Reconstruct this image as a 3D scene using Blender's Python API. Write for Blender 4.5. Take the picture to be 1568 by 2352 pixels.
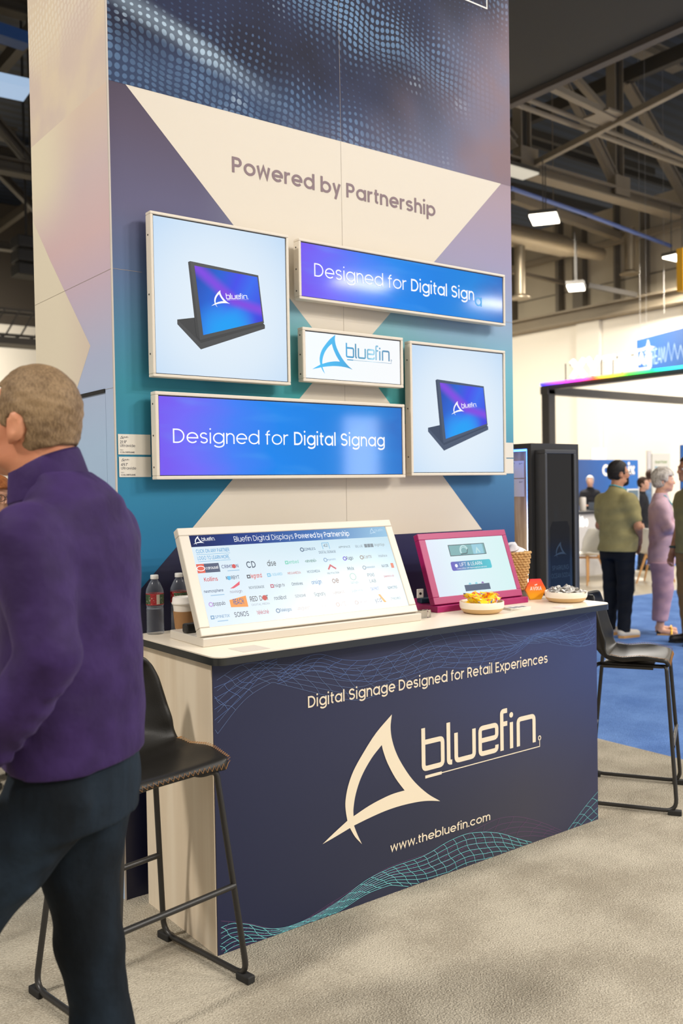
import bpy, bmesh, math, random
import numpy as np
from mathutils import Vector, Matrix
from mathutils.geometry import tessellate_polygon

for o in list(bpy.data.objects):
    bpy.data.objects.remove(o)
scene = bpy.context.scene
COL = scene.collection
random.seed(7)

# ------------------------------------------------------------------ camera
FPX, YAW, PITCH, ROLL = 2144.55, 0.648346, 0.0257113, -0.0162927
EYE = np.array([0.0, 0.0, 1.52])
_f = np.array([math.sin(YAW) * math.cos(PITCH), math.cos(YAW) * math.cos(PITCH), -math.sin(PITCH)])
_r0 = np.array([math.cos(YAW), -math.sin(YAW), 0.0])
_u0 = np.cross(_r0, _f)
_r = math.cos(ROLL) * _r0 + math.sin(ROLL) * _u0
_u = -math.sin(ROLL) * _r0 + math.cos(ROLL) * _u0
cam_d = bpy.data.cameras.new('camera')
cam = bpy.data.objects.new('camera', cam_d)
COL.objects.link(cam)
cam.matrix_world = Matrix(((_r[0], _u[0], -_f[0], EYE[0]), (_r[1], _u[1], -_f[1], EYE[1]),
                           (_r[2], _u[2], -_f[2], EYE[2]), (0, 0, 0, 1)))
cam_d.sensor_fit = 'VERTICAL'
cam_d.sensor_height = 36.0
cam_d.sensor_width = 24.0
cam_d.lens = 36.0 * FPX / 2352.0
cam_d.clip_end = 200
cam_d.dof.use_dof = True
cam_d.dof.focus_distance = 3.3
cam_d.dof.aperture_fstop = 3.2
scene.camera = cam

# ------------------------------------------------------------------ exposure, world
vs = scene.view_settings
vs.view_transform = 'Standard'
vs.look = 'None'
vs.exposure = 0.0
vs.gamma = 1.0
vs.use_curve_mapping = False
world = bpy.data.worlds.new('World')
scene.world = world
world.use_nodes = True
bg = world.node_tree.nodes['Background']
bg.inputs['Color'].default_value = (1.0, 0.95, 0.88, 1)
bg.inputs['Strength'].default_value = 0.52

# assumed hall lamps, out of view, that light the booth: x, y, z, watts
LAMP_Z = 8.5
ASSUMED_LAMPS = [(8.5, -7.5, 1000), (9.7, -5.55, 640), (3.0, -9.0, 620), (-5.0, 2.6, 760), (11.5, 0.6, 470), (15.0, 3.5, 560), (5.5, -12.0, 800)]
LAMP_COL = (1.0, 0.945, 0.87)
WASH = [(16.5, 8.5, 6.4, 290), (16.5, 19.7, 6.4, 310)]  # added out of view to brighten the white right wall


def ray(x, y):
    return _r * ((x - 784) / FPX) - _u * ((y - 1176) / FPX) + _f


def onz(x, y, z=0.0):
    d = ray(x, y)
    return EYE + d * ((z - EYE[2]) / d[2])


def ony(x, y, Y):
    d = ray(x, y)
    return EYE + d * (Y / d[1])


def onx(x, y, X):
    d = ray(x, y)
    return EYE + d * (X / d[0])


# ------------------------------------------------------------------ materials
def lin(c):
    out = []
    for v in c[:3]:
        v = v / 255.0
        out.append(v / 12.92 if v <= 0.04045 else ((v + 0.055) / 1.055) ** 2.4)
    return tuple(out)


class NT:
    def __init__(self, name):
        self.m = bpy.data.materials.new(name)
        self.m.use_nodes = True
        self.t = self.m.node_tree
        self.b = self.t.nodes['Principled BSDF']

    def n(self, typ, **kw):
        nd = self.t.nodes.new(typ)
        for k, v in kw.items():
            setattr(nd, k, v)
        return nd

    def link(self, a, b):
        self.t.links.new(a, b)

    def setin(self, sock, v):
        if hasattr(v, 'is_output'):
            self.link(v, sock)
        else:
            sock.default_value = v

    def math(self, op, a, b=0.0, c=None, clamp=False):
        nd = self.n('ShaderNodeMath', operation=op)
        nd.use_clamp = clamp
        self.setin(nd.inputs[0], a)
        self.setin(nd.inputs[1], b)
        if c is not None:
            self.setin(nd.inputs[2], c)
        return nd.outputs[0]

    def mix(self, f, a, b):
        nd = self.n('ShaderNodeMix', data_type='RGBA')
        self.setin(nd.inputs[0], f)
        for s, v in ((nd.inputs[6], a), (nd.inputs[7], b)):
            if hasattr(v, 'is_output'):
                self.link(v, s)
            else:
                s.default_value = (*v[:3], 1)
        return nd.outputs[2]

    def ramp(self, f, stops, interp='LINEAR'):
        nd = self.n('ShaderNodeValToRGB')
        nd.color_ramp.interpolation = interp
        e = nd.color_ramp.elements
        while len(e) < len(stops):
            e.new(0.5)
        for el, (p, c) in zip(e, stops):
            el.position = p
            el.color = (*lin(c), 1)
        self.link(f, nd.inputs[0])
        return nd.outputs[0]

    def pos(self):
        return self.n('ShaderNodeNewGeometry').outputs['Position']

    def obj(self):
        return self.n('ShaderNodeTexCoord').outputs['Object']

    def uv(self):
        return self.n('ShaderNodeTexCoord').outputs['UV']

    def xyz(self, v):
        nd = self.n('ShaderNodeSeparateXYZ')
        self.link(v, nd.inputs[0])
        return nd.outputs

    def noise(self, v, scale, detail=2.0, rough=0.5):
        nd = self.n('ShaderNodeTexNoise')
        if v is not None:
            self.link(v, nd.inputs['Vector'])
        nd.inputs['Scale'].default_value = scale
        nd.inputs['Detail'].default_value = detail
        nd.inputs['Roughness'].default_value = rough
        return nd.outputs[0]

    def sstep(self, v, a, b):
        nd = self.n('ShaderNodeMapRange', interpolation_type='SMOOTHSTEP')
        self.setin(nd.inputs[0], v)
        nd.inputs[1].default_value = a
        nd.inputs[2].default_value = b
        return nd.outputs[0]

    def bump(self, h, strength=0.3, dist=0.01):
        nd = self.n('ShaderNodeBump')
        nd.inputs['Strength'].default_value = strength
        nd.inputs['Distance'].default_value = dist
        self.link(h, nd.inputs['Height'])
        self.link(nd.outputs[0], self.b.inputs['Normal'])

    def base(self, c):
        self.setin(self.b.inputs['Base Color'], c if hasattr(c, 'is_output') else (*c[:3], 1))

    def emit(self, c, s=1.0):
        self.setin(self.b.inputs['Emission Color'], c if hasattr(c, 'is_output') else (*c[:3], 1))
        self.setin(self.b.inputs['Emission Strength'], s)

    def rough(self, r, spec=0.5):
        self.b.inputs['Roughness'].default_value = r
        self.b.inputs['Specular IOR Level'].default_value = spec


MATS = {}


def mat(name, c, rough=0.5, metal=0.0, spec=0.5, vary=0.0, vscale=20.0, bump=0.0, bscale=200.0, bdist=0.002, coat=0.0, sheen=0.0):
    if name in MATS:
        return MATS[name]
    k = NT(name)
    k.rough(rough, spec)
    k.b.inputs['Metallic'].default_value = metal
    k.b.inputs['Coat Weight'].default_value = coat
    k.b.inputs['Sheen Weight'].default_value = sheen
    col = lin(c)
    if vary:
        nz = k.noise(k.obj(), vscale, 3)
        k.base(k.mix(nz, tuple(v * (1 - vary) for v in col), tuple(min(1, v * (1 + vary)) for v in col)))
    else:
        k.base(col)
    if bump:
        k.bump(k.noise(k.obj(), bscale, 3), bump, bdist)
    MATS[name] = k.m
    return k.m


def glow(name, c, s=1.0, rough=0.4):
    if name in MATS:
        return MATS[name]
    k = NT(name)
    k.base((0.0, 0.0, 0.0))
    k.rough(rough, 0.3)
    k.emit(lin(c), s)
    MATS[name] = k.m
    return k.m


def glass(name, c=(255, 255, 255), rough=0.02, ior=1.45):
    if name in MATS:
        return MATS[name]
    k = NT(name)
    k.base(lin(c))
    k.rough(rough)
    k.b.inputs['Transmission Weight'].default_value = 1.0
    k.b.inputs['IOR'].default_value = ior
    MATS[name] = k.m
    return k.m


def film(name, c, alpha, rough=0.08):
    """thin clear plastic"""
    if name in MATS:
        return MATS[name]
    k = NT(name)
    k.base(lin(c))
    k.rough(rough, 0.8)
    fr = k.n('ShaderNodeLayerWeight')
    fr.inputs[0].default_value = 0.35
    k.setin(k.b.inputs['Alpha'], k.math('MULTIPLY_ADD', fr.outputs[1], 0.55, alpha, clamp=True))
    MATS[name] = k.m
    return k.m


# ------------------------------------------------------------------ objects
def tag(o, label=None, cat=None, group=None, kind=None):
    if label:
        o['label'] = label
    if cat:
        o['category'] = cat
    if group:
        o['group'] = group
    if kind:
        o['kind'] = kind
    return o


def thing(name, label, cat, loc=(0, 0, 0), rz=0.0, group=None):
    o = bpy.data.objects.new(name, None)
    o.empty_display_size = 0.1
    COL.objects.link(o)
    o.location = Vector([float(v) for v in loc])
    o.rotation_euler = (0, 0, rz)
    return tag(o, label, cat, group)


def kids(o):
    return [c for c in bpy.data.objects if c.parent == o]


def dup(o, loc=None, rz=None, label=None, parent=None):
    c = o.copy()
    COL.objects.link(c)
    if parent is not None:
        c.parent = parent
    else:
        if loc is not None:
            c.location = Vector([float(v) for v in loc])
        if rz is not None:
            c.rotation_euler = (0, 0, rz) if not hasattr(rz, '__len__') else rz
    if label:
        c['label'] = label
    for ch in kids(o):
        dup(ch, parent=c)
    return c


def root_loc(p):
    L = Vector((0, 0, 0))
    while p is not None:
        L = L + p.location
        p = p.parent
    return L


class MB:
    """collects shapes; build() links them as one mesh object"""

    def __init__(self):
        self.v, self.f, self.m, self.uv = [], [], [], {}

    def add(self, vs_, fs_, mi=0):
        b = len(self.v)
        self.v += [tuple(float(c) for c in p) for p in vs_]
        for f in fs_:
            self.f.append([i + b for i in f])
            self.m.append(mi)
        return b

    def box(self, x0, x1, y0, y1, z0, z1, mi=0, M=None):
        p = [(x0, y0, z0), (x1, y0, z0), (x1, y1, z0), (x0, y1, z0), (x0, y0, z1), (x1, y0, z1), (x1, y1, z1), (x0, y1, z1)]
        if M is not None:
            p = [M @ Vector(q) for q in p]
        self.add(p, [(0, 3, 2, 1), (4, 5, 6, 7), (0, 1, 5, 4), (1, 2, 6, 5), (2, 3, 7, 6), (3, 0, 4, 7)], mi)

    def fbox(self, F, u0, u1, v0, v1, w0, w1, mi=0):
        p = [F(u0, v0, w0), F(u1, v0, w0), F(u1, v1, w0), F(u0, v1, w0), F(u0, v0, w1), F(u1, v0, w1), F(u1, v1, w1), F(u0, v1, w1)]
        self.add(p, [(0, 3, 2, 1), (4, 5, 6, 7), (0, 1, 5, 4), (1, 2, 6, 5), (2, 3, 7, 6), (3, 0, 4, 7)], mi)

    def bar(self, p, q, w, h, mi=0, up=(0, 0, 1)):
        p, q = Vector([float(c) for c in p]), Vector([float(c) for c in q])
        d = (q - p).normalized()
        s = d.cross(Vector(up))
        if s.length < 1e-4:
            s = d.cross(Vector((1, 0, 0)))
        s.normalize()
        t = s.cross(d)
        c = [(-1, -1), (1, -1), (1, 1), (-1, 1)]
        vs_ = [e + s * (a * w / 2) + t * (b * h / 2) for e in (p, q) for a, b in c]
        self.add(vs_, [(0, 1, 2, 3), (7, 6, 5, 4), (0, 4, 5, 1), (1, 5, 6, 2), (2, 6, 7, 3), (3, 7, 4, 0)], mi)

    def ibeam(self, p, q, w, h, t=0.03, mi=0):
        p, q = Vector([float(c) for c in p]), Vector([float(c) for c in q])
        z = Vector((0, 0, 1))
        self.bar(p, q, t, h, mi)
        self.bar(p + z * (h / 2), q + z * (h / 2), w, t, mi)
        self.bar(p - z * (h / 2), q - z * (h / 2), w, t, mi)

    def tube(self, pts, r, n=8, mi=0, closed=False, caps=True):
        pts = [Vector([float(c) for c in p]) for p in pts]
        N = len(pts)
        rs = r if hasattr(r, '__len__') else [r] * N
        up = None
        rings = []
        for i, p in enumerate(pts):
            if closed:
                d = pts[(i + 1) % N] - pts[i - 1]
            else:
                d = pts[min(i + 1, N - 1)] - pts[max(i - 1, 0)]
            d.normalize()
            if up is None:
                up = Vector((0, 0, 1)) if abs(d.z) < 0.9 else Vector((1, 0, 0))
            s = d.cross(up).normalized()
            up = s.cross(d).normalized()
            rings.append([p + (s * math.cos(2 * math.pi * k / n) + up * math.sin(2 * math.pi * k / n)) * rs[i] for k in range(n)])
        vs_ = [v for rg in rings for v in rg]
        fs_ = []
        for i in range(N if closed else N - 1):
            j = (i + 1) % N
            for k in range(n):
                l = (k + 1) % n
                fs_.append((i * n + k, i * n + l, j * n + l, j * n + k))
        if not closed and caps:
            fs_.append(tuple(range(n))[::-1])
            fs_.append(tuple((N - 1) * n + k for k in range(n)))
        self.add(vs_, fs_, mi)

    def lathe(self, prof, c=(0, 0, 0), n=32, mi=0, cap=True):
        vs_, fs_ = [], []
        for r, z in prof:
            for k in range(n):
                a = 2 * math.pi * k / n
                vs_.append((c[0] + r * math.cos(a), c[1] + r * math.sin(a), c[2] + z))
        for i in range(len(prof) - 1):
            for k in range(n):
                l = (k + 1) % n
                fs_.append((i * n + k, i * n + l, (i + 1) * n + l, (i + 1) * n + k))
        if cap:
            fs_.append(tuple(range(n))[::-1])
            fs_.append(tuple((len(prof) - 1) * n + k for k in range(n)))
        self.add(vs_, fs_, mi)

    def prism(self, poly, F, w0, w1, mi=0):
        n = len(poly)
        vs_ = [F(u, v, w0) for u, v in poly] + [F(u, v, w1) for u, v in poly]
        fs_ = [tuple(range(n))[::-1], tuple(range(n, 2 * n))]
        for i in range(n):
            j = (i + 1) % n
            fs_.append((i, j, n + j, n + i))
        self.add(vs_, fs_, mi)

    def flat(self, loops, F, w=0.0, mi=0):
        tri = tessellate_polygon([[Vector((a, b, 0)) for a, b in lp] for lp in loops])
        pts = [p for lp in loops for p in lp]
        self.add([F(a, b, w) for a, b in pts], [tuple(t) for t in tri], mi)

    def quad(self, F, u0, u1, v0, v1, w=0.0, mi=0):
        b = self.add([F(u0, v0, w), F(u1, v0, w), F(u1, v1, w), F(u0, v1, w)], [(0, 1, 2, 3)], mi)
        self.uv[len(self.f) - 1] = ((0, 0), (1, 0), (1, 1), (0, 1))

    def rrect(self, F, u0, u1, v0, v1, r, w=0.0, mi=0, n=5):
        P = []
        for cx, cy, a in ((u1 - r, v0 + r, -90), (u1 - r, v1 - r, 0), (u0 + r, v1 - r, 90), (u0 + r, v0 + r, 180)):
            for i in range(n + 1):
                t = math.radians(a + 90 * i / n)
                P.append((cx + r * math.cos(t), cy + r * math.sin(t)))
        b = self.add([F(a, c, w) for a, c in P], [tuple(range(len(P)))], mi)
        self.uv[len(self.f) - 1] = tuple(((a - u0) / (u1 - u0), (c - v0) / (v1 - v0)) for a, c in P)

    def ribbon(self, pts, w, F, off=0.0, mi=0, closed=False):
        pts = [Vector((a, b)) for a, b in pts]
        N = len(pts)
        L, R = [], []
        for i in range(N):
            if closed:
                a, c = pts[i - 1], pts[(i + 1) % N]
            else:
                a, c = pts[max(i - 1, 0)], pts[min(i + 1, N - 1)]
            p = pts[i]
            d1 = (p - a).normalized() if (p - a).length > 1e-9 else (c - p).normalized()
            d2 = (c - p).normalized() if (c - p).length > 1e-9 else d1
            n1 = Vector((-d1.y, d1.x))
            n2 = Vector((-d2.y, d2.x))
            m = n1 + n2
            if m.length < 1e-3:
                m = n1
            m.normalize()
            k = (w / 2) / max(0.42, m.dot(n1))
            L.append(p + m * k)
            R.append(p - m * k)
        b = len(self.v)
        for q in L + R:
            self.v.append(tuple(F(q.x, q.y, off)))
        for i in range(N if closed else N - 1):
            j = (i + 1) % N
            self.f.append([b + N + i, b + N + j, b + j, b + i])
            self.m.append(mi)

    def build(self, name, mats, parent=None, world=True, smooth=None, bevel=0.0, subsurf=0, label=None, solid=0.0):
        me = bpy.data.meshes.new(name)
        L = root_loc(parent) if (parent is not None and world) else Vector((0, 0, 0))
        V = [(a - L.x, b - L.y, c - L.z) for a, b, c in self.v]
        me.from_pydata(V, [], self.f)
        mats = mats if isinstance(mats, (list, tuple)) else [mats]
        for m_ in mats:
            me.materials.append(m_)
        me.polygons.foreach_set('material_index', self.m)
        if self.uv:
            ul = me.uv_layers.new(name='UVMap')
            for pi, c in self.uv.items():
                p = me.polygons[pi]
                for k, li in enumerate(p.loop_indices):
                    ul.data[li].uv = c[k]
        if smooth is not None:
            me.polygons.foreach_set('use_smooth', [True] * len(me.polygons))
            if smooth < 180:
                try:
                    me.set_sharp_from_angle(angle=math.radians(smooth))
                except Exception:
                    pass
        me.update()
        o = bpy.data.objects.new(name, me)
        COL.objects.link(o)
        if parent is not None:
            o.parent = parent
        if solid:
            md = o.modifiers.new('solid', 'SOLIDIFY')
            md.thickness = solid
            md.offset = -1
        if bevel:
            md = o.modifiers.new('bevel', 'BEVEL')
            md.width = bevel
            md.segments = 2
            md.limit_method = 'ANGLE'
            md.angle_limit = math.radians(40)
        if subsurf:
            md = o.modifiers.new('subsurf', 'SUBSURF')
            md.levels = subsurf
            md.render_levels = subsurf
        if label:
            o['label'] = label
        return o


def frame(o, u, v, n):
    o, u, v, n = (Vector([float(c) for c in a]) for a in (o, u, v, n))
    return lambda a, b, w=0.0: o + u * a + v * b + n * w


def sub(F, u0, v0, s=1.0, sx=1.0, rot=0.0):
    c, n = math.cos(rot), math.sin(rot)
    return lambda a, b, w=0.0: F(u0 + (a * sx * c - b * n) * s, v0 + (a * sx * n + b * c) * s, w)


# ------------------------------------------------------------------ geometric sans lettering
XH, CAP, ASC, DESC = 0.55, 0.70, 0.745, -0.20


def arc(cx, cy, rx, ry, a0, a1, n=None):
    n = n or max(4, int(abs(a1 - a0) / 15))
    return [(cx + rx * math.cos(math.radians(a0 + (a1 - a0) * i / n)), cy + ry * math.sin(math.radians(a0 + (a1 - a0) * i / n))) for i in range(n + 1)]


def glyph(c, w):
    h = w / 2
    ry = (XH - w) / 2
    rx = (0.58 - w) / 2
    cy = XH / 2
    xl = 0.045 + h
    xr = xl + 2 * rx
    cm = xl + rx
    adv = xr + h + 0.042
    ring = arc(cm, cy, rx, ry, 0, 360)
    ra = 0.185
    if c == ' ':
        return [], [], 0.25
    if c == 'o':
        return [ring], [], adv - 0.015
    if c == 'a':
        return [ring, [(xr, XH), (xr, 0)]], [], adv
    if c == 'd':
        return [ring, [(xr, ASC), (xr, 0)]], [], adv
    if c == 'b':
        return [ring, [(xl, ASC), (xl, 0)]], [], adv
    if c == 'p':
        return [ring, [(xl, XH), (xl, DESC)]], [], adv
    if c == 'q':
        return [ring, [(xr, XH), (xr, DESC)]], [], adv
    if c == 'c':
        return [arc(cm, cy, rx, ry, 40, 320)], [], adv - 0.06
    if c == 'e':
        return [arc(cm, cy, rx, ry, 0, 318), [(xl, cy - 0.005), (xr + h * 0.9, cy - 0.005)]], [], adv - 0.02
    if c == 'é':
        s, d, a = glyph('e', w)
        return s + [[(cm - 0.03, XH + 0.06), (cm + 0.07, XH + 0.17)]], d, a
    if c == 'ü':
        s, d, a = glyph('u', w)
        return s, d + [(xl + 0.08, XH + 0.12), (xl + 0.26, XH + 0.12)], a
    if c == 'g':
        return [ring, [(xr, XH), (xr, 0.0)] + arc(cm, 0.0, rx, 0.2 - h, 0, -150)[1:]], [], adv
    if c in 'hn':
        cy2 = XH - h - ra
        return [[(xl, ASC if c == 'h' else XH), (xl, 0)], arc(xl + ra, cy2, ra, ra, 180, 0) + [(xl + 2 * ra, 0)]], [], xl + 2 * ra + h + 0.04
    if c == 'm':
        r = 0.165
        cy2 = XH - h - r
        return [[(xl, XH), (xl, 0)], arc(xl + r, cy2, r, r, 180, 0) + [(xl + 2 * r, 0)], arc(xl + 3 * r, cy2, r, r, 180, 0) + [(xl + 4 * r, 0)]], [], xl + 4 * r + h + 0.05
    if c == 'u':
        return [[(xl, XH)] + arc(xl + ra, h + ra, ra, ra, 180, 360) + [(xl + 2 * ra, XH)], [(xl + 2 * ra, XH), (xl + 2 * ra, 0)]], [], xl + 2 * ra + h + 0.04
    if c == 'r':
        return [[(xl, XH), (xl, 0)], arc(xl + ra, XH - h - ra, ra, ra, 180, 75)], [], xl + ra + 0.09
    if c == 'i':
        return [[(xl, XH), (xl, 0)]], [(xl, ASC - 0.02)], xl + h + 0.055
    if c == 'j':
        return [[(xl, XH), (xl, -0.1)] + arc(xl - 0.08, -0.1, 0.08, 0.1 - h, 0, -90)], [(xl, ASC - 0.02)], xl + h + 0.055
    if c == 'l':
        return [[(xl, ASC), (xl, 0)]], [], xl + h + 0.055
    if c == 'f':
        x = xl + 0.06
        return [[(x, 0), (x, 0.58)] + arc(x + 0.15, 0.58, 0.15, ASC - h - 0.58, 180, 95), [(x - 0.1, XH - h), (x + 0.16, XH - h)]], [], x + 0.2
    if c == 't':
        x = xl + 0.07
        return [[(x, 0.69), (x, 0.13)] + arc(x + 0.13, 0.13, 0.13, 0.13 - h, 180, 265), [(x - 0.1, XH - h), (x + 0.16, XH - h)]], [], x + 0.2
    if c == 's':
        q = (XH - w) / 4
        m = 0.05 + 0.165 + h
        return [arc(m, h + 3 * q, 0.155, q, 25, 270, 14) + arc(m, h + q, 0.165, q, 90, -155, 14)[1:]], [], m + 0.165 + h + 0.05
    if c == 'k':
        return [[(xl, ASC), (xl, 0)], [(xl + 0.30, XH), (xl, 0.22), ], [(xl + 0.10, 0.31), (xl + 0.33, 0)]], [], xl + 0.37
    if c == 'v':
        return [[(0.03 + h, XH), (0.26, h * 0.8), (0.49 - h, XH)]], [], 0.52
    if c == 'w':
        return [[(0.03 + h, XH), (0.2, h * 0.8), (0.375, XH - 0.02), (0.55, h * 0.8), (0.72 - h, XH)]], [], 0.75
    if c == 'x':
        return [[(0.05, XH), (0.45, 0)], [(0.45, XH), (0.05, 0)]], [], 0.5
    if c == 'y':
        return [[(0.04 + h, XH), (0.27, 0.02)], [(0.5 - h, XH), (0.19, DESC)]], [], 0.53
    if c == 'z':
        return [[(0.05, XH - h), (0.40, XH - h), (0.06, h), (0.42, h)]], [], 0.47
    # capitals
    R = (CAP - w) / 2
    if c in 'OCGQ':
        C0 = 0.05 + h + R
        if c == 'O':
            return [arc(C0, CAP / 2, R, R, 0, 360)], [], C0 + R + h + 0.05
        if c == 'Q':
            return [arc(C0, CAP / 2, R, R, 0, 360), [(C0 + 0.1, 0.2), (C0 + 0.3, -0.02)]], [], C0 + R + h + 0.05
        if c == 'C':
            return [arc(C0, CAP / 2, R, R, 42, 318)], [], C0 + R + 0.03
        return [arc(C0, CAP / 2, R, R, 42, 360) + [(C0 + 0.02, CAP / 2)]], [], C0 + R + h + 0.05
    if c == 'D':
        return [[(xl, h), (xl, CAP - h)] + [(xl + 0.17, CAP - h)] + arc(xl + 0.17, CAP / 2, R, R, 90, -90)[1:] + [(xl, h)]], [], xl + 0.17 + R + h + 0.05
    if c in 'PRB':
        q = (CAP - w) * 0.27
        yc = CAP - h - q
        s = [[(xl, 0), (xl, CAP - h), (xl + 0.2, CAP - h)] + arc(xl + 0.2, yc, q, q, 90, -90)[1:] + [(xl + h * .98, yc - q)]]
        if c == 'R':
            s.append([(xl + 0.2, yc - q), (xl + 0.37, 0)])
        if c == 'B':
            q2 = (yc - q - h) / 2
            s.append([(xl + h * .98, yc - q), (xl + 0.2, yc - q)] + arc(xl + 0.22, h + q2, q2, q2, 90, -90)[1:] + [(xl + h * .98, h)])
        return s, [], xl + 0.2 + q + h + 0.05
    if c == 'S':
        q = (CAP - w) / 4
        m = 0.05 + 0.2 + h
        return [arc(m, h + 3 * q, 0.185, q, 20, 270, 16) + arc(m, h + q, 0.2, q, 90, -155, 16)[1:]], [], m + 0.2 + h + 0.05
    if c == 'E':
        return [[(xl + 0.33, CAP - h), (xl, CAP - h), (xl, h), (xl + 0.33, h)], [(xl, CAP / 2), (xl + 0.3, CAP / 2)]], [], xl + 0.39
    if c == 'F':
        return [[(xl + 0.33, CAP - h), (xl, CAP - h), (xl, 0)], [(xl, CAP / 2), (xl + 0.3, CAP / 2)]], [], xl + 0.37
    if c == 'L':
        return [[(xl, CAP), (xl, h), (xl + 0.30, h)]], [], xl + 0.34
    if c == 'I':
        return [[(xl, CAP), (xl, 0)]], [], xl + h + 0.06
    if c == 'T':
        return [[(0.03, CAP - h), (0.5, CAP - h)], [(0.265, CAP), (0.265, 0)]], [], 0.53
    if c == 'H':
        return [[(xl, CAP), (xl, 0)], [(xl + 0.4, CAP), (xl + 0.4, 0)], [(xl, CAP / 2), (xl + 0.4, CAP / 2)]], [], xl + 0.4 + h + 0.06
    if c == 'N':
        return [[(xl, 0), (xl, CAP)], [(xl, CAP - h * 0.6), (xl + 0.42, h * 0.6)], [(xl + 0.42, CAP), (xl + 0.42, 0)]], [], xl + 0.42 + h + 0.06
    if c == 'M':
        return [[(xl, 0), (xl, CAP)], [(xl, CAP - h * 0.6), (xl + 0.27, 0.16), (xl + 0.54, CAP - h * 0.6)], [(xl + 0.54, CAP), (xl + 0.54, 0)]], [], xl + 0.54 + h + 0.06
    if c == 'A':
        return [[(0.03 + h, 0), (0.34, CAP - h * 0.8), (0.65 - h, 0)], [(0.15, 0.19), (0.53, 0.19)]], [], 0.68
    if c == 'V':
        return [[(0.03 + h, CAP), (0.34, h * 0.8), (0.65 - h, CAP)]], [], 0.68
    if c == 'W':
        return [[(0.03 + h, CAP), (0.25, h * 0.8), (0.47, CAP - 0.03), (0.69, h * 0.8), (0.91 - h, CAP)]], [], 0.94
    if c == 'X':
        return [[(0.05, CAP), (0.55, 0)], [(0.55, CAP), (0.05, 0)]], [], 0.6
    if c == 'Y':
        return [[(0.04, CAP), (0.30, 0.3), (0.56, CAP)], [(0.30, 0.32), (0.30, 0)]], [], 0.6
    if c == 'Z':
        return [[(0.05, CAP - h), (0.47, CAP - h), (0.06, h), (0.49, h)]], [], 0.54
    if c == 'K':
        return [[(xl, CAP), (xl, 0)], [(xl + 0.38, CAP), (xl, 0.28)], [(xl + 0.12, 0.38), (xl + 0.42, 0)]], [], xl + 0.46
    if c == 'J':
        return [[(0.32, CAP), (0.32, 0.18)] + arc(0.18, 0.18, 0.14, 0.18 - h, 0, -170)], [], 0.4
    if c == 'U':
        r = 0.21
        return [[(xl, CAP)] + arc(xl + r, h + r, r, r, 180, 360) + [(xl + 2 * r, CAP)]], [], xl + 2 * r + h + 0.06
    # digits
    if c == '1':
        return [[(0.06, 0.58), (0.2, CAP - h), (0.2, 0)]], [], 0.32
    if c == '2':
        return [arc(0.24, CAP - h - 0.17, 0.17, 0.17, 170, -35) + [(0.07, h), (0.45, h)]], [], 0.5
    if c == '4':
        return [[(0.36, 0), (0.36, CAP - h), (0.05, 0.2), (0.5, 0.2)]], [], 0.54
    if c == '9':
        return [arc(0.26, 0.47, 0.19, 0.47 - 0.28 + 0.0, 0, 360), [(0.45, 0.45), (0.3, 0.0)]], [], 0.52
    if c == '0':
        return [arc(0.28, CAP / 2, 0.2, R, 0, 360)], [], 0.56
    if c in '3568':
        q = (CAP - w) / 4
        return [arc(0.24, h + 3 * q, 0.15, q, 160 if c == '3' else 0, -90 if c == '3' else 360), arc(0.24, h + q, 0.18, q, 90, -160 if c in '35' else 450)], [], 0.5
    if c == '.':
        return [], [(0.09, h * 1.1)], 0.18
    if c == ',':
        return [[(0.11, h * 2), (0.06, -0.1)]], [], 0.18
    if c == ':':
        return [], [(0.09, h * 1.1), (0.09, XH - h)], 0.18
    if c == '"':
        return [[(0.07, CAP), (0.07, 0.5)], [(0.19, CAP), (0.19, 0.5)]], [], 0.27
    if c == '-':
        return [[(0.05, 0.27), (0.3, 0.27)]], [], 0.35
    if c == '<':
        return [[(0.35, 0.5), (0.07, 0.28), (0.35, 0.06)]], [], 0.42
    if c == '>':
        return [[(0.07, 0.5), (0.35, 0.28), (0.07, 0.06)]], [], 0.42
    if c == '&':
        return [[(0.5, 0)] + [(0.16, 0.45)] + arc(0.27, 0.56, 0.12, 0.14 - h, 200, -30) + arc(0.22, 0.19, 0.17, 0.19 - h, 110, 300) + [(0.5, 0.32)]], [], 0.56
    return [], [], 0.3


def text_width(s, weight):
    return sum(glyph(c, weight)[2] for c in s)


def text(mb, F, s, u, v, cap, weight=0.09, width=None, off=0.0, mi=0, align='l', track=0.0):
    """flat lettering: cap = capital height, weight = stroke in units of the em"""
    k = cap / CAP
    W = text_width(s, weight) + track * len(s)
    sx = 1.0 if width is None else width / (W * k)
    if align == 'c':
        u -= W * k * sx / 2
    if align == 'r':
        u -= W * k * sx
    x = 0.0
    for c in s:
        st, dots, adv = glyph(c, weight)
        G = sub(F, u + x * k * sx, v, k, sx)
        for si, p in enumerate(st):
            cl = len(p) > 4 and abs(p[0][0] - p[-1][0]) < 1e-6 and abs(p[0][1] - p[-1][1]) < 1e-6
            mb.ribbon(p[:-1] if cl else p, weight, G, off + 0.00013 * si, mi, cl)
        for (a, b) in dots:
            r = weight * 0.62
            P = arc(a, b, r, r, 0, 360, 10)[:-1]
            mb.add([G(p, q, off) for p, q in P], [tuple(range(len(P)))], mi)
        x += adv + track
    return u + W * k * sx


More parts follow.
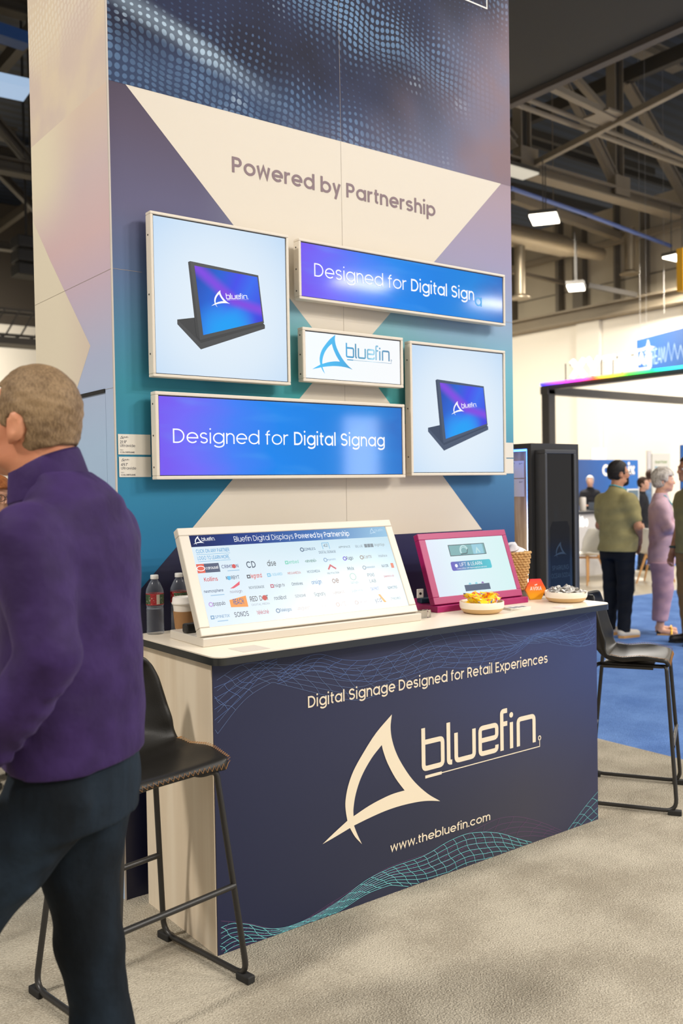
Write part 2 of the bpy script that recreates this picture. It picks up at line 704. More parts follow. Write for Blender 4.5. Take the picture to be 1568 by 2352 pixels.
# company mark: a fin and a wordmark with a thin underline
FIN_O = [(2.2219, 0.6761), (2.1451, 0.62), (2.0835, 0.557), (2.0379, 0.5012), (2.0112, 0.4482), (1.9992, 0.3984), (2.0, 0.3633), (2.0065, 0.3269), (1.9468, 0.2973), (1.8954, 0.2695), (1.9536, 0.2824), (2.0176, 0.298), (2.0404, 0.2604), (2.0709, 0.2265), (2.0494, 0.2699), (2.0361, 0.3025), (2.1086, 0.314), (2.1854, 0.323), (2.2642, 0.3255), (2.345, 0.3214), (2.4028, 0.3131), (2.4599, 0.2995), (2.395, 0.3423), (2.3301, 0.4004), (2.2827, 0.459), (2.2441, 0.5211), (2.2216, 0.5797), (2.2148, 0.6291)]
FIN_H = [(2.171, 0.5707), (2.1205, 0.5294), (2.0743, 0.4734), (2.0472, 0.4173), (2.0352, 0.3671), (2.0345, 0.3368), (2.1096, 0.3596), (2.1864, 0.3745), (2.2335, 0.379), (2.2788, 0.3792), (2.2345, 0.4351), (2.1967, 0.4999), (2.1782, 0.5454)]
LX, LZ, LW = 1.8954, 0.2265, 1.155


def smooth_loop(P, sharp, n=4):
    out = []
    N = len(P)
    for i in range(N):
        p0, p1, p2, p3 = P[i - 1], P[i], P[(i + 1) % N], P[(i + 2) % N]
        if i in sharp:
            p0 = (2 * p1[0] - p2[0], 2 * p1[1] - p2[1])
        if (i + 1) % N in sharp:
            p3 = (2 * p2[0] - p1[0], 2 * p2[1] - p1[1])
        for k in range(n):
            t = k / n
            out.append(tuple(0.5 * (2 * p1[j] + (p2[j] - p0[j]) * t + (2 * p0[j] - 5 * p1[j] + 4 * p2[j] - p3[j]) * t * t + (3 * p1[j] - p0[j] - 3 * p2[j] + p3[j]) * t ** 3) for j in (0, 1)))
    return out


FIN_OS = smooth_loop(FIN_O, {0, 7, 9, 11, 13, 15, 21})
FIN_HS = smooth_loop(FIN_H, {0, 5, 9})


def rpath(pts, r=0.012):
    out = [pts[0]]
    for i in range(1, len(pts) - 1):
        p, a, b = (Vector(q) for q in (pts[i], pts[i - 1], pts[i + 1]))
        d1 = (a - p).normalized()
        d2 = (b - p).normalized()
        s, e = p + d1 * r, p + d2 * r
        for k in range(5):
            t = k / 4
            out.append(tuple(s * (1 - t) ** 2 + p * 2 * t * (1 - t) + e * t * t))
    out.append(pts[-1])
    return out


def mark(mb, F, u, v, width, off=0.0, mi=0, mi_word=None, word=True):
    """the fin mark with its lower left corner at u, v"""
    s = width / (LW if word else 0.565)
    G = lambda a, b, w=0.0: F(u + (a - LX) * s, v + (b - LZ) * s, w)
    mb.flat([FIN_OS, FIN_HS], G, off, mi)
    if not word:
        return
    m2 = mi if mi_word is None else mi_word
    W = 0.0195
    z0, z1, za = 0.441, 0.5445, 0.598
    P = [rpath([(2.3765, za), (2.3765, z0), (2.4765, z0), (2.4765, z1 - 0.002), (2.3765 + W * 0.49, z1 - 0.002)], 0.016),
         rpath([(2.508, za), (2.508, z0), (2.5265, z0 - 0.001)], 0.012),
         rpath([(2.549, 0.551), (2.549, z0), (2.648, z0), (2.648, 0.551)], 0.016),
         rpath([(2.6825 + W * 0.49, 0.4945), (2.7785, 0.4945), (2.7785, z1), (2.6825, z1), (2.6825, z0), (2.7785, z0), (2.7785, 0.463)], 0.016),
         rpath([(2.8085, 0.432), (2.8085, 0.5935), (2.841, 0.5935)], 0.012),
         [(2.8085, 0.5405), (2.841, 0.5405)],
         [(2.8655, 0.432), (2.8655, 0.541)],
         rpath([(2.9065, 0.432), (2.9065, z1), (3.0045, z1), (3.0045, 0.432)], 0.016)]
    for i, p in enumerate(P):
        mb.ribbon(p, W, G, off + (0.00015 if i == 5 else 0), m2)
    D = arc(2.8655, 0.571, 0.0115, 0.0115, 0, 360, 12)[:-1]
    mb.add([G(a, b, off) for a, b in D], [tuple(range(12))], m2)
    mb.ribbon([(2.384, 0.4085), (2.470, 0.4085)], 0.0115, G, off, m2)
    mb.ribbon([(2.470, 0.4085), (3.0385, 0.4085), (3.0385, 0.436)], 0.004, G, off, m2)
    mb.ribbon(arc(3.0385, 0.4445, 0.0075, 0.0085, 0, 360, 14)[:-1], 0.0045, G, off, m2, True)


FRONT = lambda y: frame((0, y, 0), (1, 0, 0), (0, 0, 1), (0, -1, 0))     # plane facing the camera side, u = x, v = z
SIDE = lambda x: frame((x, 0, 0), (0, -1, 0), (0, 0, 1), (-1, 0, 0))     # plane facing left, u = -y, v = z
FLAT = lambda z: frame((0, 0, z), (1, 0, 0), (0, 1, 0), (0, 0, 1))
# ------------------------------------------------------------------ the hall
def struct(name, mb, m, **kw):
    o = mb.build(name, m, **kw)
    o['kind'] = 'structure'
    return o


k = NT('concrete_floor')
nz = k.noise(k.obj(), 1.2, 5)
k.base(k.mix(nz, lin((176, 164, 140)), lin((192, 180, 156))))
k.rough(0.35)
b = MB()
b.box(-22, 40, -14, 45, -0.2, 0.0)
struct('floor', b, k.m)


def carpet(name, c1, c2, bs):
    k = NT(name)
    p = k.obj()
    n1 = k.noise(p, 3.0, 4)
    n2 = k.noise(p, 140.0, 2)
    f = k.math('ADD', k.math('MULTIPLY', n1, 0.55), k.math('MULTIPLY', n2, 0.45))
    k.base(k.mix(k.sstep(f, 0.36, 0.64), lin(c1), lin(c2)))
    k.rough(0.95, 0.1)
    h = k.math('ADD', k.noise(p, 160.0, 3), k.math('MULTIPLY', k.noise(p, 10.0, 2), 0.8))
    k.bump(h, bs, 0.012)
    return k.m


CARPET_GREY = carpet('grey_carpet', (158, 149, 132), (194, 185, 167), 0.8)
CARPET_BLUE = carpet('blue_carpet', (84, 118, 180), (108, 144, 204), 0.6)
b = MB()
b.box(-8.0, 4.53, -8.0, 9.0, 0.0, 0.006)
struct('booth_carpet', b, CARPET_GREY)
b = MB()
b.box(4.53, 26.0, -8.0, 7.63, 0.0, 0.005)
struct('aisle_carpet', b, CARPET_BLUE)
b = MB()
b.box(8.0, 26.0, 9.9, 12.0, 0.0, 0.005)
struct('far_aisle_carpet', b, CARPET_BLUE)

# walls: white drape panels below, grey concrete above
WHITE_WALL = mat('white_wall', (226, 218, 203), 0.8)
k = NT('grey_concrete_wall')
p = k.pos()
k.base(k.mix(k.noise(p, 0.8, 4), lin((168, 155, 132)), lin((184, 171, 147))))
k.rough(0.85)
GREY_WALL = k.m
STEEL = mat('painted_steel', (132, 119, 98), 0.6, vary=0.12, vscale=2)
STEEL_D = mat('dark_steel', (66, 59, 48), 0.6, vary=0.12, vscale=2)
b = MB()
for y0, y1, dx in ((-2, 3.2, 0), (3.3, 8.0, .05), (8.0, 12.6, 0), (12.6, 14.0, -0.15), (14.0, 16.7, 0), (16.7, 17.5, -0.12), (17.5, 22.4, 0), (22.4, 29.9, 0.05)):
    b.box(22.0 + dx, 22.5, y0, y1, 0, 6.15)
struct('wall_right', b, WHITE_WALL)
b = MB()
b.box(22.25, 22.8, -2, 29.9, 6.4, 9.3)
for px, w in ((1335, .36), (1288, .12), (1485, .14), (1420, .06), (1180, .2)):
    y = float(onx(px, 620, 22.2)[1])
    b.box(22.0, 22.3, y - w / 2, y + w / 2, 6.4, 9.3, 1)
for z in (7.2, 8.4):
    b.box(22.22, 22.26, -2, 29.9, z, z + 0.03, 1)
struct('wall_right_upper', b, [GREY_WALL, mat('wall_column', (104, 95, 80), 0.7)])
b = MB()
b.ibeam((21.8, -2, 6.35), (21.8, 29.9, 6.35), 0.5, 0.32, 0.06)
struct('trim_1', b, STEEL)
b = MB()
b.box(-22, 26.5, 37.5, 38.0, 0, 8.2)
struct('wall_back', b, WHITE_WALL)
b = MB()
b.box(-22, 26.5, 37.7, 38.2, 8.2, 15.0)
struct('wall_back_upper', b, mat('dark_upper_wall', (70, 62, 52), 0.8))

# roof deck: dark flat sheet, light and shade of its ribs painted as stripes
k = NT('corrugated_deck')
x, y, z = k.xyz(k.pos())
k.base(k.mix(k.math('GREATER_THAN', k.math('FRACT', k.math('MULTIPLY', y, 2.2)), 0.5), lin((30, 44, 66)), lin((16, 24, 38))))
k.rough(0.6)
b = MB()
b.box(-14, 60, 5, 60, 13.0, 13.2)
struct('ceiling', b, k.m)
SOFFIT = mat('dark_soffit', (52, 48, 38), 0.8)
b = MB()
# wide dark duct running along the hall, its lower right edge high in the picture
b.box(5.0, 12.1, 2.0, 11.5, 8.05, 9.2)
b.bar((12.1, 2.0, 8.05), (12.1, 11.5, 8.05), 0.16, 0.16, 1)
t = thing('air_duct', 'wide dark boxed air duct high under the roof, top right', 'duct', (8.5, 6.7, 8.05))
b.build('duct_casing', [SOFFIT, mat('soffit_edge', (84, 74, 64), 0.7)], t)

# roof trusses, running along x
def truss(name, y, x0, x1, zb, zt, step, w=0.34, mats_=None, flip=0):
    b = MB()
    b.ibeam((x0, y, zb), (x1, y, zb), w, 0.26, 0.05)
    b.ibeam((x0, y, zt), (x1, y, zt), w, 0.30, 0.05)
    n = int((x1 - x0) / step)
    for i in range(n + 1):
        x = x0 + i * step
        b.bar((x, y, zb), (x, y, zt), 0.30, 0.30, 0, (0, 1, 0))
        if i < n:
            a, c = ((x, zt), (x + step, zb)) if (i + flip) % 2 == 0 else ((x, zb), (x + step, zt))
            b.ibeam((a[0], y, a[1]), (c[0], y, c[1]), 0.24, 0.22, 0.05)
        b.box(x - 0.35, x + 0.35, y - 0.06, y + 0.06, zb - 0.05, zb + 0.5)
    return struct(name, b, mats_ or STEEL)


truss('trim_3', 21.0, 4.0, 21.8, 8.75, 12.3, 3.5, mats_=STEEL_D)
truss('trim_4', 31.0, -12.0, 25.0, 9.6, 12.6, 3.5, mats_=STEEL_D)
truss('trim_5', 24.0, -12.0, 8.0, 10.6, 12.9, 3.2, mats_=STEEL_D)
TY = 14.0


def up(px, py, y=TY):
    return ony(px, py, y)


# main truss: bottom chord, dark web posts with pale flanges, diagonals, gussets
b = MB()
a, c = up(1100, 358), up(1640, 512)
zc = (a[2] + c[2]) / 2
b.ibeam((a[0] - 3, TY, zc), (21.7, TY, zc), 0.36, 0.24, 0.05)
b.ibeam((8.0, TY, 12.25), (21.7, TY, 12.25), 0.36, 0.30, 0.05)
for px in (1413, 1199, 1620):
    x = float(up(px, 400)[0])
    b.box(x - .13, x + .13, TY - .02, TY + .02, zc, 12.25, 1)
    b.box(x + .13, x + .16, TY - .13, TY + .13, zc, 12.25)
    b.box(x - .16, x - .13, TY - .13, TY + .13, zc, 12.25)
    b.box(x - .22, x + .34, TY - .17, TY - .13, zc - .05, zc + .42)
for p, q, w in (((1352, 292), (1418, 428), .24), ((1436, 185), (1530, 350), .24), ((1290, 180), (1352, 300), .16), ((1505, 330), (1600, 500), .24), ((1180, 330), (1120, 250), .24)):
    b.ibeam(up(*p), up(*q), w, w * .8, 0.04)
struct('trim_2', b, [STEEL, STEEL_D])
b = MB()
zb_ = 8.62
ra, rb = onz(1150, 143, zb_), onz(1590, 357, zb_)
b.bar(ra, rb, 0.13, 0.11)
b.bar(ra + np.array((0, 0, .07)), rb + np.array((0, 0, .07)), 0.03, 0.05)
b.bar(onz(1219, 381, zb_ - .05), onz(1600, 184, zb_ - .05), 0.12, 0.12)
hub = onz(1390, 268, zb_)
b.box(hub[0] - .3, hub[0] + .3, hub[1] - .3, hub[1] + .3, zb_ - .02, zb_ + .02)
b.bar(up(1255, 105, 12.8), up(1384, 250, 12.8), 0.13, 0.13)
b.bar(onz(1173, 452, 8.3), onz(1440, 551, 8.3), 0.2, 0.2)
b.bar(onz(1175, 618, 8.2), onz(1590, 508, 8.2), 0.16, 0.16)
b.bar(onz(1175, 624, 7.4), onz(1296, 650, 7.4), 0.10, 0.10)
struct('trim_6', b, STEEL)
b = MB()
b.bar(onz(1350, 655, 6.7), onz(1461, 678, 6.5), 0.10, 0.12)
for p, q, y in (((1173, 425), (1600, 545), 17.5), ((1173, 405), (1600, 500), 19.0), ((1150, 268), (1500, 408), 17.0), ((1150, 300), (1568, 440), 18.0), ((1430, 330), (1600, 420), 17.0)):
    a, c = up(*p, y), up(*q, y)
    z = float((a[2] + c[2]) / 2)
    b.bar((a[0], y, z), (c[0], y, z), 0.14, 0.2)
for x in (13.5, 16.5, 19.5):
    b.bar((x, 8, 11.4), (x, 30, 11.4), 0.2, 0.34)
for x in (-9, -5, -1, 3, 7, 11):
    b.bar((x, 18, 11.3), (x, 37, 11.3), 0.2, 0.3)
b.ibeam((21.0, 6.0, 11.6), (17.2, 14.0, 11.6), 0.4, 0.5, 0.06)
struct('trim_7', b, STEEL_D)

# pipes and ducts
GALV = mat('galvanised_duct', (150, 136, 112), 0.4, metal=0.6, vary=0.1, vscale=3)
def pipe(name, pts, r, m, label, cat, n=8):
    b = MB()
    b.tube(pts, r, n)
    return tag(b.build(name, m, smooth=40), label, cat)


pipe('sprinkler_pipe', [onz(1130, 197, 8.9), onz(1575, 370, 8.9)], 0.05, STEEL, 'upper of two thin steel pipes along the roof truss, top right', 'pipe')
pipe('sprinkler_pipe', [onz(1130, 219, 8.8), onz(1575, 382, 8.8)], 0.055, STEEL, 'lower of two thin steel pipes along the roof truss, top right', 'pipe')
pipe('conduit', [onz(1172, 432, 8.1), onz(1340, 490, 8.0), onz(1540, 565, 7.8)], 0.05, mat('blue_conduit', (92, 112, 168), 0.5), 'blue conduit sloping above the lit ceiling lamp, right of the tower', 'conduit')
t = thing('spiral_duct', 'fat round duct with two drop outlets behind the lit ceiling lamps', 'duct', (18, 15.6, 6.0))
b = MB()
P0, P1 = ony(1130, 530, 15.6), ony(1385, 545, 15.6)
zd = float(P0[2])
b.tube([(P0[0] - 1.5, 15.6, zd), (P1[0] - 1.7, 15.6, zd), (P1[0] - 1.2, 15.6, zd), (P1[0] - .1, 15.6, zd)], [0.27, 0.27, 0.2, 0.17], 18)
b.build('duct_run', GALV, t, smooth=50)
for x in (P0[0] + .4, P1[0] - 2.0):
    b = MB()
    b.tube([(x, 15.6, zd + .25), (x, 15.6, 13.02)], 0.012, 6)
    b.build('hanger', STEEL, t)
for px, yy, y0, y1 in ((1194, 15.6, 545, 686), (1446, 15.0, 545, 630)):
    b = MB()
    a, c = ony(px, y0, yy), ony(px, y1, yy)
    b.tube([(c[0], yy, zd if px < 1300 else 8.2), (c[0], yy, float(c[2]) + 0.09)], 0.135, 18)
    b.build('drop_duct', GALV, t, smooth=50)
    b = MB()
    b.lathe([(0.135, 0.10), (0.26, 0.03), (0.26, 0.0), (0.18, 0.015), (0.08, 0.03)], (c[0], yy, c[2]), 20)
    b.build('diffuser', GALV, t, smooth=50)

# ceiling lamps
LAMP_BODY = mat('lamp_body', (70, 66, 58), 0.5)
LAMP_GLOW = glow('lamp_diffuser', (255, 244, 222), 6.0)
LAMP_DIM = glow('lamp_diffuser_dim', (236, 226, 205), 0.75)  # weak glow of its own for the two dim lamps


def lamp(c, L, W, label, m=None, rz=0.0, power=0, group=None):
    c = [float(v) for v in c]
    t = thing('ceiling_lamp', label, 'lamp', c, rz, group)
    b = MB()
    b.box(-L / 2, L / 2, -W / 2, W / 2, 0.012, 0.09)
    b.build('housing', LAMP_BODY, t, world=False)
    b = MB()
    b.box(-L / 2 + 0.02, L / 2 - 0.02, -W / 2 + 0.02, W / 2 - 0.02, -0.03, 0.012)
    b.build('diffuser', m or LAMP_GLOW, t, world=False)
    for q in (-1, 1):
        b = MB()
        b.tube([(q * L / 3, 0, 0.09), (q * L / 3, 0, 1.2)], 0.012, 6)
        b.build('hanger', LAMP_BODY, t, world=False)
    if power:
        ld = bpy.data.lights.new('lamp_light', 'AREA')
        ld.shape = 'RECTANGLE'
        ld.size, ld.size_y = L, W
        ld.energy = power
        ld.color = LAMP_COL
        lo = bpy.data.objects.new('lamp_light', ld)
        COL.objects.link(lo)
        lo.parent = t
        lo.location = (0, 0, -0.04)
    return t


for i, (x, y, p) in enumerate(ASSUMED_LAMPS):
    lamp((x, y, LAMP_Z), 1.3, 0.7, ['rectangular ceiling lamp above the right front corner of the booth', 'rectangular ceiling lamp over the blue aisle', 'rectangular ceiling lamp above the counter front', 'rectangular ceiling lamp above the left of the tower', 'rectangular ceiling lamp over the aisle beside the tower', 'rectangular ceiling lamp over the far right aisle', 'rectangular ceiling lamp far in front of the counter'][i], power=p)
lamp(onz(1250, 502, 7.2), 0.78, 0.6, 'bright rectangular ceiling lamp right of the tower, above the fat round duct', rz=0.6, power=420)
lamp(onz(1322, 660, 6.0), 0.66, 0.40, 'bright oval-looking ceiling lamp below the drop duct, against the grey wall', rz=0.6, power=420)
lamp(onz(1176, 216, 8.4), 0.75, 0.4, 'unlit pale ceiling lamp at the tower edge, upper of two', LAMP_DIM)
lamp(onz(1186, 395, 8.3), 0.95, 0.5, 'unlit pale ceiling lamp at the tower edge, lower of two', LAMP_DIM)
lamp(onz(1554, 592, 7.0), 0.7, 0.4, 'bright ceiling lamp beside the yellow hanging sign', power=420)
lamp(onz(64, 714, 9.0), 1.8, 0.7, 'long bright ceiling lamp left of the tower above the man\'s head')
lamp(onz(66, 684, 9.6), 0.9, 0.5, 'round-looking bright ceiling lamp above the long lamp at far left', glow('cool_lamp', (225, 250, 245), 3))
lamp(onz(42, 661, 9.8), 0.35, 0.35, 'small yellowish ceiling lamp high at far left', glow('yellow_lamp', (255, 240, 170), 4))
LAMP_ASSUMED = glow('lamp_diffuser_hot', (255, 246, 228), 34.0)  # for two assumed lamps behind the viewer, added to reflect in the upper screen
lamp((20.1, -18.8, 8.5), 2.2, 0.9, 'ceiling lamp far behind the viewer, mirrored in the upper ultrawide screen', LAMP_ASSUMED)
lamp((26.6, -18.8, 8.5), 2.0, 1.0, 'ceiling lamp far behind the viewer, mirrored at the right end of the upper ultrawide screen', LAMP_ASSUMED)
for x, y, z, p in WASH:
    t = lamp((x, y, z), 1.5, 0.5, 'wall wash lamp facing the white hall wall, %s' % ('nearer' if y < 16 else 'farther'), power=0)
    ld = bpy.data.lights.new('lamp_light', 'AREA')
    ld.size = 1.4
    ld.spread = math.radians(140)
    ld.energy = p
    ld.color = (1.0, 0.93, 0.8)
    lo = bpy.data.objects.new('lamp_light', ld)
    COL.objects.link(lo)
    lo.parent = t
    lo.location = (0, 0, -0.05)
    lo.rotation_euler = (0, math.radians(-42), 0)
t = lamp((7.0, 33.0, 7.4), 1.5, 0.5, 'wall wash lamp facing the white back wall behind the tower', power=0)  # added fill, lifts the back wall that stayed dark
ld = bpy.data.lights.new('lamp_light', 'AREA')
ld.size = 1.4
ld.energy = 1300
ld.color = (1.0, 0.95, 0.86)
lo = bpy.data.objects.new('lamp_light', ld)
COL.objects.link(lo)
lo.parent = t
lo.location = (0, 0, -0.05)
lo.rotation_euler = (math.radians(50), 0, 0)
# left side: light bar, speaker, hanging rig
b = MB()
a, c = onz(-40, 186, 7.0), onz(64, 208, 7.0)
b.bar(a, c, 0.5, 0.12)
tag(b.build('light_bar', glow('cool_light_bar', (170, 196, 226), 0.9)), 'long pale blue light bar crossing the dark roof at far left', 'lamp')
b = MB()
b.bar(onz(-40, 62, 9.0), onz(62, 96, 9.0), 0.3, 0.2)
tag(b.build('cable_tray', mat('blue_tray', (24, 66, 120), 0.5)), 'dark blue cable tray under the roof at far left', 'tray')
SP = onz(62, 610, 7.0)
t = thing('line_speaker', 'black loudspeaker cluster hanging from the roof left of the tower', 'speaker', SP)
for i in range(3):
    b = MB()
    b.box(SP[0] - .3, SP[0] + .32, SP[1] - .3, SP[1] + .3, SP[2] - .28 + i * .33, SP[2] + .0 + i * .33)
    b.build('cabinet', mat('speaker_black', (30, 28, 26), 0.6), t, bevel=0.03)
b = MB()
b.tube([(SP[0], SP[1], SP[2] + .6), (SP[0], SP[1], 13.0)], 0.03, 6)
b.build('hanger', mat('speaker_black', (30, 28, 26), 0.6), t)
SP = onz(30, 745, 6.2)
b = MB()
for dy in (-.3, .3):
    for dz in (-.35, .35):
        b.bar((SP[0] - 3.5, SP[1] + dy, SP[2] + dz), (SP[0] + 0.9, SP[1] + dy, SP[2] + dz), 0.07, 0.07)
for i in range(12):
    x = SP[0] - 3.5 + i * 0.4
    b.bar((x, SP[1] - .3, SP[2] - .35), (x + .4, SP[1] - .3, SP[2] + .35), 0.04, 0.04)
    b.bar((x, SP[1] - .3, SP[2] - .35), (x, SP[1] + .3, SP[2] - .35), 0.04, 0.04)
b.box(SP[0] - 3.5, SP[0] + 1.0, SP[1] - .4, SP[1] + .4, SP[2] - .6, SP[2] - .42)
tag(b.build('lighting_rig', mat('rig_metal', (72, 66, 58), 0.5)), 'hanging box-truss lighting rig at far left above the man\'s head', 'rig')

# ------------------------------------------------------------------ display tower
TX0, TX1, TY0, TY1, TH = 1.412, 3.535, 3.225, 4.04, 4.75
tower = thing('display_tower', 'tall booth tower printed with a cream X and dotted night-blue top, carrying the screens', 'tower', ((TX0 + TX1) / 2, (TY0 + TY1) / 2, 0.006))
b = MB()
b.box(TX0, TX1, TY0, TY1, 0.006, TH)
b.build('tower_body', mat('tower_board', (206, 198, 184), 0.6), tower)
CREAM = (219, 209, 192)
k = NT('front_print')
x, y, z = k.xyz(k.pos())
tz = k.math('MULTIPLY_ADD', z, 1 / 2.2, -0.9 / 2.2, clamp=True)      # 0.9 .. 3.1 m
L = k.ramp(tz, [(0.0, (30, 84, 130)), (0.20, (44, 118, 160)), (0.34, (54, 132, 164)), (0.46, (58, 138, 158)), (0.54, (72, 130, 160)), (0.64, (88, 112, 150)), (0.76, (98, 96, 128)), (0.9, (88, 78, 100)), (1.0, (72, 62, 78))])
R = k.ramp(tz, [(0.0, (46, 66, 108)), (0.16, (52, 86, 132)), (0.3, (74, 122, 164)), (0.44, (98, 168, 184)), (0.54, (116, 178, 194)), (0.66, (146, 164, 192)), (0.78, (156, 150, 178)), (0.92, (166, 148, 160)), (1.0, (160, 140, 148))])
Cc = k.ramp(tz, [(0.0, (40, 92, 140)), (0.3, (58, 132, 168)), (0.44, (62, 160, 160)), (0.55, (108, 182, 186)), (0.7, (150, 164, 182)), (1.0, (120, 110, 130))])
side_f = k.sstep(x, 1.75, 2.35)
side_g = k.sstep(x, 2.6, 3.15)
k.base(k.mix(side_g, k.mix(side_f, L, Cc), R))
k.rough(0.5, 0.15)
b = MB()
b.quad(FRONT(TY0), TX0, TX1, 0.006, TH, 0.0008)
b.build('front_print', k.m, tower)
b = MB()
b.flat([[(1.481, 3.013), (2.417, 2.085), (1.650, 1.305), (3.303, 1.305), (2.528, 2.100), (3.466, 3.013)]], FRONT(TY0), 0.0012)
b.build('cream_print', mat('cream_print', CREAM, 0.5), tower)
k = NT('navy_print')
x, y, z = k.xyz(k.pos())
k.base(k.ramp(k.math('MULTIPLY_ADD', x, 0.47, -0.66, clamp=True), [(0, (28, 30, 58)), (0.6, (34, 34, 74)), (1, (40, 42, 92))]))
k.rough(0.45)
b = MB()
b.flat([[(TX0, 0.006), (TX1, 0.006), (TX1, 1.075), (3.303, 1.306), (1.650, 1.306), (TX0, 1.07)]], FRONT(TY0), 0.0015)
b.build('navy_print', k.m, tower)

# dotted wave print at the top
def dot_mat(name, darkc, dotc, hot, sx, thresh):
    k = NT(name)
    x, y, z = k.xyz(k.pos())
    v = k.n('ShaderNodeCombineXYZ')
    u = x if sx > 0 else y
    k.link(u, v.inputs[0])
    k.link(z, v.inputs[1])
    P = v.outputs[0]
    w1 = k.noise(P, 1.6, 1)
    w2 = k.noise(P, 3.1, 1)
    uu = k.math('ADD', k.math('MULTIPLY', u, 33.0), k.math('MULTIPLY', w1, 4.5))
    # rows follow waves falling to the right
    vv = k.math('ADD', k.math('MULTIPLY', z, 36.0), k.math('ADD', k.math('MULTIPLY', w2, 6.0), k.math('MULTIPLY', u, 6.0)))
    fu = k.math('SUBTRACT', k.math('FRACT', uu), 0.5)
    fv = k.math('SUBTRACT', k.math('FRACT', vv), 0.5)
    d = k.math('SQRT', k.math('ADD', k.math('MULTIPLY', fu, fu), k.math('MULTIPLY', fv, fv)))
    band = k.math('SINE', k.math('ADD', k.math('MULTIPLY', vv, 0.30), k.math('MULTIPLY', w1, 3.0)))
    band = k.math('MULTIPLY_ADD', band, 0.5, 0.5)
    r = k.math('MULTIPLY_ADD', band, 0.27, 0.13)
    m = k.math('SUBTRACT', r, d)
    m = k.sstep(m, -0.06, 0.07)
    return k, u, z, m, band, P


k, u, z, m, band, P = dot_mat('dot_wave_print', None, None, None, 1, 0)
tx = k.math('MULTIPLY_ADD', u, 1 / 2.12, -TX0 / 2.12, clamp=True)
tz = k.math('MULTIPLY_ADD', z, 1.0, -3.0, clamp=True)
dark = k.mix(k.sstep(k.noise(P, 2.2, 3), 0.35, 0.7), lin((22, 25, 48)), lin((36, 44, 74)))
dot = k.mix(band, lin((56, 80, 122)), lin((116, 152, 190)))
blue = k.mix(k.math('MULTIPLY', m, k.math('MULTIPLY_ADD', k.sstep(k.noise(P, 2.6, 2), 0.38, 0.66), 0.62, 0.26)), dark, dot)
hot = k.math('MULTIPLY', k.sstep(k.noise(P, 5.0, 2), 0.60, 0.78), k.math('MULTIPLY', band, m))
blue = k.mix(hot, blue, lin((206, 226, 240)))
ln = k.math('ABSOLUTE', k.math('SUBTRACT', z, k.math('ADD', k.math('MULTIPLY_ADD', u, -0.34, 3.80), k.math('MULTIPLY', k.noise(P, 3.0, 1), 0.06))))
ridge = k.math('MULTIPLY', k.math('SUBTRACT', 1.0, k.sstep(ln, 0.0, 0.075)), k.math('SUBTRACT', 1.0, k.sstep(u, 1.75, 2.25)))
blue = k.mix(k.math('MULTIPLY', ridge, k.math('MULTIPLY_ADD', m, 0.6, 0.25)), blue, lin((190, 214, 232)))
low = k.math('MULTIPLY', k.math('SUBTRACT', 1.0, k.sstep(z, 3.08, 3.26)), k.math('SUBTRACT', 1.0, k.sstep(u, 2.0, 2.9)))
blue = k.mix(k.math('MULTIPLY', low, 0.45), blue, lin((64, 88, 128)))
mauve = k.mix(k.sstep(k.noise(P, 1.8, 4), 0.3, 0.7), lin((138, 116, 122)), lin((118, 122, 148)))
mauve = k.mix(k.math('MULTIPLY', m, k.math('MULTIPLY', k.sstep(z, 3.35, 3.9), 0.14)), mauve, lin((178, 184, 205)))
# the warm haze fills the lower right, the dark night the rest
f = k.sstep(k.math('ADD', tx, k.math('MULTIPLY_ADD', tz, -0.55, k.math('MULTIPLY', k.noise(P, 1.5, 2), 0.5))), 0.62, 1.05)
k.base(k.mix(f, blue, mauve))
k.rough(0.5, 0.12)
b = MB()
b.quad(FRONT(TY0), TX0, TX1, 3.013, TH, 0.0015)
b.build('dotted_wave_print', k.m, tower)

# side face prints
k, u, z, m, band, P = dot_mat('side_print', None, None, None, -1, 0)
tz = k.math('MULTIPLY_ADD', z, 1 / 3.4, -0.6 / 3.4, clamp=True)      # 0.6 .. 4.0
g = k.ramp(tz, [(0.0, (158, 188, 222)), (0.32, (172, 198, 228)), (0.42, (178, 188, 218)), (0.5, (200, 182, 200)), (0.56, (214, 186, 190)), (0.63, (212, 192, 194)), (0.70, (220, 200, 186)), (0.76, (230, 208, 182)), (1.0, (214, 196, 172))])
dm = k.math('MULTIPLY', k.math('MULTIPLY', m, 0.5), k.sstep(z, 3.2, 3.5))
yy = k.xyz(k.pos())[1]
g = k.mix(k.math('MULTIPLY', k.math('MULTIPLY', k.sstep(yy, 3.45, 3.95), k.sstep(z, 2.5, 2.85)), k.math('LESS_THAN', z, 3.01)), g, lin((232, 222, 198)))
upz = k.math('GREATER_THAN', z, 3.01)
g = k.mix(k.math('MULTIPLY', upz, 0.75), g, k.mix(k.sstep(k.noise(P, 3.0, 4), 0.35, 0.65), lin((212, 196, 190)), lin((226, 212, 190))))
k.base(k.mix(dm, g, lin((240, 234, 222))))
k.rough(0.5, 0.15)
b = MB()
b.quad(SIDE(TX0), -TY1, -TY0, 0.006, TH, 0.0008)
b.build('side_print', k.m, tower)
k = NT('side_cream_print')
x, y, z = k.xyz(k.pos())
k.base(k.mix(k.sstep(y, 3.25, 3.8), lin((214, 196, 184)), lin((230, 220, 198))))
k.rough(0.5)
b = MB()
b.flat([[(-TY1, 2.700), (-3.838, 2.483), (-3.437, 2.08), (-3.58, 1.933), (-3.86, 1.65), (-TY1, 1.47)]], SIDE(TX0), 0.0011)
b.build('side_cream_print', k.m, tower)
b = MB()
b.quad(FRONT(TY0), 2.4698, 2.4712, 1.306, TH, 0.0018)
b.quad(FRONT(TY0), TX0, 1.53, 2.3330, 2.3344, 0.0018)
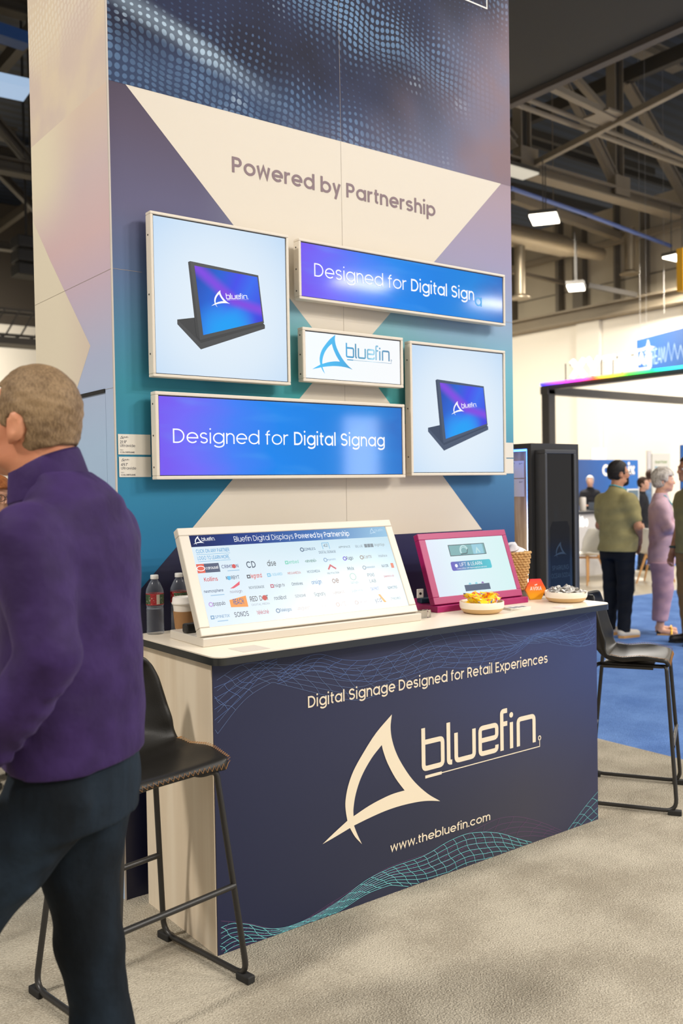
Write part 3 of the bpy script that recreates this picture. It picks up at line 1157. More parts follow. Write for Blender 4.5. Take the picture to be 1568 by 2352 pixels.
b.quad(FRONT(TY0), 3.40, TX1, 2.3330, 2.3344, 0.0018)
b.quad(SIDE(TX0), -TY1, -TY0, 2.3324, 2.3336, 0.0018)
b.quad(SIDE(TX0), -3.31, -TY0, 1.9003, 1.9013, 0.0018)
b.build('panel_seam', mat('seam', (160, 148, 136), 0.6), tower)
b = MB()
b.box(TX0 - 0.004, TX0 + 0.002, TY0 - 0.004, TY0 + 0.002, 0.006, TH)
b.build('corner_trim', mat('corner_trim', (196, 186, 176), 0.5), tower)
b = MB()
b.quad(SIDE(TX0), -3.70, -3.305, 0.04, 1.889, 0.0014)
b.build('closet_door', bpy.data.materials['side_print'], tower)
b = MB()
b.box(TX0 - 0.006, TX0 + 0.002, 3.305, 3.70, 1.889, 1.903)
b.build('door_gap', mat('black_gap', (34, 34, 36), 0.5), tower)
b = MB()
text(b, FRONT(TY0), 'Powered by Partnership', 1.922, 2.778, 0.0625, 0.118, 1.102, 0.0024)
b.build('lettering', mat('mauve_ink', (122, 98, 106), 0.5), tower)
b = MB()
c = ony(1117, 20, TY0)
sc = 1.75
mark(b, FRONT(TY0), c[0] - (3.0385 - LX) * sc / 1.0, c[2] - (0.4085 - LZ) * sc, LW * sc, 0.0024)
b.build('fin_logo', mat('white_ink', (240, 236, 228), 0.5), tower)

# stickers beside the screens
PAPER = mat('sticker_paper', (222, 216, 204), 0.5)
INK = mat('navy_ink', (36, 38, 60), 0.5)
def sticker(F, u0, u1, v0, v1, lines, label, cat='sticker', group=None, tx=0.06, logo=True, hgt=None):
    """a printed card: fin mark and lines of lettering"""
    cc = F((u0 + u1) / 2, v0, 0.002)
    t = thing('info_sticker', label, cat, cc, 0, group)
    b = MB()
    b.fbox(F, u0, u1, v0, v1, 0.0022, 0.0034)
    b.build('card', PAPER, t)
    b = MB()
    for (s, dx, dz, cap, wt) in lines:
        text(b, F, s, u0 + dx, v1 - dz, cap, wt, None, 0.0038)
    if logo:
        mark(b, F, u0 + (0.007 if logo is True else logo), v1 - 0.019, 0.034, 0.0038)
    if b.v:
        b.build('lettering', INK, t)
    return t


sticker(FRONT(TY0), 1.420, 1.549, 1.656, 1.731, [('21.9"', 0.007, 0.034, 0.0105, 0.1), ('Ultrawide', 0.007, 0.047, 0.0095, 0.085), ('New', 0.007, 0.060, 0.0045, 0.06), ('COLORFRAME', 0.007, 0.070, 0.0064, 0.11)], 'small white info card reading 21.9 ultrawide, upper of two left of the long screen')
sticker(FRONT(TY0), 1.422, 1.549, 1.573, 1.648, [('49.1"', 0.007, 0.034, 0.0105, 0.1), ('Ultrawide', 0.007, 0.047, 0.0095, 0.085), ('New', 0.007, 0.060, 0.0045, 0.06), ('COLORFRAME', 0.007, 0.070, 0.0064, 0.11)], 'small white info card reading 49.1 ultrawide, lower of two left of the long screen')
sticker(FRONT(TY0), 3.405, 3.530, 1.658, 1.733, [], 'small white info card peeking out right of the right square screen, upper of two', logo=False)
sticker(FRONT(TY0), 3.405, 3.530, 1.579, 1.653, [], 'small white info card peeking out right of the right square screen, lower of two', logo=False)

# ------------------------------------------------------------------ wall screens
BEZEL = mat('white_bezel', (222, 212, 196), 0.4)
SCREW = mat('screw', (70, 66, 62), 0.4, metal=0.5)
SY = 3.145


def screen_mat(name, fn, rough=0.12, spec=0.25):
    k = NT(name)
    x, y, z = k.xyz(k.uv())
    k.base((0.004, 0.004, 0.005))
    k.rough(rough, spec)
    k.emit(fn(k, x, y), 1.0)
    return k.m


def pale_fn(k, x, y):
    d = k.math('ADD', k.math('POWER', k.math('MULTIPLY_ADD', x, 2.0, -1.0), 2.0), k.math('POWER', k.math('MULTIPLY_ADD', y, 2.0, -0.9), 2.0))
    return k.ramp(k.math('MULTIPLY', d, 0.5), [(0.0, (228, 240, 250)), (0.35, (220, 235, 249)), (1.0, (198, 222, 246))])


def brand_fn(k, x, y):
    w = k.noise(k.uv(), 2.2, 1)
    t = k.math('ADD', x, k.math('MULTIPLY_ADD', w, 0.22, -0.11))
    base = k.ramp(t, [(0.0, (118, 88, 240)), (0.10, (112, 104, 248)), (0.26, (62, 126, 246)), (0.42, (0, 132, 236)), (0.62, (0, 128, 226)), (0.85, (0, 132, 222)), (1.0, (28, 110, 200))])
    hi = k.math('MULTIPLY', k.sstep(k.noise(k.uv(), 3.0, 2), 0.5, 0.8), 0.35)
    return k.mix(hi, base, lin((90, 180, 250)))


def tablet_fn(k, x, y):
    s = k.math('ADD', k.math('MULTIPLY', x, 0.9), k.math('MULTIPLY', y, -0.5))
    base = k.ramp(k.math('MULTIPLY_ADD', s, 0.7, 0.35, clamp=True), [(0.0, (40, 70, 170)), (0.25, (40, 100, 210)), (0.45, (70, 80, 235)), (0.6, (60, 110, 240)), (1.0, (64, 60, 220))])
    d = k.math('ADD', k.math('POWER', k.math('MULTIPLY_ADD', x, 1.6, -0.6), 2.0), k.math('POWER', k.math('MULTIPLY', y, 1.4), 2.0))
    base = k.mix(k.math('SUBTRACT', 1.0, k.sstep(d, 0.0, 0.75)), base, lin((30, 160, 246)))
    p = k.math('ABSOLUTE', k.math('ADD', k.math('MULTIPLY', x, 0.75), k.math('SUBTRACT', y, 1.0)))
    return k.mix(k.math('SUBTRACT', 1.0, k.sstep(p, 0.0, 0.2)), base, lin((128, 76, 226)))


SC_PALE = screen_mat('pale_screen', pale_fn)
SC_BRAND = screen_mat('blue_violet_screen', brand_fn, 0.07, 0.45)
SC_TAB = screen_mat('tablet_picture', tablet_fn)
SC_WHITE = screen_mat('white_screen', lambda k, x, y: k.ramp(x, [(0, (246, 252, 254)), (1, (248, 250, 252))]))
LIT_WHITE = glow('lit_white', (252, 253, 255), 1.0)
LIT_FADE = glow('lit_fading', (96, 178, 238), 1.0)
k = NT('lit_blue_gradient')
x, y, z = k.xyz(k.pos())
k.base((0, 0, 0))
k.emit(k.ramp(k.math('MULTIPLY_ADD', x, 2.2, -4.95, clamp=True), [(0, (52, 190, 245)), (0.35, (44, 168, 226)), (0.5, (60, 140, 180)), (0.62, (84, 160, 196)), (0.70, (160, 218, 240)), (0.8, (70, 146, 190)), (1, (74, 118, 156))]))
LIT_BLUE = k.m


def display(name, label, x0, x1, z0, z1, bz, m, depth=0.040):
    t = thing(name, label, 'screen', ((x0 + x1) / 2, SY, z0))
    b = MB()
    F = FRONT(SY)
    i0, i1, j0, j1 = x0 + bz, x1 - bz, z0 + bz, z1 - bz
    for a, c, d, e in ((x0, x1, z0, j0), (x0, x1, j1, z1), (x0, i0, j0, j1), (i1, x1, j0, j1)):
        b.fbox(F, a, c, d, e, -depth, 0.0)
    b.fbox(F, i0, i1, j0, j1, -depth, -0.012)
    b.build('frame', BEZEL, t, bevel=0.0025)
    b = MB()
    b.fbox(F, i0 - .0005, i1 + .0005, j0 - .0005, j1 + .0005, -0.0115, -0.0062)
    b.build('screen_edge', mat('screen_edge', (16, 18, 30), 0.4), t)
    b = MB()
    b.quad(F, i0 + .003, i1 - .003, j0 + .003, j1 - .004, -0.0058)
    b.build('screen', m, t)
    b = MB()
    b.box(x0 + (x1 - x0) * .2, x1 - (x1 - x0) * .2, SY + depth, TY0 - 0.003, z0 + (z1 - z0) * .2, z1 - (z1 - z0) * .2)
    b.build('wall_mount', mat('mount_black', (40, 40, 42), 0.6), t)
    b = MB()
    for f in (0.14, 0.5, 0.86):
        c = (x0 - 0.0004, SY + 0.022, z0 + (z1 - z0) * f)
        b.tube([(c[0] - .0008, c[1], c[2]), (c[0] + .002, c[1], c[2])], 0.0035, 8)
    b.build('screw', SCREW, t)
    return t, F, i0, i1, j0, j1


TAB_BEZ = glow('tablet_bezel', (66, 68, 70), 1.0)
TAB_BEZ2 = glow('tablet_bezel_slate', (70, 84, 108), 1.0)
TAB_LOW = glow('tablet_side', (52, 54, 56), 1.0)
TAB_LOW2 = glow('tablet_side_slate', (56, 70, 94), 1.0)


def tablet_picture(t, F, i0, i1, j0, j1, m1, m2):
    G = lambda a, b, w=0.0: F(i0 + (i1 - i0) * a, j0 + (j1 - j0) * b, w - 0.0058)
    b = MB()
    b.flat([[(0.158, 0.355), (0.291, 0.381), (0.804, 0.392), (0.818, 0.381), (0.325, 0.218)]], G, 0.0004, 1)
    b.flat([[(0.325, 0.218), (0.818, 0.381), (0.818, 0.356), (0.324, 0.177)]], G, 0.0008, 0)
    b.flat([[(0.158, 0.355), (0.325, 0.218), (0.324, 0.177), (0.158, 0.325)]], G, 0.0008, 0)
    b.flat([[(0.243, 0.732), (0.259, 0.74), (0.318, 0.237), (0.293, 0.262)]], G, 0.0012, 1)
    b.flat([[(0.259, 0.740), (0.772, 0.712), (0.811, 0.393), (0.318, 0.237)]], G, 0.0012, 0)
    b.build('tablet_picture', [m1, m2], t)
    b = MB()
    q = [(0.288, 0.715), (0.764, 0.699), (0.801, 0.405), (0.343, 0.271)]
    base = b.add([G(a, c, 0.0016) for a, c in (q[3], q[2], q[1], q[0])], [(0, 1, 2, 3)])
    b.uv[0] = ((0, 0), (1, 0), (1, 1), (0, 1))
    b.build('pictured_screen', SC_TAB, t)
    b = MB()
    # the mark lies on the pictured screen, drawn in its perspective
    def W(u, v, w=0.0):
        s, r = u, v
        p = [q[3][i] * (1 - s) * (1 - r) + q[2][i] * s * (1 - r) + q[1][i] * s * r + q[0][i] * (1 - s) * r for i in (0, 1)]
        return G(p[0], p[1], w)
    H = lambda a, b_, w=0.0: W(a, b_ * 1.15, w)
    mark(b, H, 0.185, 0.335, 0.62, 0.0020)
    b.build('pictured_logo', LIT_WHITE, t)


t, F, *R4 = display('square_screen', 'large square white-framed screen at upper left, black tablet on a pale ground', 1.530, 2.137, 1.940, 2.544, 0.011, SC_PALE)
tablet_picture(t, F, *R4, TAB_BEZ, TAB_LOW)
t, F, *R4 = display('square_screen', 'square white-framed screen at lower right, slate blue tablet on a pale ground', 2.782, 3.397, 1.570, 2.173, 0.012, SC_PALE)
tablet_picture(t, F, *R4, TAB_BEZ2, TAB_LOW2)
t, F, *R4 = display('ultrawide_screen', 'ultrawide blue and violet screen at upper right, its last letter still rising', 2.187, 3.402, 2.295, 2.541, 0.011, SC_BRAND)
b = MB()
e = text(b, F, 'Designed for ', 2.262, 2.396, 0.0545, 0.066, 0.532, -0.005)
e = text(b, F, 'Digital Sign', e, 2.396, 0.0545, 0.092, 3.196 - e, -0.005)
b.build('lettering', LIT_WHITE, t)
b = MB()
text(b, F, 'a', 3.196, 2.372, 0.0545, 0.092, None, -0.005)
b.build('fading_letter', LIT_FADE, t)
t, F, *R4 = display('logo_screen', 'small wide white screen in the middle showing the blue fin logo', 2.200, 2.741, 1.960, 2.182, 0.0125, SC_WHITE)
b = MB()
mark(b, F, 2.247, 1.996, 0.432, -0.005)
b.build('fin_logo', LIT_BLUE, t)
t, F, *R4 = display('ultrawide_screen', 'longest ultrawide blue and violet screen at lower left of the wall', 1.535, 2.745, 1.562, 1.887, 0.013, SC_BRAND)
b = MB()
e = text(b, F, 'Designed for ', 1.602, 1.698, 0.0535, 0.066, 0.545, -0.005)
e = text(b, F, 'Digital Signag', e, 1.698, 0.0535, 0.092, 2.633 - e, -0.005)
b.build('lettering', LIT_WHITE, t)
# ------------------------------------------------------------------ counter
CX0, CX1, CY0, CY1, CZ, CT = 1.468, 3.428, 2.645, 3.150, 0.962, 0.990
counter = thing('demo_counter', 'navy printed reception counter with white worktop in front of the tower', 'counter', ((CX0 + CX1) / 2, 2.9, 0.006))
k = NT('side_laminate')
p = k.obj()
mp = k.n('ShaderNodeMapping')
mp.inputs['Scale'].default_value = (1, 9, 0.55)
k.link(p, mp.inputs[0])
nz = k.noise(mp.outputs[0], 1.6, 2)
k.base(k.mix(k.sstep(nz, 0.35, 0.65), lin((222, 204, 178)), lin((233, 218, 194))))
k.rough(0.4)
SIDE_LAM = k.m
b = MB()
b.box(CX0, CX0 + 0.018, CY0 + 0.004, CY1, 0.006, CZ)
b.build('side_panel', SIDE_LAM, counter)
b = MB()
b.box(CX1 - 0.018, CX1, CY0 + 0.004, CY1, 0.006, CZ)
b.build('side_panel', SIDE_LAM, counter)
b = MB()
b.box(CX0 + 0.018, CX1 - 0.018, CY1 - 0.018, CY1, 0.006, CZ)
b.build('back_panel', mat('back_panel', (40, 40, 60), 0.6), counter)
k = NT('navy_counter_print')
x, y, z = k.xyz(k.pos())
f = k.math('MULTIPLY_ADD', x, 0.5, -0.72, clamp=True)
g = k.math('MULTIPLY', z, 1.0, clamp=True)
c1 = k.ramp(f, [(0, (30, 36, 66)), (0.45, (42, 46, 66)), (0.75, (58, 58, 72)), (1, (52, 54, 80))])
c2 = k.ramp(f, [(0, (34, 38, 68)), (0.45, (50, 53, 80)), (0.75, (56, 62, 98)), (1, (54, 64, 108))])
k.base(k.mix(k.sstep(g, 0.15, 0.8), c1, c2))
k.rough(0.5, 0.4)
b = MB()
b.box(CX0 + 0.004, CX1 + 0.001, CY0, CY0 + 0.012, 0.006, CZ)
b.build('front_panel', k.m, counter)
FC = FRONT(CY0)
INK_CREAM = mat('cream_ink', (236, 222, 196), 0.5)
b = MB()
text(b, FC, 'Digital Signage Designed for Retail Experiences', 1.841, 0.759, 0.0405, 0.102, 1.257, 0.0016)
text(b, FC, 'www.thebluefin.com', 2.203, 0.163, 0.0315, 0.100, 0.534, 0.0016)
b.build('lettering', INK_CREAM, counter)
b = MB()
mark(b, FC, LX, LZ, LW, 0.0016)
b.build('fin_logo', INK_CREAM, counter)


def interp(P, x):
    xs, ys = zip(*P)
    return float(np.interp(x, xs, ys))


def smooth_env(P, n=160):
    xs = np.linspace(P[0][0], P[-1][0], n)
    px, py = np.array(P).T
    d = np.gradient(py, px)
    out = []
    for x in xs:
        i = int(min(max(np.searchsorted(px, x) - 1, 0), len(px) - 2))
        h = px[i + 1] - px[i]
        t = (x - px[i]) / h
        out.append((x, (2 * t ** 3 - 3 * t ** 2 + 1) * py[i] + (t ** 3 - 2 * t ** 2 + t) * h * d[i] + (-2 * t ** 3 + 3 * t ** 2) * py[i + 1] + (t ** 3 - t ** 2) * h * d[i + 1]))
    return out


def clip_lines(mb, pts, w, off, z0, z1):
    run = []
    for p in pts:
        if z0 < p[1] < z1 and CX0 + 0.006 < p[0] < CX1 - 0.001:
            run.append(p)
        else:
            if len(run) > 1:
                mb.ribbon(run, w, FC, off)
            run = []
    if len(run) > 1:
        mb.ribbon(run, w, FC, off)


def net(mb, env, gap, rows, w, off, cross, lean, z0=0.008, z1=0.955):
    """a printed wire mesh that hangs under an envelope curve"""
    E_ = smooth_env(env)
    for r in range(rows):
        clip_lines(mb, [(x, z - r * interp(gap, x)) for x, z in E_], w, off + 0.00004 * r, z0, z1)
    xs = [p[0] for p in E_]
    zs = [p[1] for p in E_]
    x = env[0][0] - 0.3
    while x < env[-1][0] + 0.2:
        L = []
        for r in np.linspace(0, rows - 1, rows * 4):
            xx = x + lean * r + 0.004 * math.sin(r * 2)
            if env[0][0] <= xx <= env[-1][0]:
                L.append((xx, float(np.interp(xx, xs, zs)) - r * interp(gap, xx)))
        if len(L) > 1:
            clip_lines(mb, L, w, off + 0.0004, z0, z1)
        x += cross


b = MB()
net(b, [(1.474, 0.095), (1.52, 0.098), (1.584, 0.077), (1.66, 0.04), (1.707, 0.026), (1.815, 0.022), (1.952, 0.045), (2.095, 0.090), (2.195, 0.103), (2.378, 0.108), (2.516, 0.133), (2.60, 0.137), (2.661, 0.129), (2.796, 0.092), (2.90, 0.045), (3.002, 0.002)],
    [(1.47, 0.019), (1.6, 0.011), (1.75, 0.0035), (1.95, 0.005), (2.2, 0.009), (2.5, 0.024), (2.7, 0.022), (3.0, 0.010)], 8, 0.0018, 0.0012, 0.052, 0.014)
net(b, [(3.19, -0.01), (3.26, 0.035), (3.34, 0.086), (3.428, 0.133)], [(3.19, 0.02), (3.428, 0.036)], 4, 0.0016, 0.0012, 0.045, 0.03)
b.build('cyan_wave_print', mat('cyan_ink', (112, 192, 198), 0.5), counter)
b = MB()
net(b, [(1.474, 0.122), (1.584, 0.080), (1.707, 0.024), (1.95, 0.055), (2.17, 0.105), (2.433, 0.114), (2.646, 0.143), (2.797, 0.156), (2.891, 0.14), (3.036, 0.085), (3.197, 0.002)],
    [(1.47, 0.026), (1.75, 0.004), (2.2, 0.010), (2.7, 0.03), (3.2, 0.008)], 5, 0.0013, 0.0009, 0.085, -0.02)
b.build('purple_wave_print', mat('purple_ink', (104, 70, 108), 0.5), counter)
b = MB()
net(b, [(1.474, 0.90), (1.583, 0.943), (1.726, 0.925), (1.889, 0.90), (2.062, 0.87), (2.25, 0.905), (2.446, 0.95), (2.62, 0.955), (2.80, 0.93), (2.886, 0.90), (3.016, 0.885), (3.167, 0.90), (3.289, 0.93), (3.428, 0.955)],
    [(1.474, 0.036), (1.70, 0.012), (1.9, 0.02), (2.1, 0.024), (2.4, 0.026), (2.7, 0.026), (2.95, 0.006), (3.1, 0.008), (3.3, 0.026), (3.43, 0.030)], 6, 0.0012, 0.0009, 0.068, 0.022)
b.build('pale_wave_print', mat('pale_blue_ink', (94, 116, 158), 0.5), counter)
b = MB()
net(b, [(1.474, 0.776), (1.57, 0.831), (1.66, 0.90), (1.72, 0.93)], [(1.474, -0.035), (1.72, -0.008)], 4, 0.0013, 0.0012, 0.05, -0.02)
net(b, [(1.72, 0.86), (1.889, 0.884), (2.0, 0.84), (2.062, 0.823), (2.247, 0.807), (2.446, 0.821), (2.6, 0.80), (2.732, 0.794), (2.886, 0.818), (3.016, 0.868), (3.09, 0.872), (3.167, 0.857), (3.289, 0.809), (3.36, 0.803), (3.428, 0.822)], [(1.72, -0.010), (2.2, -0.022), (2.7, -0.02), (2.95, -0.007), (3.1, -0.004), (3.3, -0.012), (3.428, -0.02)], 5, 0.0013, 0.0012, 0.07, 0.02)
b.build('blue_wave_print', mat('blue_ink', (86, 112, 168), 0.5), counter)
# worktop with rounded front corners and black edge band
def rr_poly(x0, x1, y0, y1, r):
    P = [(x1, y1), (x0, y1)]
    P += arc(x0 + r, y0 + r, r, r, 180, 270, 6)
    P += arc(x1 - r, y0 + r, r, r, 270, 360, 6)
    return P


WX0, WX1, WY0, WY1 = 1.448, 3.455, 2.578, 3.217
b = MB()
b.prism(rr_poly(WX0 + .002, WX1 - .002, WY0 + .002, WY1, 0.04), FLAT(0), CT - 0.004, CT)
wt = b.build('worktop', mat('white_laminate', (236, 224, 204), 0.35), counter)
b = MB()
b.prism(rr_poly(WX0, WX1, WY0, WY1, 0.042), FLAT(0), CZ, CT - 0.004)
eb = b.build('edge_band', mat('black_edge', (38, 40, 40), 0.35), wt, smooth=40)

# ------------------------------------------------------------------ partner touch screen on the counter
WHITE_MET = mat('white_metal', (206, 198, 185), 0.35)
tsr = math.radians(-2.0)
ts = thing('touch_screen', 'wide white tilted touch screen full of partner logos on the counter', 'touch screen', (1.515, 2.783, CT), tsr)
TW = 0.958
b = MB()
b.box(0, TW, 0, 0.262, 0.0, 0.030)
b.build('base', WHITE_MET, ts, world=False, bevel=0.003)
tilt = math.radians(25.7)
cu = lambda a, c, w=0.0: Vector((a, 0.012 + c * math.sin(tilt) - w * math.cos(tilt), 0.036 + c * math.cos(tilt) + w * math.sin(tilt)))
PH, PW = 0.402, 0.951
I = (0.040, PW - 0.014 - 0.021, 0.030, PH - 0.030)
b = MB()
for a, c, d, e in ((0, PW, 0, I[2]), (0, PW, I[3], PH), (0, I[0], I[2], I[3]), (I[1], PW, I[2], I[3])):
    b.fbox(cu, a, c, d, e, -0.035, 0)
b.fbox(cu, I[0], I[1], I[2], I[3], -0.035, -0.004)
b.build('bezel', WHITE_MET, ts, world=False, bevel=0.003)
b = MB()
b.box(0.2, TW - 0.2, 0.09, 0.16, 0.028, 0.16)
b.build('hinge', WHITE_MET, ts, world=False, bevel=0.003)


def part_fn(k, x, y):
    g = k.ramp(k.math('ADD', k.math('MULTIPLY', x, 0.6), k.math('MULTIPLY', y, 0.5), clamp=True), [(0.0, (226, 240, 252)), (0.5, (222, 238, 247)), (1.0, (192, 222, 236))])
    return g


b = MB()
b.quad(cu, I[0], I[1], I[2], I[3], -0.0034)
b.build('screen', screen_mat('partner_screen', part_fn, 0.18, 0.2), ts, world=False)
SI = lambda a, c, w=0.0: cu(I[0] + (I[1] - I[0]) * a, I[2] + (I[3] - I[2]) * c, w - 0.0034)
b = MB()
b.quad(SI, 0, 1, 0.871, 1.0, 0.0003)
b.build('title_bar', screen_mat('title_bar', lambda k, x, y: k.ramp(x, [(0, (26, 40, 92)), (0.3, (34, 64, 140)), (0.6, (58, 112, 184)), (1, (150, 196, 226))]), 0.18, 0.15), ts, world=False)
asp = (I[1] - I[0]) / (I[3] - I[2])
HS = I[3] - I[2]
SQ = lambda a, c, w=0.0: cu(I[0] + a * HS, I[2] + c * HS, w - 0.0034)      # square units of the screen height
cols = {}
def ink(c):
    if c not in cols:
        cols[c] = (len(cols), glow('screen_ink_%d_%d_%d' % c, c, 1.0))
    return cols[c][0]


b = MB()
navy, red, sky, grey, teal, orange = (34, 48, 84), (206, 62, 72), (64, 164, 212), (120, 130, 140), (92, 190, 170), (240, 150, 60)
W_ = ink((250, 252, 255))
mark(b, SQ, 0.012 * asp, 0.892, 0.26, 0.0006, W_)
mark(b, SQ, 0.90 * asp, 0.905, 0.22, 0.0006, ink((176, 208, 232)))
e = text(b, SQ, 'Bluefin Digital Displays ', 0.199 * asp, 0.905, 0.062, 0.062, 0.30 * asp, 0.0006, W_)
text(b, SQ, 'Powered by Partnership', e, 0.905, 0.062, 0.095, 0.789 * asp - e, 0.0006, W_)
text(b, SQ, 'CLICK ON ANY PARTNER', 0.015 * asp, 0.80, 0.042, 0.1, 0.152 * asp, 0.0006, ink((52, 150, 206)))
text(b, SQ, 'LOGO TO LEARN MORE.', 0.015 * asp, 0.723, 0.042, 0.1, 0.146 * asp, 0.0006, ink((52, 150, 206)))
b.ribbon([(0.015 * asp, 0.783), (0.167 * asp, 0.783)], 0.004, SQ, 0.0006, ink(sky))
b.ribbon([(0.015 * asp, 0.706), (0.162 * asp, 0.706)], 0.004, SQ, 0.0006, ink(sky))
rows = [
    (0.770, 5, [('22MILES', 60, (60, 96, 130), .5), ('42', 34, (70, 100, 120), .6), ('APPSPACE', 64, (110, 130, 140), .4), ('BLUE', 60, (130, 150, 165), .4), ('BrightSign', 58, (150, 160, 165), .5)]),
    (0.630, 0, [('carousel', 40, (250, 250, 250), .55), ('CRIMSON', 78, (60, 74, 130), .62), ('CD', 46, (30, 58, 88), 1.2), ('dise', 44, (60, 66, 76), 1.05), ('embed', 50, (110, 205, 180), .62), ('<evexi>', 58, (60, 130, 110), .62), ('ergonomic', 46, (140, 170, 200), .36), ('Fugo', 36, (60, 74, 88), .7), ('iCartTX', 46, (160, 150, 140), .6), ('intuiface', 50, (150, 160, 168), .5)]),
    (0.503, 0, [('Kollins', 62, (206, 52, 62), .7), ('KORBYT', 62, (30, 72, 110), .65), ('legrand', 52, (214, 70, 66), .8), ('L SQUARED', 56, (116, 190, 224), .48), ('MEGAMEDIA', 66, (200, 124, 118), .45), ('MOOD:MEDIA', 66, (118, 140, 152), .5), ('MULTITACTION', 62, (128, 136, 140), .34), ('Mvix', 36, (120, 130, 136), .7), ('nanonation', 50, (164, 178, 190), .45), ('NAVORI', 48, (110, 120, 130), .6)]),
    (0.376, 0, [('nexmosphere', 86, (32, 62, 110), .52), ('novisign', 56, (140, 130, 150), .5), ('NOWSIGNAGE', 72, (96, 110, 124), .5), ('nsign tv', 52, (90, 90, 100), .62), ('Omnivex', 56, (100, 116, 124), .6), ('onsign', 52, (110, 150, 196), .78), ('oe', 36, (170, 140, 128), 1.1), ('OptiSigns', 44, (170, 196, 196), .5), ('PIXI LAB', 44, (140, 152, 160), .5), ('peerless-av', 58, (224, 130, 124), .45)]),
    (0.236, 0, [('poppulo', 54, (52, 56, 84), .66), ('REACH', 48, (28, 84, 156), 1.0), ('REDDOT', 62, (90, 66, 70), .9), ('rockbot', 60, (96, 104, 112), .7), ('SENSMI', 54, (170, 170, 172), .55), ('Signafy', 58, (160, 168, 170), .7), ('signageOS', 62, (214, 196, 186), .52), ('SignRetrix', 60, (200, 216, 222), .5), ('SKYKIT', 46, (150, 168, 224), .68), ('spectrio', 54, (130, 146, 160), .65)]),
    (0.098, 0, [('SPINETIX', 66, (120, 160, 196), .5), ('SONOS', 66, (70, 74, 88), .88), ('téléciné', 56, (200, 110, 116), .75), ('Telelogos', 56, (130, 152, 178), .6), ('üniguest', 62, (240, 222, 214), .7), ('vysn', 36, (232, 226, 222), .5), ('VITEC', 46, (232, 214, 206), .7), ('wallboard', 44, (224, 210, 206), .42), ('ycd', 36, (140, 150, 170), .9), ('ZYNCHRO', 56, (176, 188, 190), .5)]),
]
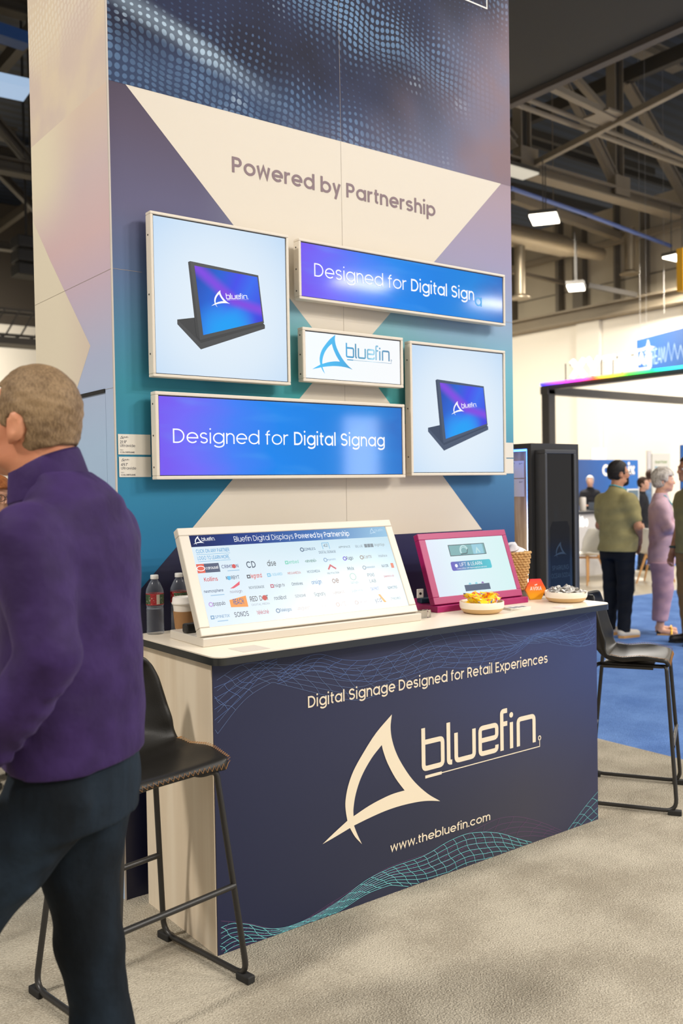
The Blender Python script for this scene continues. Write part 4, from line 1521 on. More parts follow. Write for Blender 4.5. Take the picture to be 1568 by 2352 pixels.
for v, c0, items in rows:
    for i, (s, wpx, c, hgt) in enumerate(items):
        u = (0.053 + 0.0984 * (c0 + i)) * asp
        wid = wpx / 1270.0 * asp * 1.28
        cap = 0.062 * hgt
        uu = u - wid / 2
        if s in ('22MILES', 'embed', 'L SQUARED', 'Fugo', 'nanonation', 'poppulo', 'legrand', 'Telelogos', 'nsign tv', 'VITEC', 'wallboard', 'SPINETIX', 'iCartTX', 'ergonomic'):
            r = 0.021
            ic = {'legrand': (60, 66, 76), 'Fugo': (110, 90, 210), 'poppulo': (190, 160, 220), 'nsign tv': (190, 90, 110)}.get(s, c)
            b.ribbon(arc(uu + 0.004, v, r, r, 45, 405, 4 if s in ('legrand', 'embed', 'L SQUARED', 'SPINETIX', 'nsign tv') else 10)[:-1], 0.011, SQ, 0.0006, ink(ic), True)
            uu += r * 1.1 + 0.006
        if s == 'carousel':
            b.quad(SQ, u - wid * 1.25, u - wid * 0.4, v - 0.05, v + 0.05, 0.0004, ink((224, 86, 62)))
            b.quad(SQ, u - wid * 0.4, u + wid * 1.25, v - 0.05, v + 0.05, 0.0004, ink((58, 74, 108)))
            b.ribbon(arc(u - wid * 0.82, v, 0.045, 0.026, 0, 360, 14)[:-1], 0.008, SQ, 0.0006, W_, True)
            uu, wid = u - wid * 0.3, wid * 1.42
        if s == 'REACH':
            b.flat([[(u - 0.1, v - 0.05), (u + 0.1, v - 0.062), (u + 0.1, v + 0.062), (u - 0.1, v + 0.028)]], SQ, 0.0004, ink(orange))
        if s == '42':
            b.ribbon([(u - 0.045, v - 0.01), (u - 0.045, v + 0.065), (u + 0.045, v + 0.065), (u + 0.045, v - 0.01)], 0.006, SQ, 0.0006, ink(sky))
            text(b, SQ, 'DIGITAL SIGNAGE', u - 0.115, v - 0.062, 0.032, 0.1, 0.23, 0.0006, ink((96, 116, 140)))
            v_ = v + 0.016
            text(b, SQ, s, u - 0.03, v_, 0.036, 0.1, 0.06, 0.0006, ink(c))
            continue
        if s == 'BLUE':
            for q in range(3):
                b.quad(SQ, u + 0.03 + q * 0.045, u + 0.07 + q * 0.045, v - 0.022, v + 0.022, 0.0006, ink((112, 128, 140)))
            text(b, SQ, s, u - 0.1, v - 0.016, 0.03, 0.08, 0.11, 0.0006, ink(c))
            continue
        if s == 'PIXI LAB':
            text(b, SQ, 'PIXI', u - 0.05, v + 0.012, 0.042, 0.09, 0.10, 0.0006, ink(c))
            text(b, SQ, 'LAB', u - 0.045, v - 0.062, 0.042, 0.09, 0.095, 0.0006, ink(c))
            continue
        if s == 'MULTITACTION':
            b.ribbon([(u - 0.05, v + 0.01), (u - 0.01, v + 0.06), (u + 0.055, v + 0.012)], 0.02, SQ, 0.0006, ink((206, 96, 104)))
            text(b, SQ, s, uu, v - 0.045, cap, 0.09, wid, 0.0006, ink(c))
            continue
        if s == 'REDDOT':
            text(b, SQ, 'RED', u - 0.115, v - 0.01, 0.056, 0.1, 0.095, 0.0006, ink((70, 70, 76)))
            b.add([SQ(p, q, 0.0006) for p, q in arc(u + 0.064, v + 0.018, 0.030, 0.030, 0, 360, 12)[:-1]], [tuple(range(12))], ink((200, 70, 66)))
            text(b, SQ, 'DOT', u + 0.0, v - 0.01, 0.056, 0.1, 0.11, 0.0005, ink((96, 80, 84)))
            text(b, SQ, 'DIGITAL MEDIA', u - 0.11, v - 0.058, 0.022, 0.07, 0.22, 0.0006, ink((160, 164, 170)))
            continue
        if s == 'CRIMSON':
            b.add([SQ(p, q, 0.0007) for p, q in arc(uu + wid * (text_width('CRIMS', .085) + .4) / text_width(s, .085) - .006, v, 0.024, 0.024, 0, 360, 12)[:-1]], [tuple(range(12))], ink((206, 64, 66)))
        if s == 'KORBYT':
            b.add([SQ(p, q, 0.0007) for p, q in arc(uu + wid * (text_width('K', .085) + .4) / text_width(s, .085) - .006, v, 0.022, 0.024, 0, 360, 12)[:-1]], [tuple(range(12))], ink((90, 186, 232)))
        if s == 'novisign':
            b.flat([[(u - 0.06, v + 0.012), (u - 0.02, v + 0.032), (u + 0.07, v + 0.085), (u + 0.06, v + 0.045), (u - 0.015, v + 0.012)]], SQ, 0.0006, ink((224, 76, 100)))
            text(b, SQ, s, uu, v - 0.04, cap, 0.08, wid, 0.0006, ink(c))
            continue
        if s == 'OptiSigns':
            b.ribbon(arc(u, v + 0.03, 0.04, 0.04, 0, 360, 12)[:-1], 0.01, SQ, 0.0006, ink((190, 220, 212)), True)
            text(b, SQ, s, uu, v - 0.055, cap, 0.08, wid, 0.0006, ink(c))
            continue
        if s == 'ycd':
            b.flat([[(u + 0.02, v + 0.07), (u + 0.05, v + 0.07), (u + 0.11, v - 0.03), (u + 0.075, v - 0.03)]], SQ, 0.0005, ink((244, 190, 120)))
        if s == 'NAVORI':
            b.quad(SQ, u + 0.075, u + 0.115, v - 0.03, v + 0.03, 0.0006, ink((228, 130, 104)))
            wid *= 0.8
        text(b, SQ, s, uu, v - cap * 0.42, cap, 0.11 if s in ('Kollins', 'REACH', 'CD', 'legrand', 'Telelogos') else 0.1, wid, 0.0006, ink(c))
        if s in ('CRIMSON', 'nexmosphere', 'SPINETIX'):
            b.ribbon([(u - wid * 0.2, v - 0.046), (u + wid * 0.5, v - 0.046)], 0.009, SQ, 0.0006, ink((150, 190, 220)))
b.build('screen_lettering', [m for i, m in sorted(cols.values(), key=lambda q: q[0])], ts, world=False)

# ------------------------------------------------------------------ pink screen
PINK = mat('magenta_metal', (160, 26, 94), 0.4)
ps = thing('lift_and_learn_screen', 'tilted screen in a magenta frame on the right half of the counter', 'screen', (2.674, 2.878, CT), math.radians(-2.4))
b = MB()
b.box(-0.005, 0.532, -0.010, 0.290, 0.0, 0.026)
b.build('base', PINK, ps, world=False, bevel=0.002)
tilt2 = math.radians(20.5)
cv = lambda a, c, w=0.0: Vector((a, 0.012 + c * math.sin(tilt2) - w * math.cos(tilt2), 0.031 + c * math.cos(tilt2) + w * math.sin(tilt2)))
PW2, PH2 = 0.520, 0.316
J = (0.036, PW2 - 0.024, 0.032, PH2 - 0.028)
b = MB()
for a, c, d, e in ((0, PW2, 0, J[2]), (0, PW2, J[3], PH2), (0, J[0], J[2], J[3]), (J[1], PW2, J[2], J[3])):
    b.fbox(cv, a, c, d, e, -0.03, 0)
b.fbox(cv, J[0], J[1], J[2], J[3], -0.03, -0.004)
b.build('bezel', PINK, ps, world=False, bevel=0.002)
b = MB()
b.box(0.12, 0.40, 0.07, 0.12, 0.024, 0.12)
b.build('hinge', PINK, ps, world=False)
b = MB()
b.quad(cv, J[0], J[1], J[2], J[3], -0.0034)
b.build('screen', screen_mat('mint_screen', lambda k, x, y: k.ramp(x, [(0, (222, 230, 246)), (0.3, (224, 242, 248)), (1, (214, 242, 242))]), 0.2), ps, world=False)
a2 = (J[1] - J[0]) / (J[3] - J[2])
HP = J[3] - J[2]
PS = lambda a, c, w=0.0: cv(J[0] + a * HP * a2, J[2] + c * HP, w - 0.0034)
PQ = lambda a, c, w=0.0: cv(J[0] + a * HP, J[2] + c * HP, w - 0.0034)
b = MB()
b.rrect(PQ, 0.241 * a2, 0.756 * a2, 0.425, 0.586, 0.035, 0.0003)
b.build('button', screen_mat('button_gradient', lambda k, x, y: k.ramp(x, [(0, (112, 96, 190)), (0.25, (100, 130, 190)), (0.6, (84, 176, 194)), (1, (92, 200, 214))]), 0.2), ps, world=False)
b = MB()
text(b, PQ, 'LIFT & LEARN', 0.348 * a2, 0.497, 0.062, 0.07, 0.29 * a2, 0.0006)
text(b, PQ, 'Compatible with Nexmosphere sensors', 0.300 * a2, 0.445, 0.026, 0.07, 0.388 * a2, 0.0006)
b.add([PQ(p, q, 0.0006) for p, q in arc(0.305 * a2, 0.512, 0.03, 0.03, 0, 360, 16)[:-1]], [tuple(range(16))])
b.build('button_lettering', LIT_WHITE, ps, world=False)
b = MB()
b.quad(PQ, 0.262 * a2, 0.730 * a2, 0.683, 0.886, 0.0003, 0)
b.quad(PQ, 0.270 * a2, 0.722 * a2, 0.695, 0.874, 0.0005, 1)
b.quad(PQ, 0.56 * a2, 0.70 * a2, 0.695, 0.874, 0.0006, 2)
b.ribbon(arc(0.45 * a2, 0.76, 0.09, 0.10, 20, 200, 12), 0.022, PQ, 0.0007, 3)
b.ribbon(arc(0.45 * a2, 0.76, 0.075, 0.07, 210, 20, 12), 0.012, PQ, 0.0007, 3)
b.ribbon([(0.40 * a2, 0.71), (0.48 * a2, 0.72), (0.5 * a2, 0.80)], 0.014, PQ, 0.0007, 0)
b.ribbon([(0.60 * a2, 0.71), (0.62 * a2, 0.80), (0.65 * a2, 0.72)], 0.025, PQ, 0.0007, 3)
b.build('picture', [glow('photo_line', (44, 62, 72)), glow('photo_teal', (116, 168, 172)), glow('photo_blue', (140, 196, 214)), glow('photo_pale', (186, 222, 224))], ps, world=False)
b = MB()
b.quad(PQ, 0.341 * a2, 0.663 * a2, 0.052, 0.162, 0.0004, 0)
for i, u in enumerate((0.416, 0.498, 0.580)):
    b.add([PQ(p, q, 0.0003) for p, q in arc(u * a2, 0.166, 0.03, 0.03, 0, 180, 10)], [tuple(range(11))], 2 if i == 2 else 1)
b.build('pictured_tray', [glow('slate', (70, 88, 116)), glow('dot_cyan', (126, 204, 224)), glow('dot_purple', (136, 96, 170))], ps, world=False)
# sensor puck with a white tag left of it
t = thing('sensor_tag', 'small white sensor tag with a round hole on the magenta base', 'tag', (2.70, 3.01, CT + 0.026), math.radians(-20))
b = MB()
b.box(-0.016, 0.016, -0.003, 0.003, 0.022, 0.062)
b.build('tag_plate', mat('tag_white', (236, 232, 226), 0.4), t, world=False, bevel=0.003)
b = MB()
b.tube([(0, -0.0034, 0.042), (0, 0.0034, 0.042)], 0.006, 12)
b.build('tag_hole', mat('hole_black', (20, 20, 22), 0.5), t, world=False)
b = MB()
b.box(-0.005, 0.05, -0.02, 0.03, 0.0, 0.022)
b.build('tag_holder', mat('teal_plastic', (30, 58, 76), 0.4), t, world=False, bevel=0.004)

# ------------------------------------------------------------------ bottles, cup
CLEAR = film('clear_plastic', (170, 178, 190), 0.07)
BCAP = mat('bottle_cap', (226, 222, 216), 0.4)
k = NT('red_label')
x, y, z = k.xyz(k.obj())
ang = k.math('ARCTAN2', y, x)
lab = k.ramp(k.math('MULTIPLY_ADD', ang, 0.159155, 0.5), [(0.0, (150, 30, 36)), (0.11, (196, 186, 170)), (0.17, (60, 82, 52)), (0.29, (70, 86, 60)), (0.36, (170, 40, 44)), (0.6, (150, 30, 36)), (0.72, (60, 82, 52)), (1.0, (150, 30, 36))], 'CONSTANT')
nz = k.sstep(k.noise(k.obj(), 160.0, 2), 0.55, 0.7)
lab = k.mix(k.math('MULTIPLY', nz, 0.5), lab, lin((216, 206, 190)))
edge = k.math('GREATER_THAN', k.math('ABSOLUTE', k.math('SUBTRACT', z, 0.1305)), 0.018)
k.base(k.mix(edge, lab, lin((168, 34, 40))))
k.rough(0.35)
RED_LABEL = k.m
bottle = thing('water_bottle', 'clear water bottle with red label at the left end of the counter, fully visible', 'bottle', (1.532, 3.178, CT), 0.6)
b = MB()
pr = [(0.029, 0.0), (0.0325, 0.004)]
for i in range(8):
    z = 0.012 + i * 0.0115
    pr += [(0.0325, z), (0.0305, z + 0.0055)]
pr += [(0.0285, 0.094), (0.0325, 0.108), (0.0325, 0.156), (0.031, 0.166), (0.020, 0.190), (0.0125, 0.200), (0.0125, 0.206)]
b.lathe(pr, n=32)
b.build('bottle_body', CLEAR, bottle, world=False, smooth=180)
b = MB()
b.lathe([(0.0331, 0.1095), (0.0331, 0.1515)], n=32, cap=False)
b.build('label_band', RED_LABEL, bottle, world=False, smooth=180)
b = MB()
b.lathe([(0.0148, 0.204), (0.0150, 0.205), (0.0148, 0.218), (0.013, 0.2195)], n=24)
b.build('cap', BCAP, bottle, world=False, smooth=50)
dup(bottle, (1.632, 3.178, CT), 2.2, 'clear water bottle with red label half hidden behind the coffee cup')

cup = thing('coffee_cup', 'white paper coffee cup with white lid and kraft sleeve behind the touch screen', 'cup', (1.605, 3.085, CT))
b = MB()
b.lathe([(0.029, 0.0), (0.0305, 0.002), (0.0425, 0.118), (0.0425, 0.12)], n=36)
b.build('cup_body', mat('white_paper', (232, 224, 212), 0.6), cup, world=False, smooth=50)
b = MB()
b.lathe([(0.0338, 0.024), (0.0358, 0.024), (0.0418, 0.088), (0.0398, 0.088)], n=36, cap=False)
b.build('sleeve', mat('kraft_card', (158, 116, 74), 0.8, vary=0.06, vscale=80), cup, world=False, smooth=50)
b = MB()
b.lathe([(0.0445, 0.113), (0.0465, 0.116), (0.0465, 0.120), (0.0445, 0.123), (0.0435, 0.134), (0.0415, 0.1395), (0.039, 0.1395), (0.037, 0.135)], n=36)
b.build('lid', mat('white_lid', (238, 232, 224), 0.4), cup, world=False, smooth=50)
sp = thing('black_puck', 'black oblong device with an oval hole on the white base, left end', 'device', (1.545, 2.935, CT + 0.030), math.radians(5))
b = MB()
b.box(-0.022, 0.11, -0.016, 0.016, 0.0, 0.034)
b.build('casing', mat('device_black', (34, 33, 32), 0.35), sp, world=False, bevel=0.007)
b = MB()
P = arc(0.03, 0.019, 0.011, 0.006, 0, 360, 16)[:-1]
b.prism(P, frame((0, -0.016, 0), (1, 0, 0), (0, 0, 1), (0, -1, 0)), -0.001, 0.0006)
b.build('port_hole', mat('hole_black', (20, 20, 22), 0.5), sp, world=False)
t = thing('base_sticker', 'printed paper sticker lying on the white base beside the black device', 'sticker', (1.56, 2.84, CT + 0.0302), tsr)
b = MB()
b.box(-0.035, 0.06, -0.03, 0.03, 0.0, 0.0006)
b.build('paper', PAPER, t, world=False)
b = MB()
for i, s in enumerate(('Ultrawide', 'COLORFRAME')):
    text(b, FLAT(0.0009), s, -0.03, 0.008 - i * 0.016, 0.008, 0.09)
b.build('lettering', INK, t, world=False)
b = MB()
b.box(-0.052, 0.052, -0.048, 0.048, 0.0, 0.0006)
o = b.build('counter_sticker', mat('grey_sticker', (206, 196, 182), 0.5), world=False)
o.location = (1.62, 2.66, CT + 0.0002)
o.rotation_euler = (0, 0, math.radians(2))
tag(o, 'plain square paper sticker on the worktop near its front left corner', 'sticker')
# clear acrylic block at the end of the touch screen base
t = thing('acrylic_holder', 'small clear acrylic card block at the right end of the touch screen base', 'card holder', (2.52, 2.80, CT), math.radians(-2))
b = MB()
b.box(-0.038, 0.038, -0.012, 0.012, 0.0, 0.032)
b.build('acrylic_block', glass('acrylic', (248, 246, 242), 0.03, 1.3), t, world=False, bevel=0.002)
b = MB()
b.box(-0.032, 0.032, 0.0135, 0.0145, 0.0, 0.030)
b.build('card_insert', mat('insert_paper', (228, 220, 208), 0.6), t, world=False)

# ------------------------------------------------------------------ bowls of sweets
bowl = thing('sweet_bowl', 'round two-tone bowl heaped with yellow sweet packets on the counter', 'bowl', (2.812, 2.752, CT))
TAN = mat('tan_glaze', (206, 172, 120), 0.4)
WHT = mat('cream_glaze', (240, 228, 208), 0.3)
b = MB()
b.lathe([(0.05, 0.0), (0.07, 0.001), (0.083, 0.009), (0.0905, 0.022)], n=48)
b.build('glazed_foot', TAN, bowl, world=False, smooth=60)
b = MB()
b.lathe([(0.0905, 0.022), (0.0925, 0.030), (0.0925, 0.047), (0.0915, 0.0485), (0.0895, 0.047), (0.0875, 0.028), (0.07, 0.0225), (0.0, 0.0225)], n=48, cap=False)
b.build('rim', WHT, bowl, world=False, smooth=60)
bowl2 = dup(bowl, (3.352, 2.752, CT), 0.0, 'round two-tone bowl filled with silver wrapped sweets at the right end')
bowl2.scale = (1.02, 1.02, 1.0)


def packet(name, L, W, seed, mats_, label, cat, th=0.012):
    rnd = random.Random(seed)
    b = MB()
    nu, nv = 12, 8
    ph = [rnd.uniform(0, 6) for _ in range(4)]
    top = []
    for s in (1, -1):
        for i in range(nu + 1):
            for j in range(nv + 1):
                u, v = i / nu * 2 - 1, j / nv * 2 - 1
                bul = max(0, (1 - abs(u) ** 3)) * max(0, (1 - v * v)) ** 0.7
                z = s * th * bul + 0.0028 * math.sin(5 * u + ph[0]) * math.sin(4 * v + ph[1]) + 0.004 * math.sin(2 * u + ph[2])
                top.append((u * L / 2 * (1 - 0.06 * bul), v * W / 2 * (1 - 0.1 * (1 - abs(u)) * abs(v)), z))
    n = (nu + 1) * (nv + 1)
    fs_ = []
    for s in (0, 1):
        for i in range(nu):
            for j in range(nv):
                q = [s * n + i * (nv + 1) + j, s * n + (i + 1) * (nv + 1) + j, s * n + (i + 1) * (nv + 1) + j + 1, s * n + i * (nv + 1) + j + 1]
                fs_.append(q if s == 0 else q[::-1])
    b.add(top, fs_)
    o = b.build(name, mats_, None, world=False, smooth=180)
    return tag(o, label, cat)


k = NT('yellow_packet')
p = k.obj()
nz = k.noise(p, 55.0, 1)
f1 = k.sstep(nz, 0.56, 0.60)
c = k.mix(f1, lin((246, 206, 30)), lin((236, 120, 40)))
c = k.mix(k.sstep(k.noise(p, 85.0, 1), 0.64, 0.67), c, lin((206, 60, 60)))
v2 = k.n('ShaderNodeVectorMath', operation='ADD')
k.link(p, v2.inputs[0])
v2.inputs[1].default_value = (3, 1, 7)
c = k.mix(k.sstep(k.noise(v2.outputs[0], 75.0, 1), 0.66, 0.69), c, lin((60, 110, 190)))
k.base(c)
k.rough(0.3)
PKT = [packet('sweet_packet', 0.072, 0.05, s, k.m, 'crumpled yellow sweet packet heaped in the left bowl', 'sweet') for s in (1, 2, 3)]
rnd = random.Random(5)
spots = []
for i in range(17):
    a = i * 2.399
    r = 0.059 * math.sqrt((i % 9 + 0.4) / 9.0) if i < 9 else 0.055 * math.sqrt((i - 8.6) / 9)
    spots.append((2.812 + r * math.cos(a), 2.752 + r * math.sin(a), CT + (0.047 if i < 9 else 0.062) + rnd.uniform(0, 0.006) - r * 0.12))
for i, s in enumerate(spots):
    src = PKT[i % 3]
    o = src if i < 3 else src.copy()
    if i >= 3:
        COL.objects.link(o)
    o.location = s
    o.rotation_euler = (rnd.uniform(-.55, .55), rnd.uniform(-.55, .55), rnd.uniform(0, 6.28))
    o['group'] = 'yellow sweet packets in the left bowl'
k = NT('silver_packet')
p = k.obj()
k.base(k.mix(k.sstep(k.noise(p, 60.0, 2), 0.42, 0.62), lin((150, 144, 136)), lin((238, 234, 226))))
k.b.inputs['Metallic'].default_value = 0.25
k.rough(0.28)
SPK = [packet('silver_sweet', 0.05, 0.034, s, k.m, 'crinkled silver wrapped sweet lying in the right bowl', 'sweet', 0.007) for s in (11, 12, 13)]
for i in range(26):
    a = i * 2.399
    r = 0.078 * math.sqrt((i + 0.4) / 26.0)
    src = SPK[i % 3]
    o = src if i < 3 else src.copy()
    if i >= 3:
        COL.objects.link(o)
    o.location = (3.352 + r * math.cos(a), 2.752 + r * math.sin(a), CT + 0.046 + rnd.uniform(0, 0.008) + (0.006 if i < 10 else 0))
    o.rotation_euler = (rnd.uniform(-.35, .35), rnd.uniform(-.35, .35), rnd.uniform(0, 6.28))
    o['group'] = 'silver sweets in the right bowl'
# brochures, cards
for i in range(4):
    b = MB()
    b.box(-0.055, 0.055, -0.03, 0.03, 0.0, 0.0022)
    if i == 3:
        for q in range(3):
            b.quad(FLAT(0.0026), -0.045 + q * 0.03, -0.025 + q * 0.03, -0.02, 0.02 - q * 0.008, 0.0, 1)
    o = b.build('brochure', [mat('brochure_white', (226, 222, 212), 0.4), mat('brochure_ink', (96, 110, 120), 0.4)], None, world=False)
    o.location = (2.995 + 0.002 * i, 2.728 - 0.001 * i, CT + 0.0024 * i)
    o.rotation_euler = (0, 0, math.radians(-6 + 3 * i))
    tag(o, ['white brochure at the bottom of the small stack behind the yellow sweets', 'second white brochure from the bottom of the small stack', 'third white brochure from the bottom of the small stack', 'printed brochure on top of the small stack between the bowls'][i], 'brochure', 'stacked brochures')
for i in range(3):
    b = MB()
    b.box(-0.045, 0.045, -0.026, 0.026, 0.0, 0.0016)
    o = b.build('paper_card', mat('card_pink_white', (238, 222, 212), 0.5), None, world=False)
    o.location = (3.17 + 0.006 * i, 2.625 + 0.002 * i, CT + 0.0018 * i)
    o.rotation_euler = (0, 0, math.radians(4 + 7 * i))
    tag(o, ['blank pale card on the worktop in front of the right bowl, lowest of three', 'blank pale card in front of the right bowl, middle of three', 'blank pale card in front of the right bowl, topmost of three'][i], 'card', 'loose cards')

# hexagon block
t = thing('hexagon_block', 'orange to yellow hexagonal acrylic block lettered AVIXA beside the right bowl', 'block', (3.305, 2.888, CT), math.radians(-24))
k = NT('hexagon_gradient')
x, y, z = k.xyz(k.obj())
k.base(k.ramp(k.math('MULTIPLY_ADD', z, 9.5, 0.06, clamp=True), [(0, (250, 190, 40)), (0.4, (246, 150, 40)), (0.7, (240, 96, 50)), (1, (226, 50, 60))]))
k.rough(0.15)
b = MB()
hexa = [(-0.028, 0.0), (0.028, 0.0), (0.052, 0.047), (0.026, 0.096), (-0.026, 0.096), (-0.052, 0.047)]
HF = frame((0, 0, 0), (1, 0, 0), (0, 0, 1), (0, -1, 0))
b.prism(hexa, HF, -0.012, 0.0)
b.build('block', k.m, t, world=False, bevel=0.002)
b = MB()
text(b, HF, 'AVIXA', -0.030, 0.044, 0.017, 0.12, 0.06, 0.0006)
b.ribbon([(-0.006, 0.068), (0.006, 0.073), (-0.004, 0.066), (0.007, 0.070)], 0.003, HF, 0.0006)
b.build('lettering', mat('white_ink', (240, 236, 228), 0.5), t, world=False)

# wicker basket with white bags, on a small grey box
WICK = mat('wicker', (196, 152, 92), 0.7, vary=0.22, vscale=60)
BK = thing('wicker_basket', 'woven tan wicker basket behind the magenta screen', 'basket', (3.300, 3.045, CT + 0.036), math.radians(-12))
b = MB()
for rI in range(15):
    z = 0.007 + rI * 0.0120
    hw = 0.060 + 0.017 * rI / 14
    pts = []
    n = 96
    for i in range(n):
        a = 2 * math.pi * i / n
        c, s = math.cos(a), math.sin(a)
        q = (abs(c) ** 5 + abs(s) ** 5) ** (-1 / 5)
        w = 1 + 0.045 * math.sin(24 * a + math.pi * rI)
        pts.append((hw * q * c * w, hw * q * s * w, z + 0.002 * math.sin(32 * a)))
    b.tube(pts, 0.0072, 6, closed=True)
b.build('weave', WICK, BK, world=False, smooth=180)
b = MB()
b.box(-0.05, 0.05, -0.05, 0.05, 0.0, 0.004)
b.build('basket_floor', WICK, BK, world=False)
b = MB()
b.box(3.235, 3.365, 2.985, 3.115, CT, CT + 0.036)
for i in range(14):
    b.box(3.240 + i * 0.009, 3.244 + i * 0.009, 2.983, 2.985, CT + 0.003, CT + 0.033)
tag(b.build('grey_box', mat('grey_woven', (120, 114, 104), 0.8)), 'small ribbed grey box under the wicker basket', 'box')
BAGM = mat('white_bag', (226, 224, 226), 0.35, vary=0.12, vscale=30)
for i in range(3):
    o = packet('wrapped_bag', 0.095, 0.07, 31 + i, BAGM, 'crinkled white plastic bag poking out of the wicker basket', 'bag', 0.02)
    o.location = (3.295 + 0.042 * math.cos(i * 2.1), 3.045 + 0.042 * math.sin(i * 2.1), CT + 0.036 + 0.182 + 0.010 * i)
    o.rotation_euler = (0.35, 0.3 * (i - 1), i * 2.1)
    o['group'] = 'white bags in the basket'

# ------------------------------------------------------------------ bar stools
LEATHER = mat('black_leather', (27, 25, 22), 0.40, spec=0.32, vary=0.25, vscale=8, bump=0.12, bscale=240)
TUBE = mat('black_tube', (40, 38, 36), 0.4)
THREAD = mat('orange_thread', (160, 114, 62), 0.7)
RUBBER = mat('rubber_foot', (30, 29, 28), 0.7)


def shell(u, s):
    """seat shell: u -1..1 across, s 0..1 from the front edge to the top of the back"""
    prof = [(0.0, -0.196, 0.676, 0.196), (0.06, -0.182, 0.698, 0.210), (0.2, -0.09, 0.686, 0.224), (0.36, 0.03, 0.670, 0.226), (0.48, 0.115, 0.686, 0.220), (0.58, 0.168, 0.738, 0.208), (0.70, 0.196, 0.822, 0.196), (0.84, 0.214, 0.905, 0.182), (0.95, 0.226, 0.955, 0.160), (1.0, 0.230, 0.972, 0.12)]
    S = [p[0] for p in prof]
    y = np.interp(s, S, [p[1] for p in prof])
    z = np.interp(s, S, [p[2] for p in prof])
    w = np.interp(s, S, [p[3] for p in prof])
    x = u * w
    back = min(max((s - 0.42) / 0.2, 0), 1)
    cu_ = u * u
    z += 0.034 * cu_ * (1 - back) * min(1, s / 0.25)
    z -= 0.012 * cu_ * (1 - min(1, s / 0.2))
    y -= 0.075 * cu_ * back * (1.15 - 0.4 * (s - 0.6))
    return (float(x), float(y), float(z))


def make_stool(label, loc, rz):
    t = thing('bar_stool', label, 'stool', loc, rz)
    b = MB()
    nu, nv = 16, 30
    V = [shell(i / nu * 2 - 1, j / nv) for j in range(nv + 1) for i in range(nu + 1)]
    Fs = [(j * (nu + 1) + i, j * (nu + 1) + i + 1, (j + 1) * (nu + 1) + i + 1, (j + 1) * (nu + 1) + i) for j in range(nv) for i in range(nu)]
    b.add(V, Fs)
    seat = b.build('seat_shell', LEATHER, t, world=False, smooth=180, solid=0.020, subsurf=1)
    b = MB()
    pts = []
    rim = [(-1, q) for q in np.linspace(0.46, 0.04, 56)] + [(u, 0.0) for u in np.linspace(-0.96, 0.96, 44)] + [(1, q) for q in np.linspace(0.04, 0.46, 56)]
    for i, (u, q) in enumerate(rim):
        inn = i % 2
        if abs(u) == 1:
            a, c = shell(u * (0.995 - 0.055 * inn), q), shell(u * 0.9, q)
        else:
            a, c = shell(u, 0.002 + 0.030 * inn), shell(u, 0.2)
        o = Vector((a[0], a[1], 0)).normalized() * 0.0022
        pts.append(Vector(a) + o + Vector((0, 0, 0.0016)))
    b.tube(pts, 0.0009, 4)
    b.build('stitching', THREAD, seat, world=False)
    b = MB()
    # two sled frames, each one bent tube: top rail, legs, floor runner
    for s in (-1, 1):
        P = rpath3([(s * 0.12, 0.13, 0.655), (s * 0.165, 0.15, 0.655), (s * 0.235, 0.215, 0.018), (s * 0.235, -0.215, 0.018), (s * 0.165, -0.17, 0.665), (s * 0.12, -0.15, 0.655), (s * 0.12, 0.13, 0.655)], 0.055)
        bb = MB()
        bb.tube(P, 0.0095, 10)
        bb.build('sled_leg', TUBE, t, world=False, smooth=180)
    for y, z, nm in ((-0.198, 0.305, 'foot_rest'), (0.186, 0.300, 'rear_rail')):
        bb = MB()
        w = 0.205
        bb.tube([(-w, y, z), (w, y, z)], 0.0095, 10)
        bb.build(nm, TUBE, t, world=False, smooth=60)
    bb = MB()
    bb.box(-0.14, 0.14, -0.11, 0.12, 0.640, 0.652)
    bb.build('seat_bracket', TUBE, t, world=False)
    for sx in (-1, 1):
        for sy in (-1, 1):
            bb = MB()
            bb.box(sx * 0.235 - 0.015, sx * 0.235 + 0.015, sy * 0.205 - 0.03, sy * 0.205 + 0.03, 0.0, 0.024)
            bb.build('foot_pad', RUBBER, t, world=False, bevel=0.004)
    return t


def rpath3(pts, r):
    pts = [Vector(p) for p in pts]
    out = [pts[0]]
    for i in range(1, len(pts) - 1):
        p, a, c = pts[i], pts[i - 1], pts[i + 1]
        q = min(r, (a - p).length * 0.45, (c - p).length * 0.45)
        s, e = p + (a - p).normalized() * q, p + (c - p).normalized() * q
        for k_ in range(7):
            t = k_ / 6
            out.append(s * (1 - t) ** 2 + p * 2 * t * (1 - t) + e * t * t)
    out.append(pts[-1])
    return out


rzL = math.radians(9.5)
c, s = math.cos(rzL), math.sin(rzL)
# the right front foot (local 0.235, -0.215) stands at (1.465, 2.445)
stool = make_stool('black leather bar stool with orange zigzag stitching, beside the man in purple', (1.462 - (0.235 * c + 0.215 * s), 2.447 - (0.235 * s - 0.215 * c), 0.006), rzL)
rzR = math.radians(31.0)
c, s = math.cos(rzR), math.sin(rzR)
stool_r = dup(stool, (3.944 + 0.215 * -s, 2.570 + 0.215 * c, 0.006), rzR, 'black leather bar stool right of the counter, at the edge of the blue carpet')

for ch in kids(stool_r):
    if ch.name.startswith('seat_shell'):
        ch.scale = (0.86, 0.97, 1.0)

